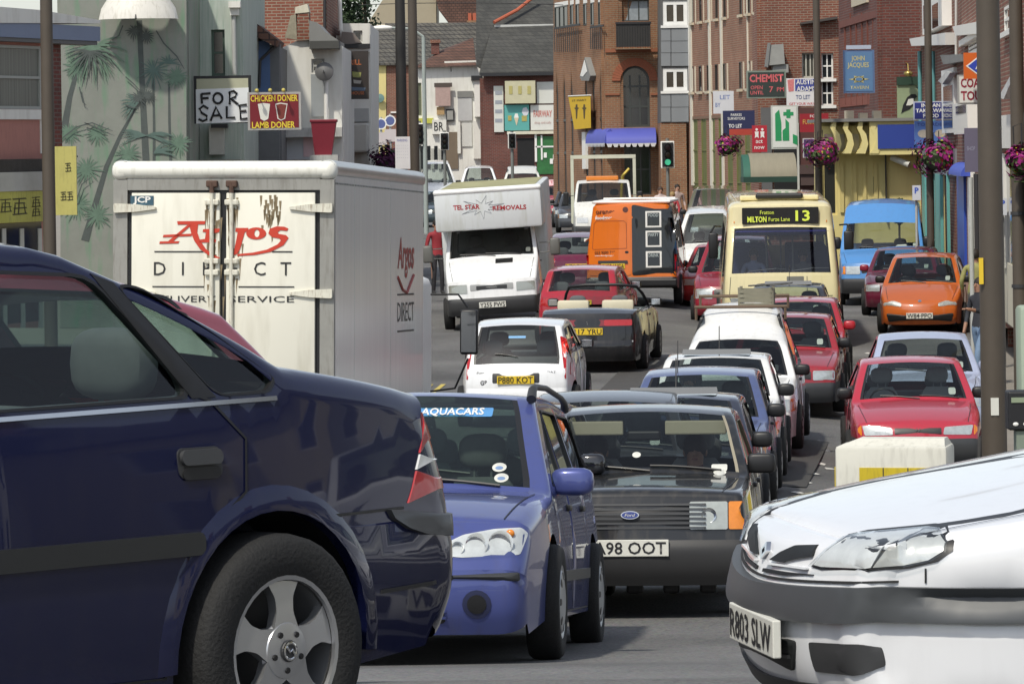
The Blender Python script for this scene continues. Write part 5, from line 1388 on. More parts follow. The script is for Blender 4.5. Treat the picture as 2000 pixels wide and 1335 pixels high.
def lorry():
    root = thing('box_lorry', 'tall box lorry with cream rear doors and red script lettering', 'lorry')
    W, H, Lb = 2.38, 3.74, 5.6
    y1 = Lb / 2
    alu = M('aluminium_side', (.78, .78, .75), .22, .3, var=.14, vs=2.5, stretch=(1, 3, .12), bump=.05, bs=3)
    frame = M('galvanised_frame', (.3, .295, .27), .55, .3, var=.25, vs=4, dirt=.4, dirtc=(.12, .1, .08))
    cream = M('cream_door', (.74, .72, .62), .45, var=.05, vs=1.0, dirt=.3, dirtc=(.36, .33, .24))
    cap = M('cream_capping', (.78, .77, .7), .4, var=.08, dirt=.3, dirtc=(.3, .28, .2))
    m = MB(); m.box((-W / 2 + .03, -y1 + .02, .95), (W / 2 - .03, y1 - .06, H - .02)); m.build('box_body', M('box_white', (.6, .6, .57), .5), root)
    for sx in (1, -1):                          # each side sheet a part
        for k in range(5):
            a, b = -y1 + .04 + k * (Lb - .1) / 5, -y1 + .04 + (k + 1) * (Lb - .1) / 5
            m = MB(); m.box((sx * (W / 2 - .03), a + .004, .95), (sx * (W / 2 + .002 * (k % 2)), b - .004, H - .16)); m.build('side_sheet', alu, root)
        m = MB(); m.tube([(sx * (W / 2 - .08), -y1, H - .09), (sx * (W / 2 - .08), y1, H - .09)], .1, 12); m.build('roof_rail', M('rail_alu', (.5, .5, .48), .3, .7, var=.15), root, 60)
        m = MB(); m.box((sx * (W / 2 - .02), -y1, .82), (sx * (W / 2 + .012), y1, .97)); m.build('bottom_rail', frame, root)
        m = MB()
        for k in range(60):
            y = -y1 + .08 + k * (Lb - .16) / 59
            m.ell((sx * (W / 2 + .004), y, H - .24), (.01, .012, .012), 6, 4)
        m.build('rivets', frame, root, kind='stuff')
    # rear frame
    m = MB(); m.tube([(-W / 2 + .06, y1 - .05, H - .1), (W / 2 - .06, y1 - .05, H - .1)], .1, 14); m.build('rear_capping', cap, root, 60)
    for sx in (1, -1):
        m = MB(); m.ell((sx * (W / 2 - .08), y1 - .06, H - .1), (.108, .108, .108), 14, 10, .8); m.build('capping_corner', cap, root, 60)
        m = MB(); m.box((sx * (W / 2 - .15), y1 - .07, .85), (sx * (W / 2 + .003), y1 + .005, H - .2)); m.build('corner_post', frame, root)
    m = MB(); m.box((-W / 2 + .15, y1 - .06, H - .31), (W / 2 - .15, y1 + .002, H - .18)); m.build('top_frame', frame, root)
    m = MB(); m.box((-W / 2 + .16, y1 - .06, .9), (W / 2 - .16, y1 - .03, H - .31)); m.build('door_seal', BLACK, root)
    zt = H - .34
    for sx in (1, -1):
        x0, x1 = sorted((sx * .035, sx * (W / 2 - .2)))
        m = MB(); m.box((x0, y1 - .04, .95), (x1, y1 + .02, zt), .008); m.build('rear_door', cream, root, 40)
    rod = M('painted_rod', (.66, .64, .54), .5, var=.25, vs=10, dirt=.6, dirtc=(.2, .12, .06)); rust = M('rusty_steel', (.09, .05, .035), .8, var=.5, vs=14)
    for x in (.115, -.097):
        m = MB(); m.tube([(x, y1 + .05, .95), (x, y1 + .05, zt + .02)], .022, 10); m.build('lock_rod', rod, root, 60)
        m = MB(); m.box((x - .06, y1 - .0, zt + .06), (x + .06, y1 + .07, zt + .13), .012); m.tube([(x, y1 + .05, zt), (x, y1 + .05, zt + .1)], .026, 8); m.build('lock_keeper', rust, root)
        for z in (zt - .1, zt - .72, zt - .84):
            m = MB(); m.box((x - .075, y1 + .015, z - .03), (x + .075, y1 + .065, z + .03), .012); m.build('rod_bracket', rod, root)
        m = MB()
        for k in range(40):
            z = zt - .05 - abs(rnd.gauss(0, .55)); xx = x + rnd.gauss(0, .05)
            m.add([(xx - .012, y1 + .0225, z), (xx + .012, y1 + .0225, z), (xx + .006, y1 + .0225, z - rnd.uniform(.05, .3)), (xx - .006, y1 + .0225, z - .05)], [(0, 1, 2, 3)])
        m.build('rust_streaks', M('rust_stain', (.22, .17, .1), .8, var=.4, vs=12), root, kind='stuff')
    m = MB()
    for k in range(26):
        xx = -.5 + rnd.gauss(0, .05); z = zt - .02 - abs(rnd.gauss(0, .2))
        m.add([(xx - .014, y1 + .0225, z), (xx + .014, y1 + .0225, z), (xx + .005, y1 + .0225, z - .12), (xx - .007, y1 + .0225, z - .09)], [(0, 1, 2, 3)])
    m.build('rust_streaks', M('rust_stain', (.22, .17, .1), .8, var=.4, vs=12), root, kind='stuff')
    for sx in (1, -1):
        for z in (zt - .16, zt - 1.06, zt - 2.0):
            m = MB(); x = W / 2 - .05
            m.prism(rpoly([(sx * (x + .04), z - .05), (sx * (x + .04), z + .05), (sx * (x - .2), z + .04), (sx * (x - .42), z + .012), (sx * (x - .42), z - .012), (sx * (x - .2), z - .04)][::-sx], .02), lambda u, v, d: (u, y1 + .05 - d, v), .04); m.build('hinge', rod, root)
    # lettering; seen from behind +x is on the left
    red = M('logo_red', (.55, .045, .02), .45); yb = y1 + .0265
    lg = ob('logo', None, root)
    bpy.data.objects.remove(lg)
    # traced logo, reading left to right (u right, v up), drawn as flat vinyl shapes
    tr = lambda q: [((x - 1030) / 779, -(y - 690) / 779) for x, y in q]
    shapes = [tr(q) for q in (
        [(645, 600), (885, 598), (878, 626), (650, 628)], [(745, 627), (822, 627), (815, 690), (840, 760), (890, 830), (960, 880), (1010, 900), (990, 907), (920, 885), (840, 830), (790, 760), (765, 700)],
        [(735, 629), (768, 629), (612, 764), (570, 764)], [(500, 766), (665, 764), (655, 782), (495, 785)], [(530, 712), (768, 702), (768, 722), (525, 732)],
        [(865, 665), (1005, 660), (1000, 690), (945, 700), (940, 745), (975, 750), (970, 775), (830, 775), (835, 752), (880, 745), (890, 690), (860, 688)],
        [(1140, 655), (1245, 655), (1240, 680), (1215, 690), (1195, 760), (1175, 830), (1150, 868), (1120, 880), (1130, 820), (1150, 720), (1155, 690), (1135, 685)],
        [(1580, 660), (1545, 645), (1480, 642), (1425, 662), (1412, 700), (1445, 732), (1505, 742), (1518, 758), (1490, 790), (1400, 833), (1280, 858), (1152, 870), (1152, 886), (1300, 877), (1430, 852), (1540, 797), (1582, 737), (1560, 714), (1500, 704), (1490, 690), (1515, 674), (1568, 680)])]
    def vinyl(poly, nm, mt, sc=1.0, dy=0., holes=()):
        m = MB(); m.prism(poly, lambda u, v, d: (-u * sc, yb + dy - d, 2.985 + v * sc), .003, holes=holes); m.build(nm, mt, root)
    for p in shapes: vinyl(p, 'script_letter', red, 1.)
    vinyl(circ(.36, -.013, .108, .064, 20), 'script_letter', red, 1., holes=[circ(.368, -.013, .028, .04, 12)])
    k = M('black_vinyl', (.02, .02, .02), .5)
    for (u0, u1, z) in ((-.74, -.21, 2.78), (.53, .75, 2.78), (-.76, -.2, 2.41), (.17, .77, 2.41)):
        m = MB(); m.box((-u0, yb - .003, z - .006), (-u1, yb, z + .006)); m.build('rule', k, root)
    for ch, u in zip('DIRECT', (-.68, -.43, -.16, .12, .4, .68)):
        text(ch, .14, k, root, (-u, yb, 2.6), rz=PI, name='letter')
    text('DELIVERY', .065, k, root, (.42, yb, 2.28), rz=PI, w=.7, name='service_line'); text('SERVICE', .065, k, root, (-.42, yb, 2.28), rz=PI, w=.7, name='service_line')
    m = MB(); m.box((1.0, yb - .002, zt - .13), (.75, yb + .001, zt - .03)); o = m.build('maker_sticker', M('sticker_teal', (.04, .1, .14), .4, var=.4, vs=20), root)
    text('JCP', .06, WHITE, o, (.875, yb + .004, zt - .08), rz=PI, w=.19, name='sticker_letters', bold=.03)
    # lettering on the flank
    xs = -W / 2 - .005
    text('Argos', .34, M('logo_red_side', (.3, .04, .03), .5), root, (xs, -1.55, 2.72), rz=-PI / 2, w=1.1, name='side_logo', shear=.2, bold=.02)
    text('DIRECT', .22, k, root, (xs, -1.55, 2.1), rz=-PI / 2, w=1.1, name='side_lettering')
    m = MB(); m.tube([(xs, -1.0, 2.5), (xs, -1.3, 2.36), (xs, -1.6, 2.32), (xs, -2.05, 2.52)], .02, 5); m.build('side_swoosh', M('logo_red_side', (.3, .04, .03), .5), root)
    for z in (2.3, 1.88):
        m = MB(); m.box((xs, -2.1, z - .01), (xs + .006, -1.0, z + .01)); m.build('side_rule', k, root)
    # chassis, cab, wheels, mirror on its bent arm
    m = MB(); m.box((-.6, -y1 - .4, .55), (.6, y1 - .1, .9)); m.build('chassis', BLACK, root)
    m = MB(); m.box((-.98, -y1 - 1.9, .6), (.98, -y1 - .15, 2.5), .12); m.build('cab', M('cab_white', (.7, .7, .68), .4), root, 50)
    for sx in (1, -1):
        for y in (-y1 - 1.0, y1 - 1.4):
            o = wheel_part('cover', .42, .26, sx, root); o.location = (sx * 1.0, y, .42)
        m = MB(); x = sx * 1.05; y = -y1 - 1.3
        m.tube([(x, y, 2.28), (x + sx * .34, y - .02, 2.28), (x + sx * .46, y - .02, 2.12)], .014, 6); m.tube([(x, y, 1.1), (x + sx * .3, y - .02, 1.14), (x + sx * .46, y - .02, 1.5)], .014, 6)
        m.build('mirror_arm', BLACK, root, 60)
        m = MB(); m.box((x + sx * .36, y - .1, 1.55), (x + sx * .58, y, 2.1), .03); o = m.build('wing_mirror', BLACK, root, 50)
        m = MB(); m.box((x + sx * .38, y + .002, 1.58), (x + sx * .56, y + .006, 2.07)); m.build('mirror_glass', M('mirror_face', (.5, .5, .5), .05, 1.), o)
    m = MB(); m.box((-1.1, y1 - .2, .45), (1.1, y1 + .02, .62)); m.build('rear_bumper', BLACK, root)
    a, _ = ray(428, 600)
    place(root, 428, 43.2, R_(-8.5) + PI, Lb, back=True, py=600)
    root.rotation_euler.x = .03
    root.rotation_euler.y = -.012
lorry()

def crate():
    D = 55.6; A = P(1478, 600, D)
    r = thing('crate', 'grey slatted crate strapped on the roof of the white small van', 'crate', (A.x, D, A.z), R_(-6)); wd_ = M('crate_wood', (.2, .19, .14), .8, var=.3, vs=6)
    for k in range(4): MB().box((-.22, -.28, .02 + k * .062), (.22, -.265, .066 + k * .062)).build('slat', wd_, r); MB().box((-.22, .265, .02 + k * .062), (.22, .28, .066 + k * .062)).build('slat', wd_, r)
    for sx in (1, -1):
        for k in range(4): MB().box((sx * .22, -.26, .02 + k * .062), (sx * .235, .26, .066 + k * .062)).build('slat', wd_, r)
        for sy in (1, -1): MB().box((sx * .22 - .02, sy * .25 - .02, 0), (sx * .22 + .02, sy * .25 + .02, .28)).build('corner_post', wd_, r)
    MB().box((-.22, -.27, 0), (.22, .27, .02)).build('base', wd_, r); MB().tube([(.2, -.3, .3), (.5, -.35, .34), (-.1, -.2, .3)], .012, 6).build('strap', DGREY, r)
crate()

# ------------------------------------------------------------------ buildings
class Fac:
    """a building front standing between two points of the street; its pieces are measured along the wall"""
    def __init__(s, name, label, a, b, depth=7., group=None, cat='building', z0=None):
        (pa, Da), (pb, Db) = a, b
        if abs(Da - Db) < 3.5: Da = Db = (Da + Db) / 2
        A = Vector((ray(pa, 200)[0] * Da, Da, 0)); B = Vector((ray(pb, 200)[0] * Db, Db, 0))
        A.z = min(gx(A.x, Da), gx(B.x, Db)) - .05 if z0 is None else z0
        B.z = A.z
        s.A, s.ex = A, (B - A).normalized()
        s.len = (B - A).length
        s.ny = Vector((-s.ex.y, s.ex.x, 0))
        s.root = thing(name, label, cat, A, math.atan2(s.ex.y, s.ex.x), group)
        s.depth, s.holes = depth, []
        s.ok = .28 if abs(s.ex.y) > .6 else 1.
    def uv(s, px, py, out=0.):
        a, b = ray(px, py); d = Vector((a, 1, b)); C = Vector((0, 0, CAMZ))
        t = ((s.A - C).dot(s.ny) - out) / d.dot(s.ny)
        p = C + d * t - s.A
        return p.dot(s.ex), p.z
    def rect(s, x0, y0, x1, y1, out=0.):
        u0, z1 = s.uv(x0, y0, out); u1, z0 = s.uv(x1, y1, out)
        _, z1b = s.uv(x1, y0, out); _, z0b = s.uv(x0, y1, out)
        return u0, (z0 + z0b) / 2, u1, (z1 + z1b) / 2
    def box(s, nm, mat, x0, y0, x1, y1, out=.05, back=-.02, bev=0., parent=None, **k):
        if out > 0: out *= s.ok
        if back > 0: back *= s.ok
        u0, z0, u1, z1 = s.rect(x0, y0, x1, y1, out)
        return MB().box((u0, -out, z0), (u1, -back, z1), bev).build(nm, mat, parent or s.root, **k)
    def poly(s, nm, mat, pts, out=.05, th=.05, parent=None, holes=(), **k):
        if out > .1: out *= s.ok; th *= s.ok
        P_ = [s.uv(*p, out) for p in pts]
        return MB().prism(P_, lambda u, v, d: (u, -out + d, v), th, holes=[[s.uv(*p, out) for p in h] for h in holes]).build(nm, mat, parent or s.root, fix=True, **k)
    def win(s, x0, y0, x1, y1, fr=None, nx=1, ny=2, rec=.12, glass_=None, sill=True, fw=.05, arch=False, sillm=None, hole=True):
        u0, z0, u1, z1 = s.rect(x0, y0, x1, y1, 0)
        fr = fr or WHITE
        if arch:
            r = (u1 - u0) / 2; pl = [(u0, z0), (u1, z0)] + [((u0 + u1) / 2 + r * math.cos(PI * k / 12), z1 - r + r * math.sin(PI * k / 12)) for k in range(13)]
        else: pl = [(u0, z0), (u1, z0), (u1, z1), (u0, z1)]
        if hole: s.holes.append(pl)
        if s.ok < 1: rec = .02
        b = rec if hole else -.03
        o = MB().prism(pl, lambda u, v, d: (u, b - .03 + d, v), .05, holes=[[(lerp((u0 + u1) / 2, u, 1 - 2 * fw / (u1 - u0)), lerp((z0 + z1) / 2, v, 1 - 2 * fw / (z1 - z0))) for u, v in pl]]).build('window', fr, s.root, fix=True)
        MB().prism(pl, lambda u, v, d: (u, b + d, v), .015).build('pane', glass_ or WGLASS, o)
        m = MB()
        for k in range(1, nx): u = lerp(u0, u1, k / nx); m.box((u - fw * .4, b - .028, z0), (u + fw * .4, b + .004, z1 - (.15 * (z1 - z0) if arch else 0)))
        for k in range(1, ny): z = lerp(z0, z1, k / ny); m.box((u0, b - .026, z - fw * .45), (u1, b + .004, z + fw * .45))
        m.build('glazing_bar', fr, o)
        if sill: MB().box((u0 - .08, -.09, z0 - .09), (u1 + .08, .05, z0)).build('sill', sillm or fr, o)
        return o
    def wall(s, mat, pts=None, th=.25, nm='wall', mass=True, y0=None, extra=True, massmat=None):
        """front wall with real openings; pts are picture points, else a full rectangle up to picture row y0"""
        if pts: pl = [s.uv(*p, 0) for p in pts]
        else:
            zt = s.uv((s.uv, 0)[1] or 1000, y0)[1] if False else None
        zs = [p[1] for p in pl]; us = [p[0] for p in pl]
        hs = [h for h in s.holes]
        o = MB().prism(pl, lambda u, v, d: (u, d, v), th, holes=hs).build(nm, mat, s.root, fix=True)
        if mass:
            MB().prism(pl, lambda u, v, d: (u, th + .25 + d, v), s.depth - th).build('rear_wall', massmat or mat, s.root, fix=True)
            m = MB()                               # returns at both ends so the opening is dark inside
            m.box((min(us), th, min(zs)), (min(us) + .2, th + .26, max(zs) - .3)); m.build('return_wall', mat, s.root)
            m = MB(); m.box((max(us) - .2, th, min(zs)), (max(us), th + .26, max(zs) - .3)); m.build('return_wall', mat, s.root)
        return o
    def text(s, t, x, y, hpx, mat, wpx=None, out=.06, parent=None, nm='sign_lettering', **k):
        out = out * s.ok + (.004 if s.ok < 1 else 0)
        u, z = s.uv(x, y, out)
        sc = (s.uv(x + 10, y, out)[0] - s.uv(x - 10, y, out)[0]) / 20
        vz = (s.uv(x, y - 10, out)[1] - s.uv(x, y + 10, out)[1]) / 20
        return text(t, hpx * vz, mat, parent or s.root, (u, -out - .002, z), w=wpx * sc if wpx else None, name=nm, **k)
def GR(s, py=700): return s
CREAM = M('cream_render', (.62, .58, .46), .8, var=.12, vs=.8, dirt=.35, dirtc=(.25, .22, .16))
WHITER = M('white_render', (.72, .71, .66), .75, var=.1, vs=.8, dirt=.3, dirtc=(.3, .27, .2))
PEEL = M('peeling_render', (.42, .47, .42), .8, var=.35, vs=2.2, stretch=(2, 2, .4), dirt=.7, dirtc=(.16, .3, .22))
YEL = M('yellow_render', (.66, .56, .24), .7, var=.08, vs=.8, dirt=.2, dirtc=(.35, .28, .12))
BR_RED = brick('red_brick', (.26, .085, .05), (.20, .06, .038), (.30, .24, .18))
BR_ORG = brick('orange_brick', (.33, .15, .07), (.26, .11, .055), (.30, .23, .15))
BR_DK = brick('dark_red_brick', (.19, .05, .035), (.13, .038, .03), (.17, .12, .1))
BR_PIER = brick('pier_brick', (.34, .16, .1), (.29, .125, .075), (.33, .25, .18))
SLATE = brick('slate_roof', (.052, .052, .048), (.075, .074, .066), (.03, .03, .028), .3, .2, .012, .7, .8, .3)
TILE = brick('tile_roof', (.10, .095, .085), (.13, .12, .10), (.03, .028, .026), .3, .26, .03, .8, 1., .25)
BTILE = brick('brown_tile_roof', (.17, .085, .06), (.13, .065, .045), (.06, .035, .03), .25, .16, .02, .8, .8, .3)
LEAD = M('lead_grey', (.2, .2, .19), .6, var=.3, vs=2)
STONE = M('stone_trim', (.55, .48, .36), .8, var=.15, vs=3)
PIPE = M('pipe_grey', (.42, .43, .41), .6, var=.2, vs=3)
IRON = M('iron_black', (.02, .02, .022), .5)
def cyl(f, nm, mat, px0, py0, px1, py1, rpx, out=.12, n=10, parent=None):
    out *= f.ok
    a, b = f.uv(px0, py0, out), f.uv(px1, py1, out)
    r = rpx * f.A.y / FPX
    return MB().tube([(a[0], -out, a[1]), (b[0], -out, b[1])], r, n).build(nm, mat, parent or f.root, 60)

# --- L1: shop with blue fascia at the far left
f = Fac('shop_building', 'flat roofed shop with blue fascia and pink wall at the left edge', (-220, 66), (118, 72), 8)
f.win(-60, 88, 80, 213, M('frame_grey', (.35, .36, .33), .6), 1, 2, .12, M('curtained_glass', (.17, .18, .155), .25, var=.75, vs=1.2, stretch=(14, 1, .15)), sill=False)
f.wall(M('pink_wall', (.42, .19, .155), .8, var=.1, dirt=.2), [(-220, 60), (84, 60), (84, 640), (-220, 640)])
f.box('sill_band', WHITER, -220, 213, 86, 233, .14)
f.box('corner_trim', WHITER, 79, 232, 87, 300, .06)
f.box('fascia', M('blue_fascia', (.16, .2, .3), .5, var=.1), -220, 42, 196, 72, .7, -.2)
f.box('soffit_shadow', M('soffit_shade', (.12, .12, .12), .7), -220, 72, 190, 80, .62, -.2)  # dark grey strip painted as the shadow below the fascia
f.poly('roof_edge', WHITER, [(-220, -4), (80, 20), (196, 40), (196, 46), (-220, 44)], .8, 6.)
f.box('broken_cornice', M('rotten_wood', (.05, .045, .04), .9, var=.5, vs=6, bump=.6, bs=9), -220, 312, 122, 342, .5, -.1)
f.box('gutter', M('gutter_white', (.45, .45, .42), .6, var=.2), -220, 338, 113, 376, .62, .2)
o = f.poly('shop_sign', M('sign_yellow', (.5, .49, .1), .5, var=.1, dirt=.3), [(-220, 380), (98, 372), (88, 432), (-220, 446)], .55, .06)
for gx0, gy0, sc_ in ((24, 386, 1.), (62, 384, .6), (62, 402, .6), (0, 388, .8)):      # brush-written characters
    for (a_, b_, c_, d_) in ((0, 2, 26, 0), (4, 10, 24, 9), (13, 0, 11, 32), (2, 20, 27, 18), (0, 32, 28, 29), (22, 10, 25, 30), (5, 12, 3, 30)):
        f.poly('brush_stroke', M('faded_ink', (.07, .065, .03), .7), [(gx0 + a_ * sc_, gy0 + b_ * sc_), (gx0 + c_ * sc_, gy0 + d_ * sc_), (gx0 + (c_ + 2.5) * sc_, gy0 + (d_ + 2.5) * sc_), (gx0 + (a_ + 2) * sc_, gy0 + (b_ + 2.5) * sc_)], .57, .01, parent=o)
f.box('side_wall', BR_DK, 84, 80, 122, 310, -.02, -.2)
fr = M('shop_frame', (.55, .55, .5), .6)
for x in (5, 40, 75): f.box('shop_mullion', fr, x, 446, x + 10, 640, .1)
f.box('shop_window', WGLASS, -220, 440, 84, 640, .04)
pj = board0 = None

# --- mural wall
f = Fac('mural_building', 'grey green wall painted with dark palm trees under a white canopy', (118, 80), (364, 82), 9)
f.wall(M('mural_plaster', (.23, .245, .215), .85, var=.35, vs=.9, dirt=1.0, dirtc=(.13, .26, .16)), [(118, -60), (364, -60), (364, 640), (118, 640)], th=.3)
DG = M('mural_dark', (.075, .09, .085), .8, var=.3, vs=8); GG = M('mural_green', (.12, .19, .14), .85, var=.4, vs=5); GT = M('mural_teal', (.10, .155, .135), .85, var=.3, vs=6)
def stroke(nm, mt, pts, ws, out):
    L_, R2 = [], []
    for i, p in enumerate(pts):
        a, b = Vector(pts[max(i - 1, 0)]), Vector(pts[min(i + 1, len(pts) - 1)]); t = (b - a).normalized(); n = Vector((-t.y, t.x)) * ws[i] / 2
        L_.append(tuple(Vector(p) + n)); R2.append(tuple(Vector(p) - n))
    P_ = [f.uv(*q, out) for q in L_ + R2[::-1]]
    k = len(L_)
    m = MB(); m.add([(u, -out, v) for u, v in P_], [(i, i + 1, 2 * k - 2 - i, 2 * k - 1 - i) for i in range(k - 1)])
    return m.build(nm, mt, f.root)
for i, (pts, ws) in enumerate([([(272, 40), (276, 130), (282, 250), (286, 330)], [11, 10, 13, 14]), ([(299, 150), (301, 240), (301, 325)], [4, 5, 6]), ([(330, 160), (331, 240), (334, 325)], [4, 5, 6]),
        ([(166, 110), (150, 140), (136, 190), (124, 260)], [4, 8, 10, 14]), ([(264, 212), (235, 265), (208, 325), (180, 420), (166, 470)], [4, 7, 9, 12, 16])]):
    stroke('painted_trunk', DG, pts, ws, .004 + .0006 * i)
rq = random.Random(5)
def frond_fan(cx, cy, r, n, a0, a1, mt, out, droop=.3, w=4):
    for k in range(n):
        a = R_(lerp(a0, a1, (k + .5) / n) + rq.uniform(-6, 6)); l = r * rq.uniform(.7, 1.1)
        pts = [(cx + l * t * math.cos(a), cy - l * t * math.sin(a) + droop * l * t * t) for t in (0, .35, .7, 1)]
        stroke('painted_leaf', mt, pts, [w * .5, w, w * .8, .6], out + .0005 * k)
frond_fan(300, 138, 32, 24, 0, 360, GT, .008, .15, 2.4)
frond_fan(330, 125, 26, 14, 10, 170, GT, .008, .3, 2.4)
frond_fan(285, 265, 48, 12, 150, 190, GT, .016, .25, 3); frond_fan(285, 265, 55, 12, -10, 30, GT, .022, .35, 3)
frond_fan(300, 300, 45, 12, 5, 60, GT, .028, .4, 3); frond_fan(270, 200, 36, 12, 120, 230, GT, .034, .3, 3)
for (x, y) in ((270, 190), (288, 185), (262, 60), (285, 70)):
    frond_fan(x, y, 18, 16, 0, 360, DG, .033, .2, 2.5)
frond_fan(185, 90, 60, 26, 140, 400, GG, .038, .35, 4); frond_fan(175, 100, 48, 18, 150, 380, DG, .052, .35, 2.5)
for (pts) in ([(124, 268), (150, 248), (180, 240), (220, 256)], [(165, 240), (190, 250), (205, 262)], [(245, 150), (262, 165), (276, 180)], [(245, 205), (258, 210), (270, 212)], [(155, 170), (162, 200), (168, 205)], [(240, 50), (232, 70), (215, 80)], [(305, 60), (320, 85), (345, 110), (360, 135)], [(150, 390), (160, 360), (180, 345)]):
    stroke('painted_branch', DG, pts, [2.5] * (len(pts) - 1) + [1], .062)
for (x, y, r) in ((150, 130, 30), (135, 260, 26), (190, 260, 26), (170, 330, 34), (150, 400, 34), (345, 150, 24), (350, 280, 26), (250, 300, 28), (190, 420, 30)):
    frond_fan(x, y, r, 26, 0, 360, GG, .002 + .00001 * x, .1, 3)
# canopy above the mural: a half cone of sheets
f2 = f
u, z = f.uv(270, 38, .4); r = f.uv(348, 38, .4)[0] - u
m = MB()
n = 10
vs = []
for k in range(n + 1):
    a = PI + PI * k / n
    vs += [(u + r * math.cos(a), -.35 + .75 * r * math.sin(a), z), (u + r * .93 * math.cos(a), -.35 + .7 * r * math.sin(a), z + .22), (u + r * .5 * math.cos(a), -.3 + .4 * r * math.sin(a), z + .75)]
m.add(vs, [(3 * k + j, 3 * k + 3 + j, 3 * k + 4 + j, 3 * k + 1 + j) for k in range(n) for j in range(2)])
m.build('canopy', M('canopy_white', (.68, .66, .6), .5, var=.12, dirt=.4, dirtc=(.3, .28, .2)), f.root, 20)
MB().tube([(u, -.35 - .75 * r, z), (u, -.3 - .42 * r, z + .75)], .02, 6).build('canopy_seam', DGREY, f.root)

# --- peeling green white house with pipes
f = Fac('peeling_house', 'narrow house with peeling green and white paint and drainpipes', (362, 84), (470, 85), 8)
f.win(412, 58, 440, 148, M('green_frame', (.06, .1, .075), .5), 1, 2, .14, sill=False)
f.win(374, 60, 390, 158, M('old_frame', (.4, .39, .36), .6), 1, 2, .1)
f.wall(PEEL, [(362, -60), (470, -60), (470, 640), (362, 640)])
cyl(f, 'drainpipe', PIPE, 371, 40, 371, 330, 5.5, .2); f.box('hopper_head', PIPE, 356, 8, 378, 30, .32); cyl(f, 'drainpipe', PIPE, 367, 30, 371, 45, 6, .2)
cyl(f, 'drainpipe', PIPE, 456, 25, 458, 145, 4.5, .15); f.box('pilaster_cap', WHITER, 446, 3, 469, 15, .35); f.box('pilaster_cap', WHITER, 449, 15, 466, 30, .25)
f.box('meter_cupboard', M('cupboard', (.5, .5, .46), .6, var=.15), 408, 245, 438, 302, .25); f.box('shelf', M('old_board', (.3, .3, .26), .8), 362, 312, 470, 330, .4)
f.box('wall_vent', DGREY, 412, 242, 444, 250, .35)

# --- brick house end behind
f = Fac('brick_house', 'red brick gable end high up behind the white gable', (462, 100), (642, 101), 9)
f.wall(BR_RED, [(462, -60), (636, -60), (636, 640), (462, 640)])
cyl(f, 'drainpipe', IRON, 634, -20, 634, 90, 3, .12)

# --- slate hung and blue house with broken red roof edge
f = Fac('slate_hung_house', 'grey slate hung wall with blue strip under a broken red tiled eave', (464, 90), (546, 91), 6)
f.wall(M('slate_panel', (.14, .145, .15), .7, var=.2, vs=4), [(464, 60), (500, 80), (546, 92), (546, 640), (464, 640)])
for (a, b, c, d) in ((466, 76, 499, 109), (466, 110, 499, 145), (501, 100, 520, 140)):
    f.box('slate_sheet', M('slate_sheet', (.17, .175, .18), .6, var=.3, vs=6), a, b, c, d, .03)
f.box('blue_strip', M('blue_paint', (.07, .13, .27), .6, var=.15), 501, 80, 528, 182, .06)
f.poly('roof_slope', BTILE, [(459, 24), (480, 30), (545, 80), (540, 92), (500, 72), (459, 52)], .5, 2.2)
cyl(f, 'drainpipe', IRON, 535, 92, 508, 118, 3, .3); cyl(f, 'drainpipe', IRON, 508, 118, 506, 172, 3, .3)
f.box('doorway', DARKIN, 465, 258, 482, 310, .02, -.05); f.box('doorway', DARKIN, 486, 262, 505, 310, .02, -.05)

# --- white gable with chimney and grey bell roof
f = Fac('white_gable_house', 'white rendered gable with brick chimney, bell shaped grey roof and satellite dish', (520, 93), (668, 94), 7)
f.win(608, 115, 634, 142, M('grey_frame', (.4, .4, .38), .6), 1, 2, .1, sill=False)
f.wall(WHITER, [(545, 96), (580, 80), (606, 74), (606, 90), (668, 90), (668, 640), (520, 640), (520, 120)])
f.box('grey_panel', M('panel_grey', (.32, .34, .35), .6, var=.15), 607, 145, 634, 228, .04)
f.poly('bell_roof', LEAD, [(604, 40), (618, 44), (634, 62), (660, 78), (660, 88), (604, 86)], .7, 3.5)
f.box('eaves_board', M('dark_board', (.06, .06, .055), .7), 604, 80, 662, 95, .75, -.1)
ch = f.poly('chimney', BR_RED, [(578, 26), (603, 22), (605, 78), (580, 80)], .1, .7)
f.poly('chimney_cap', CREAM, [(577, 14), (600, 8), (604, 24), (576, 27)], .12, .74, parent=ch)
f.poly('roof_debris', M('broken_tiles', (.3, .27, .2), .9, var=.5, vs=9), [(556, 74), (568, 30), (580, 28), (580, 78)], .1, .5)
u, z = f.uv(633, 140, .5)
m = MB(); m.lathe([(0, .0), (.12, .015), (.21, .06), (.215, .055), (.12, .0), (0, -.02)], (u, -.5, z), 'y', 18); d = m.build('satellite_dish', M('dish_grey', (.15, .15, .15), .5), f.root, 50)
MB().tube([(u, -.45, z), (u, .05, z - .05)], .02, 6).build('dish_arm', DGREY, d); MB().tube([(u, -.45, z - .05), (u, -.75, z + .02)], .012, 6).build('dish_feed', DGREY, d)
cyl(f, 'flue_pipe', WHITE, 637, 160, 637, 240, 4.5, .2); cyl(f, 'wall_pipe', PIPE, 528, 105, 536, 185, 5, .1)
f.box('shop_parapet', M('dirty_white', (.45, .45, .43), .7, var=.2, dirt=.4), 506, 250, 668, 268, .5)
o = f.box('shop_window', M('green_poster', (.05, .13, .075), .5, var=.5, vs=5), 510, 275, 550, 310, .1); f.box('window_surround', CREAM, 505, 268, 556, 276, .14, parent=o)
f.box('pale_panel', M('pale_panel', (.42, .45, .48), .6), 556, 258, 606, 312, .12); f.box('poster', M('poster_pink', (.55, .4, .42), .6, var=.2), 592, 262, 612, 306, .14)
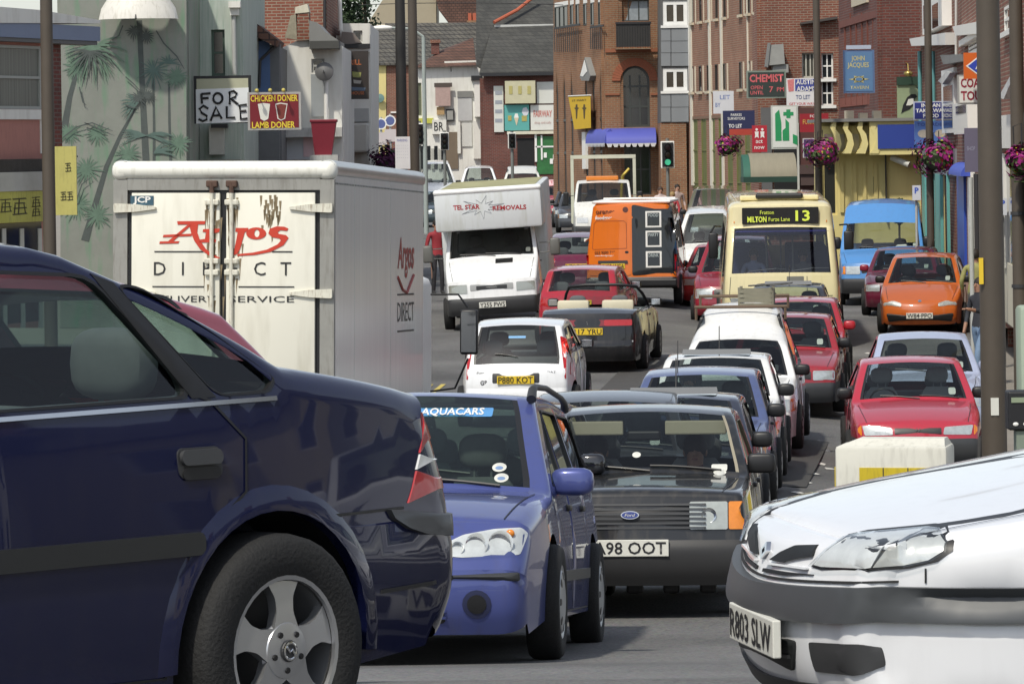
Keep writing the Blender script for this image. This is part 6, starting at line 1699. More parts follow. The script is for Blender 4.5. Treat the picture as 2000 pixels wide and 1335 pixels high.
# --- white building with sign behind dish
f = Fac('white_shop', 'white upper storey behind the hanging picture board', (664, 104), (724, 105), 7)
f.win(690, 60, 708, 82, M('grey_frame', (.4, .4, .38), .6), 1, 1, .1, sill=False)
f.wall(WHITER, [(664, 46), (722, 46), (722, 640), (664, 640)])
f.poly('roof_slope', M('roof_mauve', (.22, .19, .17), .8, var=.2), [(668, 62), (690, 64), (706, 84), (664, 88)], .4, .5)
f.box('eaves_board', IRON, 660, 86, 722, 95, .5); f.box('cornice', WHITE, 664, 95, 722, 102, .4)
f.box('white_box', M('pale_box', (.5, .5, .46), .6, var=.08), 678, 240, 720, 298, .6, -.05, .06); f.box('shutter_band', M('shutter', (.42, .43, .42), .6), 668, 212, 720, 238, .3)
cyl(f, 'white_pole', WHITE, 663, -10, 665, 60, 4.5, 1.2)

# --- far left: tiled house row
f = Fac('gable_house', 'beige gable and brown roof rising at the top behind the tiled roof', (720, 262), (935, 262), 10)
f.wall(M('beige_wall', (.36, .31, .22), .85, var=.08), [(716, 50), (760, -20), (852, -20), (852, 640), (716, 640)])
f.poly('roof', BTILE, [(848, -20), (936, -20), (936, 50), (880, 50), (856, 18)], .4, 3.)
o = f.box('chimney', BR_ORG, 912, 40, 932, 100, .8, -.2); f.box('chimney_pot', M('terracotta', (.4, .1, .05), .7), 914, 26, 921, 42, .6, .3, parent=o); f.box('chimney_pot', M('terracotta', (.4, .1, .05), .7), 923, 26, 930, 42, .6, .3, parent=o)
f.win(876, -14, 892, 12, WHITE, 1, 1, .1, hole=False, sill=False)
f = Fac('tiled_house', 'long grey tiled roof over yellow and brick walls at the end of the street', (718, 238), (930, 238), 9)
f.win(765, 168, 775, 218, WHITE, 1, 2, .1)
f.wall(YEL, [(722, 128), (754, 128), (754, 640), (722, 640)])
f.holes = []
f.poly('brick_wall', BR_RED, [(755, 126), (816, 126), (816, 640), (755, 640)], 0, 4.)
A_, B_ = f.uv(720, 128, .3), f.uv(930, 128, .3); C_, D_ = f.uv(930, 48, -3.5), f.uv(724, 50, -3.5)
m = MB(); m.hexa([(A_[0], -.3, A_[1]), (B_[0], -.3, B_[1]), (C_[0], 3.5, C_[1]), (D_[0], 3.5, D_[1]), (A_[0], -.3, A_[1] + .12), (B_[0], -.3, B_[1] + .12), (C_[0], 3.5, C_[1] + .12), (D_[0], 3.5, D_[1] + .12)]); m.build('roof', TILE, f.root)
f.box('ridge', STONE, 724, 47, 752, 52, -3.3, -3.7)
u, z = f.uv(742, 192, .15); MB().lathe([(0, -.02), (.25, 0), (.26, .03), (0, .03)], (u, -.3, z), 'y', 16).build('round_sign', M('sign_sea', (.14, .24, .22), .5), f.root)
f = Fac('white_pub', 'white fronted building with hipped brown roof and picture sign in the distance', (808, 226), (948, 226), 8)
f.win(815, 162, 824, 226, M('olive_frame', (.2, .22, .12), .6), 1, 2, .1, M('olive_glass', (.12, .13, .08), .3), sill=False)
f.win(878, 126, 884, 142, WHITE, 1, 1, .1, sill=False)
f.wall(WHITER, [(808, 130), (868, 130), (868, 120), (932, 118), (950, 118), (950, 640), (808, 640)])
A_, B_, C_, D_ = f.uv(810, 132, .4), f.uv(930, 128, .4), f.uv(924, 74, -3), f.uv(862, 98, -3)
m = MB(); m.add([(A_[0], -.4, A_[1]), (B_[0], -.4, B_[1]), (C_[0], 3, C_[1]), (D_[0], 3, D_[1]), (A_[0], 6, A_[1]), (B_[0], 6, B_[1])], [(0, 1, 2, 3), (0, 3, 4), (4, 3, 2, 5), (1, 5, 2)]); m.build('roof', BTILE, f.root)
o = f.box('chimney', BR_DK, 842, 80, 858, 106, -1.5, -2.2); f.box('chimney_cap', BR_RED, 840, 78, 860, 84, -1.4, -2.3, parent=o)
o = f.box('picture_sign', M('sign_pink', (.42, .3, .27), .6, var=.25, vs=6), 850, 170, 880, 207, .35, .3); f.box('sign_frame', M('dark_frame', (.08, .06, .05), .6), 848, 162, 883, 170, .37, .28, parent=o)
o = f.box('small_sign', M('sign_tan', (.42, .28, .13), .6, var=.4, vs=9), 853, 209, 868, 224, .2); o = f.box('notice_frame', DGREY, 871, 213, 887, 237, .15); f.box('notice', M('notice', (.3, .3, .28), .7), 873, 216, 885, 234, .18, parent=o)
f.box('yellow_fascia', M('fascia_lime', (.5, .5, .08), .5, var=.3, vs=9), 812, 231, 846, 241, .2); o = f.box('shop_board', WHITER, 844, 234, 872, 262, .3); f.text('BR', 857, 247, 17, INK, 18, .32, o)
f.box('lower_wall', M('brown_door', (.17, .13, .09), .7), 870, 258, 895, 330, .08)
for x in (815, 828, 842, 856): f.box('pilaster', M('pilaster_grey', (.4, .4, .36), .7), x, 290, x + 6, 330, .12); f.box('shop_window', WGLASS, x + 6, 285, x + 13, 330, .04)
o = f.box('grey_panel', M('grey_fascia', (.45, .45, .45), .6), 894, 190, 922, 236, .1); f.box('panel_cap', LEAD, 893, 178, 924, 190, .15, parent=o)
f.box('pilaster', WHITER, 893, 238, 900, 300, .2); f.box('pilaster', WHITER, 924, 236, 942, 310, .25); f.box('shutter', M('shutter_white', (.6, .6, .57), .5), 902, 240, 922, 286, .08)
o = f.box('bay', WHITE, 926, 152, 944, 228, .7); f.box('bay_roof', IRON, 920, 148, 942, 157, .85, parent=o)
f2_ = f.win(929, 162, 941, 222, WHITE, 1, 2, -.74, hole=False, sill=False)

# --- slate roofed brick shop
f = Fac('slate_roof_shop', 'dark slate roofed brick shop with teal and white shop fronts', (940, 220), (1086, 220), 6)
f.wall(BR_DK, [(944, 142), (1086, 140), (1086, 640), (944, 640)])
A_, B_, C_, D_ = f.uv(936, 147, .5), f.uv(1086, 143, .5), f.uv(1088, 50, -3), f.uv(962, 54, -3)
def slab(nm, a, b, c, d, y0, y1, mt, t=.12): MB().hexa([(a[0], y0, a[1]), (b[0], y0, b[1]), (c[0], y1, c[1]), (d[0], y1, d[1]), (a[0], y0, a[1] + t), (b[0], y0, b[1] + t), (c[0], y1, c[1] + t), (d[0], y1, d[1] + t)]).build(nm, mt, f.root)
slab('roof', A_, B_, C_, D_, -.5, 3, SLATE)
slab('upper_roof', f.uv(930, 60, -3), f.uv(1088, 52, -3), f.uv(1088, -40, -7), f.uv(930, -40, -7), 3.0, 7.0, SLATE)
slab('side_roof', f.uv(930, 130, -.3), f.uv(948, 140, -.3), f.uv(966, 50, -3.1), f.uv(930, 40, -3.1), .3, 3.1, SLATE)
MB().tube([(f.uv(965, 44, -2.6)[0], 2.6, f.uv(965, 44, -2.6)[1]), (f.uv(1010, 20, -3.6)[0], 3.6, f.uv(1010, 20, -3.6)[1]), (f.uv(1048, -10, -4.4)[0], 4.4, f.uv(1048, -10, -4.4)[1])], .1, 8).build('ridge_tiles', M('terracotta', (.4, .1, .05), .7), f.root)
f.box('lead_flashing', M('flashing', (.5, .5, .48), .6), 966, 48, 1086, 53, -2.85, -3.1)
f.box('gutter', IRON, 938, 142, 1086, 148, .62, .4)
o = f.box('awning', M('awning_cream', (.52, .49, .33), .7, var=.15), 986, 158, 1046, 202, .5)
for x in (994, 1012, 1030): f.box('awning_strip', M('awning_gold', (.42, .37, .13), .7), x, 168, x + 7, 184, .52, parent=o)
f.box('white_panel', M('panel_white', (.62, .62, .57), .6, var=.06), 1048, 160, 1086, 202, .12); f.box('white_notice', M('panel_white', (.62, .62, .57), .6, var=.06), 964, 168, 984, 258, .1)
for z_ in (178, 196, 214, 232): f.box('notice_text', M('faint_ink', (.3, .32, .36), .6), 967, z_, 981, z_ + 7, .115)
o = f.box('teal_board', M('sign_teal', (.1, .36, .33), .5, var=.08), 985, 205, 1034, 255, .18)
f.box('picture', M('pic_yellow', (.4, .35, .1), .5, var=.5, vs=12), 992, 226, 999, 236, .2, parent=o); f.box('picture', M('pic_yellow', (.4, .35, .1), .5, var=.5, vs=12), 1019, 226, 1029, 237, .2, parent=o)
f.poly('cone_picture', M('cone', (.6, .5, .35), .6), [(1004, 230), (1013, 230), (1009, 246)], .2, .02, parent=o); f.poly('ice_picture', WHITE, [(1004, 230), (1013, 230), (1011, 222), (1006, 222)], .2, .02, parent=o); f.poly('round_picture', M('pic_white', (.6, .6, .65), .6), [(1026 + 7 * math.cos(k), 218 + 9 * math.sin(k)) for k in range(6)], .2, .02, parent=o)
o = f.box('shop_board', M('board_white', (.66, .65, .6), .6), 1036, 205, 1086, 254, .18); f.text('FAIRWAY', 1060, 222, 12, M('sign_pinkred', (.55, .2, .17), .6), 36, .2, o, bold=.02); f.text('shop and cafe', 1060, 240, 5, M('faint_red', (.5, .3, .27), .6), 32, .2, o)
o = f.box('shop_window', M('shop_green', (.03, .14, .04), .4, var=.5), 1048, 266, 1086, 340, .05); f.box('shop_mullion', WHITE, 1044, 262, 1049, 316, .1, parent=o); f.box('shop_mullion', WHITE, 1056, 264, 1060, 312, .1, parent=o); f.box('shop_transom', WHITE, 1046, 285, 1086, 288, .1, parent=o)
for x, y in ((1062, 298), (1074, 310), (1080, 302)): f.box('window_card', WHITE, x, y, x + 6, y + 10, .1)
f.box('dark_doorway', DARKIN, 1010, 270, 1044, 340, .03); f.box('fascia_band', CREAM, 990, 256, 1084, 262, .25)

# --- brick building with the tall arch, its two fronts
f = Fac('arched_brick_building', 'orange brick corner building with tall arched window and blue awnings', (1182, 150), (1292, 149.5), 10)
dk = M('arch_frame', (.05, .055, .05), .4)
f.win(1211, 129, 1270, 248, dk, 3, 3, .25, arch=True, sill=False, fw=.08)
f.win(1207, 0, 1268, 42, dk, 3, 1, .2, M('net_curtain', (.25, .28, .3), .3, var=.4, vs=6), sill=False)
f.win(1213, 282, 1272, 380, dk, 3, 2, .3, M('doorway_glass', (.015, .03, .015), .1, var=.6, vs=2), sill=False)
f.wall(BR_ORG, [(1182, -60), (1290, -60), (1290, 640), (1182, 640)], th=.35)
f.box('string_course', M('brick_course', (.27, .1, .05), .8), 1182, 96, 1290, 102, .06); f.box('string_course', M('brick_course', (.27, .1, .05), .8), 1182, 182, 1210, 186, .05); f.box('string_course', M('brick_course', (.27, .1, .05), .8), 1271, 182, 1290, 186, .05)
u0, z0, u1, z1 = f.rect(1211, 129, 1270, 248); r = (u1 - u0) / 2
m = MB()
for k in range(22):
    a0, a1 = PI * (k + .06) / 22, PI * (k + .94) / 22; cx, cz = (u0 + u1) / 2, z1 - r
    q = [(cx + rr_ * math.cos(a), cz + rr_ * math.sin(a)) for a, rr_ in ((a0, r), (a1, r), (a1, r + .3), (a0, r + .3))]
    MB().prism(q, lambda u, v, d: (u, -.05 + d, v), .06).build('arch_brick', M('arch_brick', (.31, .10, .05), .8, var=.25, vs=5), f.root)
bal = f.box('balcony', M('balcony_rail', (.03, .028, .026), .6, var=.3), 1203, 46, 1271, 92, .9, .84)
for k in range(14): f.box('balcony_bar', IRON, 1204 + k * 5, 46, 1205.5 + k * 5, 92, .93, .9, parent=bal)
f.box('balcony_rail', IRON, 1202, 43, 1272, 47, .95, .82, parent=bal); f.box('balcony_base', BR_ORG, 1203, 92, 1271, 96, .9, 0, parent=bal)
AWN = M('awning_blue', (.085, .1, .42), .6, var=.12, vs=2)
def awning(f, x0, x1, y0, y1, out, mt=AWN, nm='awning', parent=None, scallop=True):
    out *= f.ok
    u0, z0, u1, z1 = f.rect(x0, y0, x1, y1, out); m = MB(); n = 8; vs = []
    for k in range(n + 1):
        a = PI / 2 * k / n
        vs += [(u0, -out * math.sin(a), z0 + (z1 - z0) * math.cos(a)), (u1, -out * math.sin(a), z0 + (z1 - z0) * math.cos(a))]
    fs = [(2 * k, 2 * k + 1, 2 * k + 3, 2 * k + 2) for k in range(n)]
    b = len(vs); vs += [(u0, 0, z0), (u1, 0, z0)]
    fs += [tuple([b] + [2 * k for k in range(n + 1)]), tuple([b + 1] + [2 * k + 1 for k in range(n, -1, -1)])]
    o = m.add(vs, fs).build(nm, mt, parent or f.root, 50)
    if scallop:
        q = MB(); ns = max(3, int((u1 - u0) / .22))
        for k in range(ns):
            a, b_ = lerp(u0, u1, k / ns), lerp(u0, u1, (k + 1) / ns)
            q.add([(a, -out, z0), (b_, -out, z0), (lerp(a, b_, .75), -out, z0 - .13), (lerp(a, b_, .25), -out, z0 - .13)], [(0, 1, 2, 3)])
        q.build('awning_valance', M('valance_white', (.6, .6, .6), .7), o)
    return o
awning(f, 1184, 1282, 250, 280, 1.1)
f = Fac('arched_brick_building', 'lancet window side of the orange brick corner building with yellow banner', (1081, 159), (1182, 150), 9)
for k in range(7):
    if k == 3: continue
    x = 1085 + k * 14.2; y = lerp(137, 130, k / 6)
    u0, z0, u1, z1 = f.rect(x, y, x + 8.2, 390)
    pl = [(u0, z0), (u1, z0), (u1, z1 - .9), ((u0 + u1) / 2, z1), (u0, z1 - .9)]
    f.holes.append(pl); o = MB().prism(pl, lambda u, v, d: (u, .03 + d, v), .03).build('lancet_window', M('lancet_dark', (.028, .024, .02), .6, var=.4), f.root)
    for zz in (.35, .6): MB().box((u0, .0, lerp(z0, z1, zz)), (u1, .03, lerp(z0, z1, zz) + .1)).build('glazing_bar', dk, o)
for (a, b) in ((1083, 1109), (1113, 1120), (1124, 1131), (1139, 1146), (1153, 1160), (1168, 1176)):
    f.win(a, lerp(12, 3, (a - 1083) / 95), b, 55 if a < 1112 else 50, dk, 3 if a < 1100 else 1, 1, .2, sill=False); f.box('lintel', WHITE, a, lerp(4, -6, (a - 1083) / 95), b, lerp(12, 3, (a - 1083) / 95), .06)
f.wall(BR_ORG, [(1081, -60), (1182, -60), (1182, 640), (1081, 640)], th=.35)
for (a, b, n) in ((1082, 1132, 12), (1152, 1178, 7)):
    o = f.box('balcony', IRON, a, 50, b, 54, .5, .4)
    for k in range(n): f.box('balcony_bar', IRON, lerp(a, b, k / n), 54, lerp(a, b, k / n) + 1.6, 102 - (a - 1082) * .08, .5, .45, parent=o)
f.poly('lantern_gable', LEAD, [(1132, 150), (1142, 112), (1153, 148), (1150, 158), (1136, 158)], .8, .8); f.poly('gable_trim', WHITE, [(1133, 148), (1141, 118), (1146, 140), (1138, 150)], .85, .04)
cyl(f, 'banner_pole', WHITE, 1110, 188, 1154, 186, 1.2, 1.0)
o = f.poly('yellow_banner', M('banner_yellow', (.62, .40, .02), .8, var=.1), [(1110, 189), (1153, 187), (1154, 250), (1122, 253)], 1.0, .02)
for x in (1126, 1141):
    f.poly('banner_figure', M('banner_ink', (.08, .05, .01), .7), [(x - 1.5, 204), (x + 1.5, 204), (x + 2, 210), (x + 5, 211), (x + 2, 214), (x + 1, 232), (x - 1, 232), (x - 2, 214), (x - 5, 211), (x - 2, 210)], 1.02, .015, parent=o)
f.text('ST MARY', 1131, 196, 4, M('banner_ink', (.08, .05, .01), .7), 28, 1.02, o)
awning(f, 1143, 1181, 252, 280, .9)
f.box('doorway_frame', WHITE, 1136, 258, 1144, 330, .3)

# --- grey panelled corner block
f = Fac('grey_panel_block', 'slim block of grey panels and white windows beside the ribbed brick offices', (1290, 147), (1346, 146.5), 9)
WW = M('upvc_white', (.78, .78, .76), .4)
for (y0, y1) in ((2, 50), (133, 178)):
    f.win(1294, y0, 1343, y1, WW, 2, 1, .06, M('brown_pane', (.05, .04, .03), .1, var=.6), fw=.14, sillm=WW)
f.wall(M('panel_back', (.1, .1, .1), .8), [(1290, -60), (1346, -60), (1346, 240), (1290, 240)])
PG = M('panel_blue_grey', (.22, .235, .25), .6, var=.06, vs=2)
for (ya, yb_) in ((56, 80), (81, 103), (104, 129), (184, 209), (210, 238)):
    for (xa, xb) in ((1291, 1310), (1311, 1345)): f.box('cladding_panel', PG, xa, ya, xb, yb_, .05)
f.box('side_post', WHITE, 1345, -60, 1349, 400, .2)
f.box('lower_wall', BR_ORG, 1290, 240, 1346, 640, 0, -4)

# --- ribbed brick offices receding along the right side
f = Fac('ribbed_office', 'long brick office front with thin pale vertical ribs on the right', (1346, 146), (1490, 131), 10)
for (y0l, y1l, y0r, y1r) in ((-60, 45, -60, 24), (130, 180, 118, 172)):
    n = 9
    for k in range(n):
        x = lerp(1352, 1478, k / (n - 1)) - 3
        t = k / (n - 1)
        if k == 5: continue
        f.win(x, lerp(y0l, y0r, t), x + 6, lerp(y1l, y1r, t), M('bronze', (.05, .035, .025), .5), 1, 1, .12, sill=True, sillm=STONE, fw=.04)
        f.box('rib', M('rib_stone', (.6, .54, .42), .8), x + 7, lerp(y0l, y0r, t), x + 9, lerp(y1l, y1r, t) + 2, .12)
for k in range(8):
    x = 1353 + k * 17; f.win(x, 230, x + 12, 420, M('green_panel_frame', (.16, .17, .05), .6), 1, 3, .2, M('olive_panel', (.13, .14, .04), .7, var=.4), sill=False)
f.wall(BR_PIER, [(1346, -60), (1490, -60), (1490, 640), (1346, 640)])
for x in (1347, 1384, 1407, 1457, 1486): f.box('long_rib', M('rib_white', (.66, .62, .52), .7), x, -60, x + 3, lerp(360, 140, (x - 1347) / 140) if x > 1400 and x != 1407 else 362, .16)
f.box('plinth_band', M('fascia_brown', (.2, .12, .075), .7), 1346, 224, 1490, 230, .1)

# --- brick gable with sash windows behind the shop signs
f = Fac('brick_shop', 'tall red brick gable behind the chemist signs', (1488, 128), (1642, 127.5), 8)
f.win(1566, 103, 1592, 152, M('old_white', (.5, .49, .42), .6), 3, 1, .15, M('dim_pane', (.06, .06, .05), .2, var=.5))
f.win(1604, 104, 1628, 154, WHITE, 2, 2, .15); f.win(1604, 158, 1628, 206, WHITE, 2, 2, .15)
f.wall(BR_RED, [(1488, -60), (1642, -60), (1642, 640), (1488, 640)])
f.poly('cornice', M('dark_cornice', (.06, .05, .045), .7), [(1564, 44), (1600, 38), (1636, 32), (1636, 37), (1600, 43), (1564, 48)], .35, .4)
o = f.poly('gable_box', M('grey_box', (.3, .3, .28), .6, var=.25), [(1503, 88), (1530, 86), (1533, 125), (1501, 128)], .9, .8); f.poly('box_roof', LEAD, [(1496, 130), (1502, 84), (1505, 84), (1500, 132)], .95, .85, parent=o); f.box('box_base', M('grey_box', (.3, .3, .28), .6, var=.25), 1510, 126, 1540, 142, .8)
for x0, x1, m_ in ((1486, 1510, M('shop_grey', (.12, .12, .12), .6)), (1510, 1560, DARKIN), (1560, 1600, M('shop_maroon', (.09, .035, .03), .6))): f.box('shop_front', m_, x0, 210, x1, 460, .1)
f.box('pilaster', M('pil_white', (.55, .55, .5), .6), 1556, 240, 1562, 380, .2); f.box('cornice_block', M('wood_brown', (.08, .05, .045), .6), 1562, 322, 1596, 340, .35); f.box('cornice_block', M('wood_brown', (.08, .05, .045), .6), 1564, 340, 1592, 362, .28); f.box('red_post', M('post_red', (.2, .03, .03), .5), 1630, 330, 1637, 460, .3)
# domed tan and green awning
f = Fac('shop_awning', 'domed tan and green awning above the bus roof', (1450, 118), (1560, 118), .1, cat='awning', z0=2.4)
awning(f, 1466, 1557, 299, 346, 1.5, M('awning_tan', (.25, .23, .17), .8, var=.2, vs=1.5, stretch=(6, 1, 1)), 'awning_dome', scallop=False)
awning(f, 1452, 1468, 302, 352, 1.4, M('awning_green', (.03, .12, .085), .7), 'awning_side', scallop=False); f.box('awning_rail', M('dark_green', (.015, .05, .035), .7), 1452, 345, 1557, 356, 1.5, 0)

# --- ornate dark brick pub with yellow front
f = Fac('dark_brick_pub', 'dark red ornate brick pub upper floor with blue hanging sign', (1638, 122), (1724, 110), 8)
f.wall(BR_DK, [(1638, -60), (1724, -60), (1724, 640), (1638, 640)])
for k in range(7): f.box('brick_rib', M('dark_terracotta', (.16, .05, .035), .8, var=.3, vs=5), 1648 + k * 11, 40 - (k % 2) * 14, 1651 + k * 11, 205, .16)
f.box('terracotta_band', M('dark_terracotta', (.16, .05, .035), .8, var=.3, vs=5), 1638, 30, 1724, 44, .2); f.box('stone_plaque', STONE, 1662, -20, 1692, 10, .25)
f.box('frieze', M('frieze_red', (.24, .07, .045), .8, var=.5, vs=12), 1640, 188, 1722, 206, .12)
f.box('corner_pipe', IRON, 1720, -60, 1725, 236, .15)
f = Fac('dark_brick_pub', 'shaded side gable of the dark brick pub carrying a bird picture board', (1724, 110), (1800, 108), 8)
f.wall(BR_DK, [(1724, -60), (1802, -60), (1802, 640), (1724, 640)])
o = f.box('bird_board', M('board_sage', (.28, .34, .2), .6, var=.35, vs=2), 1752, 165, 1812, 230, .25, .15)
f.box('board_header', M('board_green', (.02, .05, .03), .6), 1752, 150, 1812, 166, .3, .12, parent=o)
f.poly('bird_body', INK, [(1760, 222), (1764, 205), (1772, 190), (1780, 184), (1788, 184), (1792, 189), (1786, 193), (1786, 203), (1776, 214), (1766, 218)], .262, .01, parent=o); f.poly('bird_breast', P_WHITE, [(1770, 206), (1774, 194), (1784, 192), (1785, 202), (1778, 206)], .27, .008, parent=o); f.poly('bird_flying', INK, [(1788, 170), (1798, 170), (1803, 173), (1794, 175)], .262, .01, parent=o)
u, z = f.uv(1774, 140, .6); MB().tube([(u, 0, z + .25), (u, -.5, z + .2), (u, -.6, z)], .015, 6).ell((u, -.6, z - .05), (.12, .12, .08)).build('board_lamp', M('brass', (.5, .38, .12), .3, .8), f.root, 50)
# yellow ground floor
f = Fac('yellow_pub_front', 'pale yellow pub ground floor with scroll brackets and blank blue panel', (1600, 106.5), (1815, 106.5), 1.5, cat='building')
f.win(1606, 300, 1636, 420, YEL, 1, 1, .1, M('pub_glass', (.03, .03, .025), .2), sill=False)
f.wall(YEL, [(1600, 238), (1815, 236), (1815, 640), (1600, 640)])
f.box('fascia', M('fascia_yellow', (.72, .63, .28), .5, var=.05), 1698, 236, 1812, 302, .7, -.1); o = f.box('blue_panel', M('panel_blue', (.03, .06, .3), .4, var=.05), 1714, 243, 1806, 290, .74, .66); f.box('fascia_rear', M('fascia_yellow', (.72, .63, .28), .5, var=.05), 1604, 246, 1698, 300, .25, -.1)
f.box('flat_roof', LEAD, 1600, 231, 1815, 237, .8, -3.5)
for x in (1608, 1632, 1660, 1686):
    f.poly('scroll_bracket', M('fascia_yellow', (.72, .63, .28), .5, var=.05), [(x, 238), (x + 18, 238), (x + 14, 250), (x + 20, 262), (x + 24, 276), (x + 20, 290), (x + 12, 300), (x + 30, 300), (x + 36, 282), (x + 32, 262), (x + 24, 252), (x + 26, 238)], .72, .4)
    f.box('fascia_window', M('pub_pane', (.45, .42, .3), .35, var=.2), x + 2, 262, x + 18, 296, .28)
for k in range(5): f.box('chimney_block', STONE, 1652 + k * 27, 216 + (k % 2) * 5, 1668 + k * 27, 232, .1, -.4) if k < 3 else None
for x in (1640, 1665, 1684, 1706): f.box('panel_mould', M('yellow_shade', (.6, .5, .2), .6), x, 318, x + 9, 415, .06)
f.box('downpipe', IRON, 1729, 302, 1733, 430, .15); f.box('window_slot', DARKIN, 1706, 345, 1711, 378, .05)
u, z = f.uv(1747, 312, .5)
m = MB(); m.tube([(u - .05, -.3, z + .06), (u + .38, -.55, z - .14)], .085, 10); m.build('security_camera', M('camera_white', (.5, .5, .46), .5), f.root, 60)

# --- right hand row of brick shops with white bays, running towards the camera
def bayrow(f, x0, x1, y0, y1, mt=WHITE):
    o = f.box('bay_window', mt, x0, y0, x1, y1, .6, -.05)
    return o
f = Fac('brick_shop', 'brick upper floor with white bay windows behind the takeaway sign', (1798, 106), (1866, 92), 7)
o = f.box('bay_window', WHITE, 1800, -40, 1840, 60, .8, -.05); 
for x in (1803, 1820): f.box('pane', WGLASS, x, 8, x + 12, 54, .83, .78, parent=o)
f.poly('bay_base', WHITE, [(1776, 76), (1846, 64), (1846, 88), (1780, 90)], 1.0, 1.)
f.wall(BR_RED, [(1798, -60), (1866, -60), (1866, 640), (1798, 640)])
for x in (1812, 1838): cyl(f, 'teal_pipe', M('teal_paint', (.12, .32, .32), .5), x - 16, 100, x - 14, 240, 4, .3)
f.poly('bay_hood', LEAD, [(1836, 108), (1880, 106), (1880, 120), (1842, 126)], .9, .9); o = f.box('white_sash', WHITE, 1838, 135, 1864, 260, .4); f.box('pane', WGLASS, 1842, 168, 1860, 200, .43, .38, parent=o); f.box('pane', WGLASS, 1842, 205, 1860, 250, .43, .38, parent=o)
f.poly('white_blind', M('blind_white', (.6, .6, .58), .7, var=.2), [(1832, 158), (1848, 140), (1856, 142), (1840, 165)], .9, .5)
tq = M('turquoise', (.13, .4, .38), .5, var=.08)
for x, w in ((1800, 10), (1818, 6), (1826, 14), (1848, 5)): f.box('shop_pilaster', tq, x, 340, x + w, 640, .25)
f.box('shop_fascia', M('fascia_dim', (.2, .2, .22), .6), 1798, 290, 1866, 340, .2)
for x in (1812, 1842): f.box('shop_glass', WGLASS, x, 342, x + 6, 560, .1)
f = Fac('brick_shop', 'brick shop with white cornice beside the thick lamp post', (1866, 92), (1932, 76), 7)
f.win(1892, 78, 1922, 100, WHITE, 1, 2, .1)
f.wall(BR_RED, [(1866, -60), (1932, -60), (1932, 640), (1866, 640)])
f.poly('white_cornice', WHITE, [(1860, 52), (1912, 42), (1914, 66), (1866, 70)], .7, .8); f.box('cornice_step', WHITE, 1872, 68, 1916, 80, .5); cyl(f, 'white_pipe', WHITE, 1868, -20, 1868, 110, 3, .3)
o = f.box('bay_window', WHITE, 1862, 200, 1890, 262, .7); f.box('pane', WGLASS, 1866, 206, 1886, 222, .73, .68, parent=o)
f.box('blue_door', M('door_blue', (.03, .08, .42), .4, var=.1), 1868, 330, 1886, 640, .2); f.box('shop_pilaster', WHITE, 1888, 300, 1900, 640, .3); f.box('shop_pilaster', WHITE, 1912, 330, 1918, 640, .3); f.box('shop_glass', DARKIN, 1900, 340, 1912, 560, .1); awning(f, 1852, 1876, 318, 342, 1.0, M('awning_royal', (.05, .09, .45), .6), scallop=False)
f = Fac('brick_shop', 'nearest brick front between the two right hand posts', (1932, 76), (2040, 60), 7)
f.win(1962, 8, 1986, 60, WHITE, 1, 2, .1)
f.wall(BR_RED, [(1932, -60), (2040, -60), (2040, 640), (1932, 640)])
f.box('white_fascia', WHITER, 1940, 222, 2040, 290, .4); f.box('shop_glass', WGLASS, 1936, 300, 2040, 520, .05); f.box('shop_pilaster', WHITER, 1950, 300, 1962, 520, .25); f.box('stall_riser', CREAM, 1932, 520, 2040, 640, .12)
f.poly('white_blind', M('blind_white', (.6, .6, .58), .7, var=.2), [(1950, 190), (1972, 150), (1978, 152), (1960, 194)], .9, .5)
# ------------------------------------------------------------------ terrace on the side street to the right (seen mirrored in the navy car)
for i, (D, c) in enumerate(((5, (.62, .54, .34)), (10.5, (.6, .58, .5)), (16, (.5, .44, .28)), (21.5, (.62, .6, .54)))):
    r = thing('terraced_house', ('ochre', 'cream', 'mustard', 'white')[i] + ' rendered terraced house on the side street to the right', 'building', (17 + .8 * i, D, gx(17, 14)), R_(-90 + 8), 'terrace on the side street')
    mt = M('terrace_render', c, .8, var=.12); fr = WHITE
    hs = [[(x, z), (x + .95, z), (x + .95, z + 1.4), (x, z + 1.4)] for x in (.7, 3.4) for z in (1.0, 3.7)]
    MB().prism([(0, 0), (5.4, 0), (5.4, 5.8), (0, 5.8)], lambda u, v, d: (u, d, v), .25, holes=hs).build('wall', mt, r, fix=True)
    MB().box((0, .5, 0), (5.4, 6, 5.8)).build('rear_wall', mt, r)
    for h in hs:
        (a, b), (c_, d_) = h[0], h[2]
        o = MB().prism(h, lambda u, v, d: (u, .12 + d, v), .05, holes=[[(a + .08, b + .08), (c_ - .08, b + .08), (c_ - .08, d_ - .08), (a + .08, d_ - .08)]]).build('window', fr, r, fix=True); MB().box((a, .15, b), (c_, .17, d_)).build('pane', WGLASS, o)
    MB().add([(-.2, -.35, 5.7), (5.6, -.35, 5.7), (5.6, 3.2, 7.9), (-.2, 3.2, 7.9), (-.2, 6.5, 5.7), (5.6, 6.5, 5.7)], [(0, 1, 2, 3), (3, 2, 5, 4), (0, 3, 4), (1, 5, 2)]).build('roof', SLATE, r)
    MB().box((5.0, 2.6, 7), (5.7, 3.4, 8.9)).build('chimney', BR_RED, r)

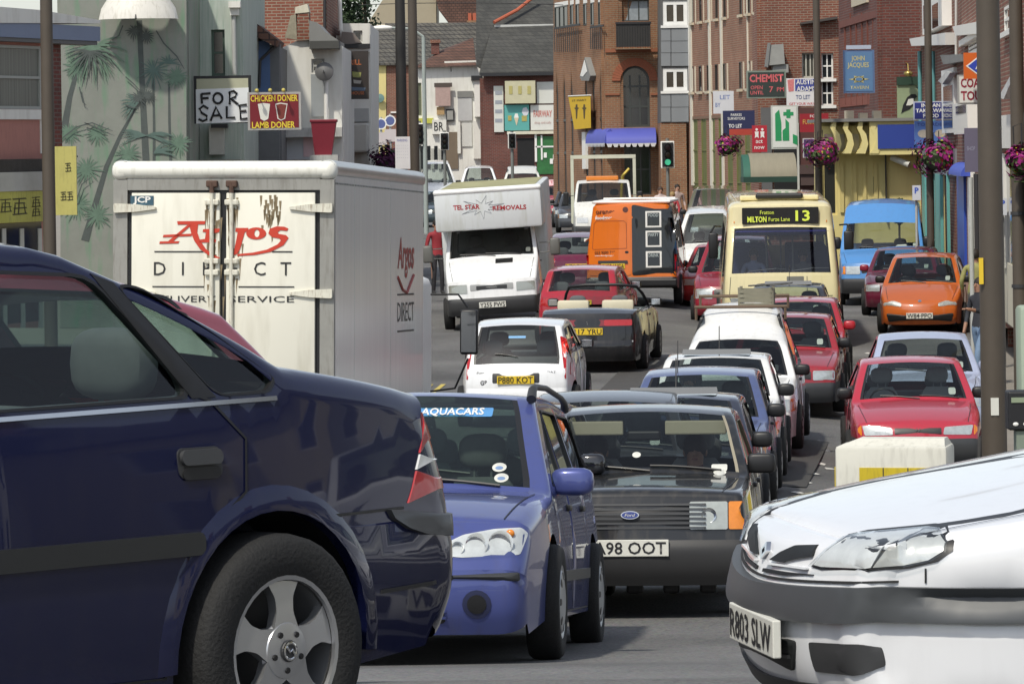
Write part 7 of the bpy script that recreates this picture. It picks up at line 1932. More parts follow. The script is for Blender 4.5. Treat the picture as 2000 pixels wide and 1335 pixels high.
# ------------------------------------------------------------------ pavements, kerbs, markings
PAVE = M('paving', (.24, .22, .19), .85, var=.18, vs=1.5, bump=.3, bs=20)
KERB = M('kerb_stone', (.3, .28, .25), .8, var=.2, vs=3)
def pavement(nm, kerb, side, far):
    m, k = MB(), MB(); vs = []
    for (D, x) in kerb: vs.append((x, D))
    n = len(vs)
    top = [(x, D, gx(x, D) + .12) for x, D in vs] + [(x + side * far, D, gx(x, D) + .13) for x, D in vs]
    m.add(top, [(i, i + 1, n + i + 1, n + i) for i in range(n - 1)])
    o = m.build(nm, PAVE, None, kind='structure')
    for i in range(n - 1):
        (xa, Da), (xb, Db) = vs[i], vs[i + 1]; cnt = max(1, int((Db - Da) / 1.0))
        for j in range(cnt):
            a, b = (lerp(xa, xb, j / cnt), lerp(Da, Db, j / cnt)), (lerp(xa, xb, (j + .985) / cnt), lerp(Da, Db, (j + .985) / cnt))
            q = MB(); w = .14 * side
            q.hexa([(a[0], a[1], gx(*a) - .05), (a[0] + w, a[1], gx(*a) - .05), (b[0] + w, b[1], gx(*b) - .05), (b[0], b[1], gx(*b) - .05), (a[0], a[1], gx(*a) + .122), (a[0] + w, a[1], gx(*a) + .126), (b[0] + w, b[1], gx(*b) + .126), (b[0], b[1], gx(*b) + .122)])
            q.build('kerb_stone', KERB, o)
pavement('pavement_left', [(30, -7.2), (43, -4.8), (56, -2.75), (66, -1.8), (75, -1.85), (90, -2.5), (120, -5.5), (200, -9)], -1, 14)
pavement('pavement_right', [(24, 3.4), (30, 3.9), (36, 4.5), (46, 5.35), (60, 7.0), (73, 8.5), (90, 10.2), (110, 11.5), (150, 12)], 1, 14)
# worn white flecks of the lane line between the queue and the parked cars
fl = [(1655, 775), (1640, 805), (1662, 800), (1634, 845), (1605, 862), (1612, 880), (1600, 905), (1575, 942), (1620, 915), (1560, 962), (1640, 770), (1680, 745), (1590, 925), (1690, 720), (1655, 705), (1655, 630), (1700, 690), (1648, 830), (1540, 990), (1520, 1010)]
m = MB()
for px, py in fl:
    a, b = ray(px, py)
    D = 40.
    for _ in range(30): D = (gx(a * D, D) - CAMZ) / b
    x = a * D; w = rnd.uniform(.06, .12)
    pl = [(x + w * rnd.uniform(.6, 1.3) * math.cos(t * PI / 3), D + w * 2.2 * rnd.uniform(.6, 1.3) * math.sin(t * PI / 3)) for t in range(6)]
    m.add([(p, q, gx(p, q) + .006) for p, q in pl], [tuple(range(6))])
m.build('lane_marking', M('worn_paint', (.6, .59, .55), .8, var=.2), None, kind='structure')
for off_ in (0, .2):
    m = MB(); pts = [(43, -4.4), (50, -3.25), (56, -2.35), (61, -1.8), (66, -1.4)]
    vs = []
    for D, x in pts: vs += [(x + off_, D, gx(x, D) + .005), (x + off_ + .08, D, gx(x, D) + .005)]
    m.add(vs, [(2 * i, 2 * i + 1, 2 * i + 3, 2 * i + 2) for i in range(len(pts) - 1)]); m.build('yellow_line', M('yellow_line', (.5, .4, .1), .8, var=.3, vs=9), None, kind='structure')

# tarmac repairs, tar seams and a drain cover
for (x, D, w, l, a, c) in ((-.4, 30, .8, 5., .1, .06), (3.2, 52, 1.2, 9, .1, .055), (2.2, 66, 1.4, 8, .1, .06)):
    pl = [(x + (u * math.cos(a) + v * math.sin(a)), D + (-u * math.sin(a) + v * math.cos(a))) for u, v in rpoly([(-w / 2, -l / 2), (w / 2, -l / 2 + .1), (w / 2 + .06, l / 2), (-w / 2, l / 2 - .05)], .1)]
    vo, T = cdt([pl], (), .4)
    MB().add([(p, q, gx(p, q) + .008) for p, q in vo], [t for t, q in T]).build('tarmac_patch', M('patch_tar', (c, c * .97, c * .92), .8, var=.3, vs=5, bump=.4, bs=70), None, kind='structure')
for (x0, D0, x1, D1) in ((2.3, 40, 3.4, 58), (1.6, 23, 2.0, 27)):
    m = MB(); n = 14; vs = []
    for k in range(n + 1):
        x, D = lerp(x0, x1, k / n) + rnd.uniform(-.03, .03), lerp(D0, D1, k / n); vs += [(x - .018, D, gx(x, D) + .013), (x + .018, D + .02, gx(x, D) + .013)]
    m.add(vs, [(2 * k, 2 * k + 1, 2 * k + 3, 2 * k + 2) for k in range(n)]).build('tar_seam', M('tar_black', (.02, .02, .02), .5), None, kind='structure')

# ------------------------------------------------------------------ posts, signs, baskets
POLE = M('pole_brown', (.075, .06, .045), .6, var=.2, vs=3)
def post(nm, label, px, py, D, rb, rt, top, mat=POLE, base=None, cat='lamp post', group=None):
    x = ray(px, py)[0] * D
    r = thing(nm, label, cat, (x, D, gx(x, D)), group=group)
    MB().tube([(0, 0, 0), (0, 0, top)], [rb, rt], 16).build('shaft', mat, r, 60)
    if base: MB().lathe([(rb * 1.5, 0), (rb * 1.5, base * .75), (rb * 1.35, base * .9), (rb * 1.02, base)], n=18).build('base', mat, r, 60)
    if cat == 'lamp post':
        MB().tube([(0, 0, top), (0, 0, top + .6), (-.5, -.1, top + 1.0), (-1.4, -.2, top + 1.1)], .05, 8).build('arm', mat, r, 60)
        MB().ell((-1.7, -.22, top + 1.08), (.4, .14, .09)).build('lamp_head', DGREY, r, 60)
    return r
post('lamp_post', 'brown lamp post at the far left in front of the curtained window', 93, 200, 66, .11, .095, 9)
post('lamp_post', 'nearly black post above the back of the lorry', 784, 200, 100, .15, .11, 9.5, M('pole_black', (.022, .02, .018), .6))
r = post('lamp_post', 'brown post beside the black one above the lorry', 808, 200, 97, .125, .1, 9.5)
post('lamp_post', 'slim brown post rising behind the flower basket next to the bus', 1597, 200, 104.6, .1, .085, 9)
post('lamp_post', 'brown post carrying a flower basket in front of the takeaway sign', 1815, 250, 93, .09, .08, 8)
r = post('lamp_post', 'thick brown post on a wide base nearest on the right', 1941, 800, 47, .15, .125, 9, base=.45)
MB().box((-.05, -.155, 1.05), (.04, -.14, 1.25)).build('paper_notice', P_WHITE, r); MB().box((-.16, -.13, 2.55), (-.11, -.11, 2.85)).build('yellow_tag', P_YELLOW, r)
r = post('lamp_post', 'tall brown post at the right edge with strap bands', 1988, 300, 62, .11, .1, 9)
for z in (1.9, 3.0): MB().lathe([(.125, 0), (.125, .05)], (0, 0, z), n=14).build('strap', DGREY, r)
post('sign_pole', 'thin grey pole beside the pedestrian in olive', 1898, 500, 69, .04, .04, 3.4, PIPE, cat='pole')
r = post('lamp_post', 'slim pale grey street lamp between the dark posts and white pub', 829, 200, 150, .09, .07, 7.2, M('pale_pole', (.3, .34, .32), .6), cat='street lamp')
MB().tube([(0, 0, 7.2), (-.4, 0, 7.5), (-1.2, 0, 7.55)], .05, 6).build('arm', M('pale_pole', (.3, .34, .32), .6), r); MB().ell((-1.5, 0, 7.55), (.4, .15, .1)).build('lamp_head', WHITE, r, 60)

def board(nm, label, px0, py0, px1, py1, D, mat, texts=(), th=.06, frame=None, cat='sign', bracket=None, group=None, pole=False, yaw=0.):
    """flat sign of real size facing the street; texts: (string, px, py, height px, width px, material)"""
    A, B = P((px0 + px1) / 2, (py0 + py1) / 2, D), D / FPX
    w, h = (px1 - px0) * B, (py1 - py0) * B
    r = thing(nm, label, cat, A, yaw, group)
    if frame:
        MB().box((-w / 2, -th / 2, -h / 2), (w / 2, th / 2, h / 2)).build('frame', frame, r); k = .06 * min(w, h)
        pn = MB().box((-w / 2 + k, -th / 2 - .012, -h / 2 + k), (w / 2 - k, th / 2 - .01, h / 2 - k)).build('panel', mat, r)
    else: pn = MB().box((-w / 2, -th / 2 - .012, -h / 2), (w / 2, th / 2, h / 2)).build('panel', mat, r)
    for t in texts:
        s_, x, y, hp, wp, mt = t[:6]
        text(s_, hp * B, mt, r, ((x - (px0 + px1) / 2) * B, -th / 2 - .016, -(y - (py0 + py1) / 2) * B), w=wp * B if wp else None, bold=t[6] if len(t) > 6 else .01, name='sign_lettering')
    if pole: MB().tube([(0, th / 2 + .03, h / 2), (0, th / 2 + .03, gx(A.x, D) - A.z)], .03, 8).build('pole', PIPE, r, 60)
    elif bracket != 0:
        bl = bracket or .6
        for zz in (h * .35, -h * .35): MB().tube([(w / 2 * .8, th / 2, zz), (w / 2 * .8, th / 2 + bl, zz)], .02, 6).build('bracket', IRON, r)
    return r
def shape(r, pts, px0, py0, px1, py1, D, mat, nm, lift=.018, th=.06):
    B = D / FPX; cx, cy = (px0 + px1) / 2, (py0 + py1) / 2
    MB().prism([((x - cx) * B, -(y - cy) * B) for x, y in pts], lambda u, v, d: (u, -th / 2 - lift + d, v), .008).build(nm, mat, r, fix=True)
YI = M('yellow_ink', (.7, .55, .04), .5); WI = M('white_ink', (.75, .75, .72), .5); RI = M('red_ink', (.5, .04, .04), .5)
a = (379, 148, 491, 241, 82.5)
r = board('for_sale_sign', 'hand painted white FOR SALE board in a black frame', *a, M('old_cream', (.42, .42, .3), .7), th=.06, frame=INK)
shape(r, [(383, 174), (486, 172), (486, 239), (383, 241)], *a, M('sheet_white', (.72, .74, .75), .7, var=.04), 'white_sheet')
B = 82.5 / FPX
def strokes(r, lst, a, mat, w=5.):
    B = a[4] / FPX; cx, cy = (a[0] + a[2]) / 2, (a[1] + a[3]) / 2
    for pts in lst:
        m = MB(); m.tube([((x - cx) * B, -.058, -(y - cy) * B) for x, y in pts], w * B / 2, 6); m.build('brush_letter', mat, r, 60)
el = lambda x, y, rx, ry: [(x + rx * math.cos(t * PI / 8), y + ry * math.sin(t * PI / 8)) for t in range(17)]
strokes(r, [[(394, 183), (395, 202)], [(394, 183), (412, 182)], [(395, 192), (408, 191)], el(426, 192, 9, 10), [(449, 204), (449, 180), (457, 178), (463, 183), (460, 190), (450, 192), (465, 204)],
            [(407, 212), (398, 206), (390, 212), (394, 220), (404, 226), (404, 233), (396, 236), (388, 232)], [(411, 236), (422, 209), (433, 232)], [(415, 226), (429, 225)], [(443, 208), (443, 230), (459, 230)], [(482, 205), (468, 206), (470, 233), (483, 232)], [(469, 218), (481, 217)]], a, INK)
a = (484, 180, 588, 254, 81.8)
r = board('kebab_sign', 'red CHICKEN DONER and LAMB DONER sign with two kebab shapes', *a, M('kebab_red', (.16, .007, .014), .45, var=.08), [('CHICKEN DONER', 536, 192, 12, 92, YI, .02), ('LAMB DONER', 534, 244, 12, 84, YI, .02)], frame=M('sign_alu', (.45, .43, .4), .4, .5))
shape(r, [(504, 203), (514, 201), (528, 203), (524, 232), (516, 236), (509, 232)], *a, P_WHITE, 'kebab_shape'); shape(r, [(538, 203), (548, 201), (562, 203), (557, 232), (549, 236), (542, 232)], *a, P_WHITE, 'kebab_outline', .016); shape(r, [(540, 205), (549, 203), (560, 205), (555, 231), (549, 234), (544, 231)], *a, M('kebab_brown', (.17, .03, .02), .5), 'kebab_shape', .02)
for x in (504, 530, 556): MB().tube([((x - 536) * a[4] / FPX, -.3, .42), ((x - 536) * a[4] / FPX, 0, .39)], .015, 6).ell(((x - 536) * a[4] / FPX, -.32, .41), (.04, .05, .04)).build('spot_lamp', M('lamp_yellow', (.5, .42, .1), .5), r)
a = (652, 100, 720, 194, 99)
r = board('picture_board', 'dark hanging board with orange and brown food pictures', *a, M('board_dark', (.03, .022, .018), .5, var=.4, vs=5), [('KEBAB HOUSE', 686, 182, 6, 50, M('orange_ink', (.5, .14, .04), .5)), ('GRILL', 690, 122, 10, 32, M('orange_ink', (.5, .14, .04), .5))])
for (x, y, w, h, c) in ((665, 150, 20, 8, (.3, .3, .28)), (688, 140, 18, 12, (.25, .26, .08)), (690, 156, 16, 8, (.35, .33, .3)), (674, 134, 14, 8, (.32, .12, .05)), (686, 170, 28, 8, (.1, .14, .2))):
    shape(r, [(x, y), (x + w, y + 2), (x + w - 2, y + h), (x + 1, y + h - 1)], *a, M('food_picture', c, .5, var=.5, vs=14), 'food_picture')
a = (772, 267, 801, 330, 96)
r = board('notice_board', 'white printed notice board strapped to the brown post', *a, M('notice_white', (.68, .66, .66), .6), [('PARKING', 786, 274, 5, 20, M('print_violet', (.2, .2, .4), .6))] + [('- - - - - -', 786, 284 + 6 * k, 2.5, 22, M('print_grey', (.3, .3, .36), .6)) for k in range(5)], bracket=.12)
for (nm, lb, q, D, mt, tx, fr) in [
    ('chemist_sign', 'dark octagonal CHEMIST sign with red lettering', (1458, 138, 1535, 192), 124, M('chem_dark', (.03, .04, .035), .5), [('CHEMIST', 1497, 153, 14, 66, M('pink_ink', (.6, .12, .13), .5), .03), ('OPEN\nUNTIL', 1478, 176, 7, 26, M('pink_ink', (.6, .12, .13), .5)), ('7', 1506, 175, 11, 8, M('pink_ink', (.6, .12, .13), .5)), ('PM', 1524, 175, 8, 14, M('pink_ink', (.6, .12, .13), .5))], M('chem_rim', (.2, .24, .2), .5)),
    ('to_let_board', 'white and blue estate agent TO LET board beside the chemist sign', (1536, 153, 1596, 207), 122, M('agent_white', (.7, .7, .7), .5), [('TO LET', 1568, 190, 8, 28, M('agent_ink', (.05, .08, .2), .5), .02), ('GET YOUR WAY', 1566, 203, 5, 50, M('agent_red', (.5, .05, .06), .5))], None),
    ('to_let_board', 'dark blue TO LET board above the left flower basket', (1412, 216, 1474, 264), 122, M('agent_navy', (.02, .025, .08), .5), [('PARKES\nSURVEYORS', 1438, 228, 5, 34, WI), ('TO LET', 1436, 246, 7, 26, WI, .02)], None),
    ('agent_board', 'pale estate agent board high on the ribbed offices', (1393, 178, 1433, 222), 126, M('agent_pale', (.6, .6, .62), .5), [('LET', 1416, 190, 8, 20, M('agent_blue', (.15, .2, .4), .5)), ('BY', 1402, 205, 8, 10, M('agent_blue', (.15, .2, .4), .5))], None),
    ('red_shop_sign', 'small red sign with two white figures', (1469, 245, 1498, 297), 121, M('sign_crimson', (.42, .02, .035), .5), [('act\nnow', 1483, 282, 8, 20, WI)], None),
    ('pharmacy_sign', 'white sign with green cross and green blocks', (1506, 206, 1559, 291), 120, M('pharm_white', (.68, .7, .66), .5), [], M('pharm_rim', (.5, .52, .48), .5)),
    ('red_shop_sign', 'dark red banner sign behind the slim post', (1562, 222, 1618, 258), 119, M('banner_red', (.3, .015, .025), .5), [('FURNITURE', 1590, 238, 9, 44, M('banner_yellow', (.6, .4, .08), .5)), ('FOR', 1590, 227, 5, 16, WI)], None),
    ('purple_sign', 'purple sign framed in white above the right shop door', (1568, 270, 1602, 308), 118.5, M('sign_purple', (.07, .03, .12), .5), [('DC', 1584, 286, 12, 16, M('faint_pink', (.4, .25, .4), .5))], M('sign_rim', (.5, .48, .5), .5)),
    ('pub_sign', 'blue hanging pub sign with gold lettering on the dark brick pub', (1647, 98, 1708, 182), 106, M('pub_blue', (.1, .2, .36), .5, var=.08), [('JOHN\nJACQUES', 1676, 122, 9, 42, M('gold_ink', (.5, .45, .2), .5), .02), ('TAVERN', 1678, 171, 6, 36, M('gold_ink', (.5, .45, .2), .5))], M('pub_frame', (.1, .16, .3), .5)),
    ('takeaway_sign', 'blue INDIAN TAKEAWAY FOOD sign behind the flower basket', (1784, 198, 1853, 234), 96, M('take_navy', (.025, .035, .2), .5), [('INDIAN\nTAKEAWAY\nFOOD', 1818, 216, 7, 60, WI, .03)], M('take_rim', (.5, .52, .6), .5)),
    ('menu_sign', 'lighter blue menu board under the takeaway sign', (1786, 236, 1853, 285), 96, M('menu_blue', (.08, .16, .42), .5), [('TO ORDER', 1819, 243, 6, 56, M('menu_ink', (.03, .05, .2), .5))], None),
    ('coach_tours_sign', 'white COACH TOURS sign with maroon lettering', (1870, 146, 1940, 204), 76, M('coach_white', (.66, .66, .62), .5), [('COACH', 1906, 162, 17, 60, M('maroon_ink', (.25, .02, .04), .5), .03), ('TOURS', 1906, 187, 17, 60, M('maroon_ink', (.25, .02, .04), .5), .03)], M('coach_rim', (.3, .3, .29), .5)),
    ('orange_sign', 'orange sign with a blue diamond above the coach sign', (1882, 103, 1940, 154), 75.5, M('sign_orange', (.6, .12, .015), .5), [], None),
    ('banner_sign', 'faded violet banner hanging by the thick post', (1884, 250, 1926, 336), 78, M('banner_violet', (.13, .12, .18), .7, var=.1), [('SHOP', 1896, 290, 8, 16, M('banner_pale', (.3, .3, .4), .6))], None),
    ('parking_sign', 'small blue and white P parking sign by the yellow pub', (1782, 362, 1798, 391), 92, M('park_white', (.6, .62, .66), .5), [('P', 1790, 372, 11, 8, M('park_blue', (.04, .1, .5), .5), .03)], None),
    ('parking_sign', 'small blue and white P parking sign right of the thick post', (1950, 387, 1966, 420), 70, M('park_white', (.6, .62, .66), .5), [('P', 1958, 397, 12, 9, M('park_blue', (.04, .1, .5), .5), .03)], None),
    ('yellow_shop_sign', 'yellow projecting shop sign between the pink shop and the mural', (84, 286, 150, 420), 70, M('sign_mustard', (.5, .46, .14), .55, var=.1, dirt=.2), [], None)]:
    r = board(nm, lb, *q, D, mt, tx, frame=fr, pole=nm == 'parking_sign')
    if nm == 'pharmacy_sign':
        g = M('pharm_green', (.02, .28, .1), .5)
        for pts in ([(1536, 214), (1544, 214), (1544, 219), (1550, 219), (1550, 226), (1544, 226), (1544, 231), (1536, 231), (1536, 226), (1530, 226), (1530, 219), (1536, 219)], [(1514, 275), (1514, 222), (1522, 214), (1526, 240), (1526, 275)], [(1528, 275), (1528, 255), (1534, 250), (1534, 232), (1541, 240), (1541, 275)], [(1548, 280), (1548, 262), (1557, 266), (1557, 284)]): shape(r, pts, *q, D, g, 'green_shape')
    if nm == 'orange_sign':
        shape(r, [(1886, 129), (1911, 110), (1938, 129), (1911, 148)], *q, D, WHITE, 'diamond_rim'); shape(r, [(1890, 129), (1911, 113), (1934, 129), (1911, 145)], *q, D, M('diamond_blue', (.03, .06, .4), .5), 'diamond', .024); text('A', 14 * D / FPX, WI, r, (.0, -.058, 0), name='sign_lettering')
    if nm == 'red_shop_sign' and q[0] == 1469:
        for x in (1478, 1489): shape(r, circ(x, 253, 2.5), *q, D, WHITE, 'figure_head'); shape(r, [(x - 4, 257), (x + 4, 257), (x + 3, 264), (x + 4, 270), (x, 267), (x - 4, 270), (x - 3, 264)], *q, D, WHITE, 'figure_body')
    if nm == 'pub_sign':
        MB().box((-.32, -.06, .58), (.32, .06, .68)).build('sign_lamp', M('lamp_pale', (.4, .45, .55), .5), r)
        go = M('gold_ink', (.5, .45, .2), .5)
        shape(r, circ(1677, 155, 11, 5.5), *q, D, go, 'emblem')
        for k in range(6): shape(r, [(1677 + 20 * math.cos(k * PI / 3), 155 + 8 * math.sin(k * PI / 3)), (1677 + 9 * math.cos(k * PI / 3 + .5), 155 + 5 * math.sin(k * PI / 3 + .5)), (1677 + 9 * math.cos(k * PI / 3 - .5), 155 + 5 * math.sin(k * PI / 3 - .5))][::-1], *q, D, go, 'emblem_ray')
        shape(r, circ(1677, 155, 7, 3.5), *q, D, M('pub_blue', (.1, .2, .36), .5, var=.08), 'emblem_centre', .024)
    if nm == 'yellow_shop_sign':
        for gx0, gy0 in ((128, 318), (118, 374), (131, 374)):
            for (a_, b_, c_, d_) in ((0, 1, 10, 0), (2, 5, 9, 4), (5, 0, 4, 16), (0, 10, 11, 9), (0, 16, 11, 15), (9, 5, 10, 15)): shape(r, [(gx0 + a_, gy0 + b_), (gx0 + c_, gy0 + d_), (gx0 + c_ + 1.5, gy0 + d_ + 1.8), (gx0 + a_ + 1, gy0 + b_ + 1.8)], *q, D, M('faded_ink', (.07, .065, .03), .7), 'brush_stroke')
    if nm == 'menu_sign':
        for x in (1803, 1836): shape(r, circ(x, 261, 11, 8), *q, D, M('dish_picture', (.45, .4, .33), .5, var=.4, vs=14), 'dish_picture')
    if nm == 'to_let_board' and q[0] == 1536:
        shape(r, [(1553, 155), (1594, 155), (1594, 178), (1553, 178)], *q, D, M('agent_blue2', (.05, .07, .3), .5), 'blue_band'); text('AUSTIN\nADAMS', 9 * D / FPX, WI, r, ((1574 - 1566) * D / FPX, -.054, (180 - 167) * D / FPX), w=38 * D / FPX, name='sign_lettering', bold=.02)
        shape(r, [(1538, 156), (1551, 154), (1550, 178), (1540, 179)], *q, D, M('agent_pink', (.6, .2, .2), .5, var=.5, vs=20), 'agent_logo')
    if nm == 'to_let_board' and q[0] == 1412: shape(r, [(1424, 252), (1474, 252), (1474, 264), (1424, 264)], *q, D, M('agent_red2', (.4, .05, .03), .5), 'red_band')

def flowers(nm, label, px, py, D, rx, rz, cols, n=620, cat='flower basket', post_dx=None):
    A = P(px, py, D); r = thing(nm, label, cat, A, group='hanging flower baskets' if cat == 'flower basket' else None)
    q = random.Random(int(px))
    MB().lathe([(0, -rz * .9), (rx * .4, -rz * .85), (rx * .72, -rz * .35), (rx * .8, 0)], n=14).build('basket', M('basket_moss', (.05, .055, .03), .9, var=.4), r, 40)
    for ci, (c, share, sz) in enumerate(cols):
        m = MB()
        for k in range(int(n * share)):
            t, u, w = q.uniform(0, 2 * PI), q.uniform(-1, 1), q.uniform(.75, 1.08)
            s_ = math.sqrt(1 - u * u); lump = .92 + .22 * math.sin(3 * t + px) + .16 * math.sin(4 * u + 2 * t) + (.25 * q.random() if u < -.4 else 0)
            p = Vector((rx * w * lump * s_ * math.cos(t), rx * w * lump * s_ * math.sin(t), rz * w * lump * u + (-.12 if ci == len(cols) - 1 else .05) * rz))
            nrm = Vector((p.x, p.y, p.z * 1.2)).normalized(); a = nrm.cross(Vector((q.random(), q.random(), q.random()))).normalized(); b = nrm.cross(a)
            z = sz * q.uniform(.6, 1.3); k_ = .4 * z
            m.add([p - a * z, p + b * z * .7 + nrm * k_, p + a * z, p - b * z * .7 + nrm * k_ * .4], [(0, 1, 2, 3)])
        m.build('petals' if ci < len(cols) - 1 else 'leaves', M('petal', c, .6, var=.35, vs=20), r, kind='stuff')
    return r
PU, PK, RD, LF, YF = (.17, .01, .1), (.35, .02, .2), (.4, .02, .03), (.05, .09, .02), (.5, .42, .05)
for (lb, px, py, D, rx, rz) in (('magenta hanging basket by the TO LET board', 1422, 283, 118, .36, .26), ('magenta and red hanging basket above the bus corner', 1607, 296, 104, .43, .31), ('largest magenta hanging basket on the post by the takeaway sign', 1834, 303, 92.6, .54, .36), ('magenta hanging basket cut by the right picture edge', 1996, 312, 61.5, .2, .22)):
    r = flowers('flower_basket', lb, px, py, D, rx, rz, [(PU, .3, .06), (PK, .32, .055), (RD, .12, .045), (YF, .08, .035), (LF, .35, .06)])
    MB().tube([(-.1, .05, -.1), (-.12, .05, .5), (0, 0, .55), (0, 0, .2)], .012, 6).build('hanger', IRON, r)
r = flowers('flower_tub', 'dark purple flowers massed above the lorry roof by the black post', 752, 312, 104, .32, .42, [((.06, .006, .05), .5, .06), ((.1, .01, .07), .3, .05), ((.02, .04, .02), .3, .06)], cat='flowers')
MB().box((-.3, -.2, -2.6), (.3, .2, -.2)).build('planter', M('planter_dark', (.03, .03, .035), .7), r)

def traffic_light(label, px, py, D, w, lit=None, flip=False):
    A = P(px, py, D); B = D / FPX; ww = w * B; hh = ww * 1.95
    x = A.x; z0 = gx(x, D)
    r = thing('traffic_light', label, 'traffic light', (x, D, z0), group='traffic lights at the far junction'); zc = A.z - z0
    MB().tube([(0, .1, 0), (0, .1, zc + hh * .6)], .06, 10).build('pole', M('pole_grey', (.16, .17, .16), .6), r, 60)
    MB().box((-ww / 2, 0, zc - hh / 2), (ww / 2, .04, zc + hh / 2), .02).build('border', WHITE, r); k = ww * .1
    MB().box((-ww / 2 + k, -.05, zc - hh / 2 + k), (ww / 2 - k, .035, zc + hh / 2 - k)).build('backing', INK, r)
    for j, c in enumerate(((.25, .02, .02), (.3, .15, .02), (.02, .2, .09))):
        zz = zc + hh * (.28 - .28 * j)
        on = lit == j
        MB().lathe([(ww * .22, -.06), (ww * .2, -.08), (0, -.085)], (0, 0, zz), 'y', 16).build('lamp', M('lamp_lit' if on else 'lamp_off', (.1, .75, .4) if on else tuple(v * .15 for v in c), .3, emit=.45 if on else 0), r, 60)
        MB().lathe([(ww * .25, -.2), (ww * .25, -.05)], (0, 0, zz), 'y', 12).build('hood', INK, r, 60)
    return r
traffic_light('traffic light showing green beside the arched doorway', 1304, 302, 138, 27, 2)
traffic_light('dark traffic light left of the pale street lamp', 819, 262, 150, 22)
traffic_light('dark traffic light between the street lamp and the white pub board', 868, 276, 152, 18)
traffic_light('small traffic light in front of the slate roofed shop', 1000, 275, 146, 16)
for lb, px, py, D in (('round blue direction sign left of the black post', 744, 242, 120), ('second round direction sign nearest the black post', 762, 236, 122)):
    A = P(px, py, D); z0 = gx(A.x, D); r = thing('round_sign', lb, 'road sign', (A.x, D, z0)); zc = A.z - z0
    MB().tube([(0, .05, 0), (0, .05, zc + .2)], .035, 8).build('pole', PIPE, r, 60); MB().lathe([(0, 0), (.17, 0), (.17, .02)], (0, -.02, zc), 'y', 18).build('disc', WHITE, r); MB().lathe([(0, -.024), (.13, -.024), (.13, 0)], (0, 0, zc), 'y', 18).build('disc_field', M('disc_blue', (.1, .13, .3), .5), r)
    MB().box((-.17, -.02, zc - .62), (.17, .0, zc - .25)).build('plate', M('disc_plate', (.55, .5, .5), .5), r)

# barrier block, ticket machine, bin, wires
def barrier():
    D = 36.5; w, h = 1.0, 1.08
    x = ray(1748, 900)[0] * D
    r = thing('barrier_block', 'pale moulded barrier block with yellow panels in front of the red saloon', 'barrier', (x, D, gx(x, D)), R_(-14))
    bl = M('barrier_white', (.6, .59, .52), .65, var=.12, vs=3, dirt=.4, dirtc=(.25, .24, .2))
    MB().box((-.5, -.25, 0), (.5, .25, h - .05), .035).build('block', bl, r, 40); MB().hexa([(-.48, -.23, h - .06), (.48, -.23, h - .06), (.48, .23, h - .06), (-.48, .23, h - .06), (-.3, -.1, h + .01), (.46, -.1, h + .01), (.46, .1, h + .01), (-.3, .1, h + .01)]).build('cap', bl, r)
    ye = M('barrier_yellow', (.55, .42, .02), .5, var=.15, vs=6, dirt=.3)
    MB().box((-.28, -.262, .35), (.36, -.24, h - .24)).build('yellow_panel', ye, r); MB().box((-.262 - .25, -.2, .35), (-.49, .12, h - .24)).build('yellow_panel', ye, r)
    for k in range(2): MB().box((-.07 + .22 * k, -.268, .35), (-.062 + .22 * k, -.24, h - .24)).build('panel_joint', DGREY, r)
barrier()
A = P(1986, 800, 40); z0 = gx(A.x, 40) + .12
r = thing('ticket_machine', 'black ticket machine on a grey green post at the right edge', 'ticket machine', (A.x, 40, z0)); zc = A.z - z0
MB().box((-.02, -.1, -1), (.25, .12, zc - .2)).build('post', M('post_sage', (.2, .24, .19), .6, var=.15), r); b_ = MB().box((-.1, -.14, zc - .19), (.3, .14, zc + .19), .02).build('housing', INK, r)
MB().box((-.07, -.15, zc + .08), (.3, -.138, zc + .13)).build('display_strip', M('strip_sage', (.25, .3, .2), .5), b_)
for k in range(3): MB().ell((-.03 + .1 * k, -.145, zc - .13), (.028, .012, .02)).build('button', WHITE, b_)
A = P(1990, 600, 44); r = thing('cabinet', 'pale sage street cabinet at the right edge behind the ticket machine', 'cabinet', (A.x + .1, 44, gx(A.x, 44) + .12)); zc = A.z - gx(A.x, 44)
MB().box((-.12, -.2, -1), (.4, .2, zc - .1), .05).build('body', M('cabinet_sage', (.3, .36, .28), .6, var=.12), r, 40)
A = P(633, 268, 88); r = thing('waste_bin', 'dark red tapered bin standing above the lorry roof', 'bin', (A.x, 88, A.z - .38))
m = MB(); m.hexa([(-.2, -.18, 0), (.16, -.18, 0), (.16, .18, 0), (-.2, .18, 0), (-.27, -.25, .72), (.27, -.25, .72), (.27, .25, .72), (-.27, .25, .72)]); m.build('body', M('bin_red', (.2, .015, .03), .5, var=.1), r); MB().box((-.29, -.27, .7), (.29, .27, .76), .015).build('lid', M('bin_red', (.2, .015, .03), .5, var=.1), r)
MB().box((-.3, -.3, -3.6), (.3, .3, -.0)).build('plinth', M('dirty_white', (.45, .45, .43), .7, var=.2, dirt=.4), r)
m = MB(); m.tube([P(700 + 40 * k, 6 + .00035 * (k * 40 - 200) ** 2 * .3, 140) for k in range(11)], .012, 4); m.build('overhead_wire', IRON, None, label='thin overhead wire crossing the top of the street', cat='wire')
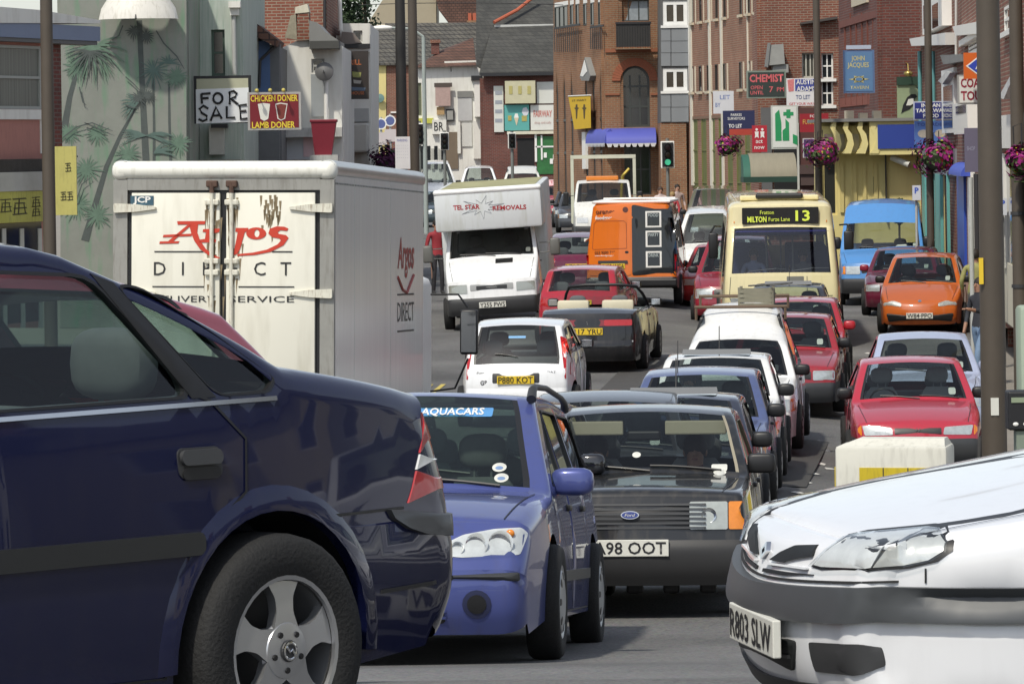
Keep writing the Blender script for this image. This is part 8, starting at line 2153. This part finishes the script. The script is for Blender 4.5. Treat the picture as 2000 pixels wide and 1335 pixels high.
# crate on the small van
# dark trees behind the roofs
def tree(label, px, py, D, r_, h, c=(.03, .055, .02)):
    A = P(px, py, D); z0 = gx(A.x, D); q = random.Random(int(px))
    t = thing('tree', label, 'tree', (A.x, D, z0)); zc = A.z - z0
    MB().tube([(0, 0, 0), (.1, .1, zc * .6), (0, 0, zc + h * .3)], [.25, .18, .06], 8).build('trunk', M('bark', (.06, .045, .03), .9), t, 60)
    m = MB()
    for k in range(2600):
        cl = q.randrange(9); cr = random.Random(cl * 7 + int(px)); cc = Vector((cr.uniform(-.6, .6) * r_, cr.uniform(-.5, .5) * r_, zc + cr.uniform(-.6, .6) * h))
        d = Vector((q.gauss(0, 1), q.gauss(0, 1), q.gauss(0, 1))).normalized() * (q.random() ** .4) * r_ * .45
        p = cc + d; a = Vector((q.gauss(0, 1), q.gauss(0, 1), q.gauss(0, 1))).normalized(); b = a.orthogonal().normalized(); s_ = .12
        m.add([p - a * s_, p + b * s_ * .6, p + a * s_, p - b * s_ * .6], [(0, 1, 2, 3)])
    m.build('crown', M('foliage', c, .7, var=.5, vs=2), t)
tree('dark tree behind the roofs left of the tiled house', 712, 10, 200, 2.4, 2.2)
A = P(1756, 405, 101); r = thing('shrub', 'small clipped green shrub in front of the yellow pub', 'shrub', (A.x, 101, gx(A.x, 101)))
m = MB(); q = random.Random(3); zc = A.z - gx(A.x, 101)
for k in range(900):
    d = Vector((q.gauss(0, 1), q.gauss(0, 1), q.gauss(0, 1))).normalized() * (.75 + .3 * q.random()); p = Vector((d.x * .2, d.y * .2, zc - .1 + d.z * .32)); a = Vector((q.gauss(0, 1), q.gauss(0, 1), q.gauss(0, 1))).normalized() * .035; b = a.orthogonal() * .6
    m.add([p - a, p + b, p + a, p - b], [(0, 1, 2, 3)])
m.build('leaves', M('shrub_green', (.035, .075, .02), .7, var=.4, vs=9), r, kind='stuff'); MB().tube([(0, 0, 0), (0, 0, zc - .3)], .03, 6).build('stem', M('bark', (.06, .045, .03), .9), r); MB().lathe([(.15, 0), (.2, .35)], n=12).build('pot', M('terracotta', (.4, .1, .05), .7), r)

# ------------------------------------------------------------------ people
def person(label, loc, rz, shirt, legs, hair=(.02, .015, .012), pose='stand', skin=(.45, .25, .17), h=1.72, shoes=(.03, .03, .03), bare_arms=True, group=None):
    """one continuous figure grown over a posed skeleton; colour zones follow the clothes"""
    r = thing('person', label, 'person', loc, rz, group)
    k = h / 1.72
    J = dict(pel=(0, 0, .95, .135, .1), sp=(0, .01, 1.12, .125, .09), ch=(0, .01, 1.32, .15, .1), nk=(0, .0, 1.47, .055, .055), hd=(0, -.012, 1.58, .078, .092), ht=(0, 0, 1.66, .07, .085))
    E = [('pel', 'sp'), ('sp', 'ch'), ('ch', 'nk'), ('nk', 'hd'), ('hd', 'ht')]
    arm = {'stand': ((.05, 0, 1.14), (.03, -.1, .9)), 'reach': ((-.0, -.16, 1.18), (-.02, -.4, 1.22)), 'carry': ((.04, -.05, 1.14), (-.1, -.25, 1.14)), 'walk': ((.05, .06, 1.14), (.05, -.06, .92)), 'sit': ((.05, -.12, 1.16), (-.06, -.4, 1.22))}[pose]
    for sx, n in ((1, 'l'), (-1, 'r')):
        a = arm if not (pose == 'reach' and sx < 0) else ((.05, 0, 1.14), (.03, -.1, .9))
        e, w = a
        J['sh' + n] = (sx * .175, .01, 1.39, .06, .06); J['el' + n] = (sx * (.2 + e[0]), e[1], e[2], .043, .043); J['wr' + n] = (sx * (.2 + w[0]), w[1], w[2], .03, .03)
        d = (Vector(J['wr' + n][:3]) - Vector(J['el' + n][:3])).normalized(); hp = Vector(J['wr' + n][:3]) + d * .09
        J['ha' + n] = (*hp, .036, .02)
        E += [('ch', 'sh' + n), ('sh' + n, 'el' + n), ('el' + n, 'wr' + n), ('wr' + n, 'ha' + n)]
        if pose != 'sit':
            st = .16 * sx if pose in ('walk', 'reach') else .02
            J['hp' + n] = (sx * .085, 0, .9, .09, .09); J['kn' + n] = (sx * .1, -.03 - st * .8, .5, .062, .062); J['an' + n] = (sx * .1, .02 - st, .09, .042, .042); J['to' + n] = (sx * .11, -.13 - st, .045, .04, .03)
            E += [('pel', 'hp' + n), ('hp' + n, 'kn' + n), ('kn' + n, 'an' + n), ('an' + n, 'to' + n)]
        else:
            J['hp' + n] = (sx * .085, -.05, .93, .09, .09); J['kn' + n] = (sx * .13, -.46, .95, .065, .065); E += [('pel', 'hp' + n), ('hp' + n, 'kn' + n)]
    ks = list(J)
    me = bpy.data.meshes.new('body'); me.from_pydata([tuple(c * k for c in J[q][:3]) for q in ks], [(ks.index(a), ks.index(b)) for a, b in E], [])
    o = bpy.data.objects.new('body', me); COL.objects.link(o)
    sk = o.modifiers.new('skin', 'SKIN'); sb = o.modifiers.new('sub', 'SUBSURF'); sb.levels = sb.render_levels = 2
    for i, q in enumerate(ks):
        v = me.skin_vertices[0].data[i]; v.radius = (J[q][3] * k, J[q][4] * k); v.use_root = q == 'pel'
    dg = bpy.context.evaluated_depsgraph_get()
    em = bpy.data.meshes.new_from_object(o.evaluated_get(dg))
    bpy.data.objects.remove(o); bpy.data.meshes.remove(me)
    ms = [M('skin_tone', skin, .55, var=.1, vs=9), M('shirt', shirt, .8, var=.15, vs=6, bump=.3, bs=14), M('trousers', legs, .8, var=.2, vs=6, bump=.3, bs=14), M('shoes', shoes, .6)]
    em.materials.clear()
    for m_ in ms: em.materials.append(m_)
    el = [Vector(J['el' + n][:3]) * k for n in 'lr']; ha = [Vector(J['ha' + n][:3]) * k for n in 'lr']
    for p in em.polygons:
        c = p.center; z = c.z / k
        if z > 1.475: i = 0
        elif abs(c.x) > .15 * k and min((c - e).length for e in ha) < min((c - e).length for e in el) * (1.15 if bare_arms else .45) and (z > .75 or pose == 'stand'): i = 0
        elif z > .93 or (pose == 'sit' and c.y > -.12 * k): i = 1
        elif z > .1: i = 2
        else: i = 3
        p.material_index = i; p.use_smooth = True
    # fingers, nose and ears join the body mesh
    bm = bmesh.new(); bm.from_mesh(em); ex = MB()
    for n, sx in (('l', 1), ('r', -1)):
        w, hd = Vector(J['wr' + n][:3]) * k, Vector(J['ha' + n][:3]) * k; d = (hd - w).normalized(); s_ = d.cross(Vector((0, 0, 1)) if abs(d.z) < .8 else Vector((1, 0, 0))).normalized(); dn = Vector((0, -.25, -.3))
        for j, ln in enumerate((.07, .08, .075, .06)):
            b0 = hd + s_ * (j - 1.5) * .019; ex.tube([b0, b0 + d * ln * .5, b0 + d * ln * .8 + dn * .06], [.0095, .009, .006], 6)
        ex.tube([w + d * .04 + s_ * .03 * sx, w + d * .08 + s_ * .06 * sx, w + d * .11 + s_ * .065 * sx], [.011, .01, .007], 6)
    ex.ell((0, -.1 * k, 1.575 * k), (.014, .022, .022), 8, 6); ex.ell((.083 * k, .005, 1.58 * k), (.012, .02, .03), 8, 6); ex.ell((-.083 * k, .005, 1.58 * k), (.012, .02, .03), 8, 6)
    vs = [bm.verts.new(v) for v in ex.v]
    for f_ in ex.f:
        try: q = bm.faces.new([vs[i] for i in f_]); q.material_index = 0; q.smooth = True
        except Exception: pass
    bm.to_mesh(em); bm.free()
    ob('body', em, r)
    m = MB(); m.ell((0, .018, 1.625 * k), (.092, .105, .1), 14, 9)
    if hair != (0, 0, 0): m.build('hair', M('hair', hair, .7, var=.3, vs=20), r, 60)
    f_ = MB(); f_.ell((.032, -.098 * k, 1.6 * k), (.011, .006, .007), 6, 4).ell((-.032, -.098 * k, 1.6 * k), (.011, .006, .007), 6, 4); f_.build('eyes', INK, r)
    f_ = MB(); f_.ell((0, -.098 * k, 1.535 * k), (.024, .006, .006), 6, 4); f_.build('mouth', M('lips', (.3, .1, .09), .5), r)
    return r
def stand(px, py, D, lift=.12):
    x = ray(px, py)[0] * D
    return (x, D, gx(x, D) + lift)
person('pedestrian in dark top and blue jeans reaching out by the thick post', stand(1913, 600, 66), R_(-50), (.03, .032, .04), (.16, .24, .36), pose='reach', skin=(.32, .17, .11), h=1.75)
person('pedestrian in olive shirt seen from behind by the blue doorway', stand(1905, 500, 76), PI - .3, (.28, .27, .1), (.12, .11, .1), pose='walk', skin=(.25, .14, .09), h=1.78)
person('pedestrian in pale pink top at the far crossing', stand(1290, 380, 135), R_(10), (.6, .5, .48), (.2, .08, .08), (.05, .03, .02), 'carry')
person('pedestrian in red top with fair hair at the far crossing', stand(1313, 380, 132), R_(-20), (.42, .05, .06), (.1, .05, .06), (.3, .2, .08), 'stand', h=1.6)
person('dark haired pedestrian behind the one in red at the far crossing', stand(1323, 370, 137), R_(15), (.45, .35, .33), (.02, .02, .03), pose='walk', h=1.76)
person('pedestrian in pink at the foot of the ribbed offices', stand(1358, 370, 132), R_(-60), (.55, .3, .3), (.3, .3, .3), (.05, .03, .02), 'walk')
person('pedestrian with red top between the lorry and the removals van', stand(853, 430, 92), R_(20), (.3, .03, .04), (.03, .03, .035), pose='stand')
person('small child in white near the tipper truck', stand(1250, 380, 131), 0, (.6, .55, .55), (.5, .4, .4), (.3, .2, .1), 'stand', h=1.5)
def rider(c, root, label, x, y, z, shirt, hair, skin=(.42, .23, .16), h=1.62):
    """someone sitting in a vehicle: hips at local (x, y from the front, z)"""
    Mx = Matrix.Translation(root.location) @ root.rotation_euler.to_matrix().to_4x4()
    p = Mx @ Vector((x, y - c.L / 2, z))
    k = h / 1.72
    q = person(label, (p.x, p.y, p.z - .93 * k), root.rotation_euler.z, shirt, (.04, .04, .05), hair, 'sit', skin, h)
    return q
rider(orion_c, orion_r, 'driver of the black saloon behind the windscreen on the left', -.36, 2.3, .46, (.1, .09, .1), (.03, .02, .015), h=1.6)
rider(orion_c, orion_r, 'front passenger of the black saloon on the right side', .36, 2.3, .46, (.14, .05, .06), (.04, .025, .02), h=1.6)
rider(mondeo_c, mondeo_r, 'dim driver of the blue estate behind the greenish screen', -.36, 2.4, .5, (.08, .09, .1), (.02, .02, .02), h=1.62)
rider(bus_c, bus_r, 'bus driver in pale blue shirt behind the big windscreen', -.5, 1.05, 1.1, (.3, .34, .5), (.03, .02, .02))
rider(bus_c, bus_r, 'passenger standing forward in the bus on the right', .45, 1.5, 1.05, (.2, .19, .2), (.03, .02, .02))
for (rt, cc), lb, sh in ((cC, 'driver of the pale blue hatchback in the queue', (.25, .25, .28)), (cF, 'driver of the red older saloon in the queue', (.3, .28, .25)), (cG, 'driver of the red hatchback ahead of the bus', (.12, .14, .2)), (cD, 'driver of the white hatchback with the deflector', (.2, .1, .1))):
    rider(cc, rt, lb, -.36, 2.15, .47, sh, (.03, .02, .015), h=1.58)
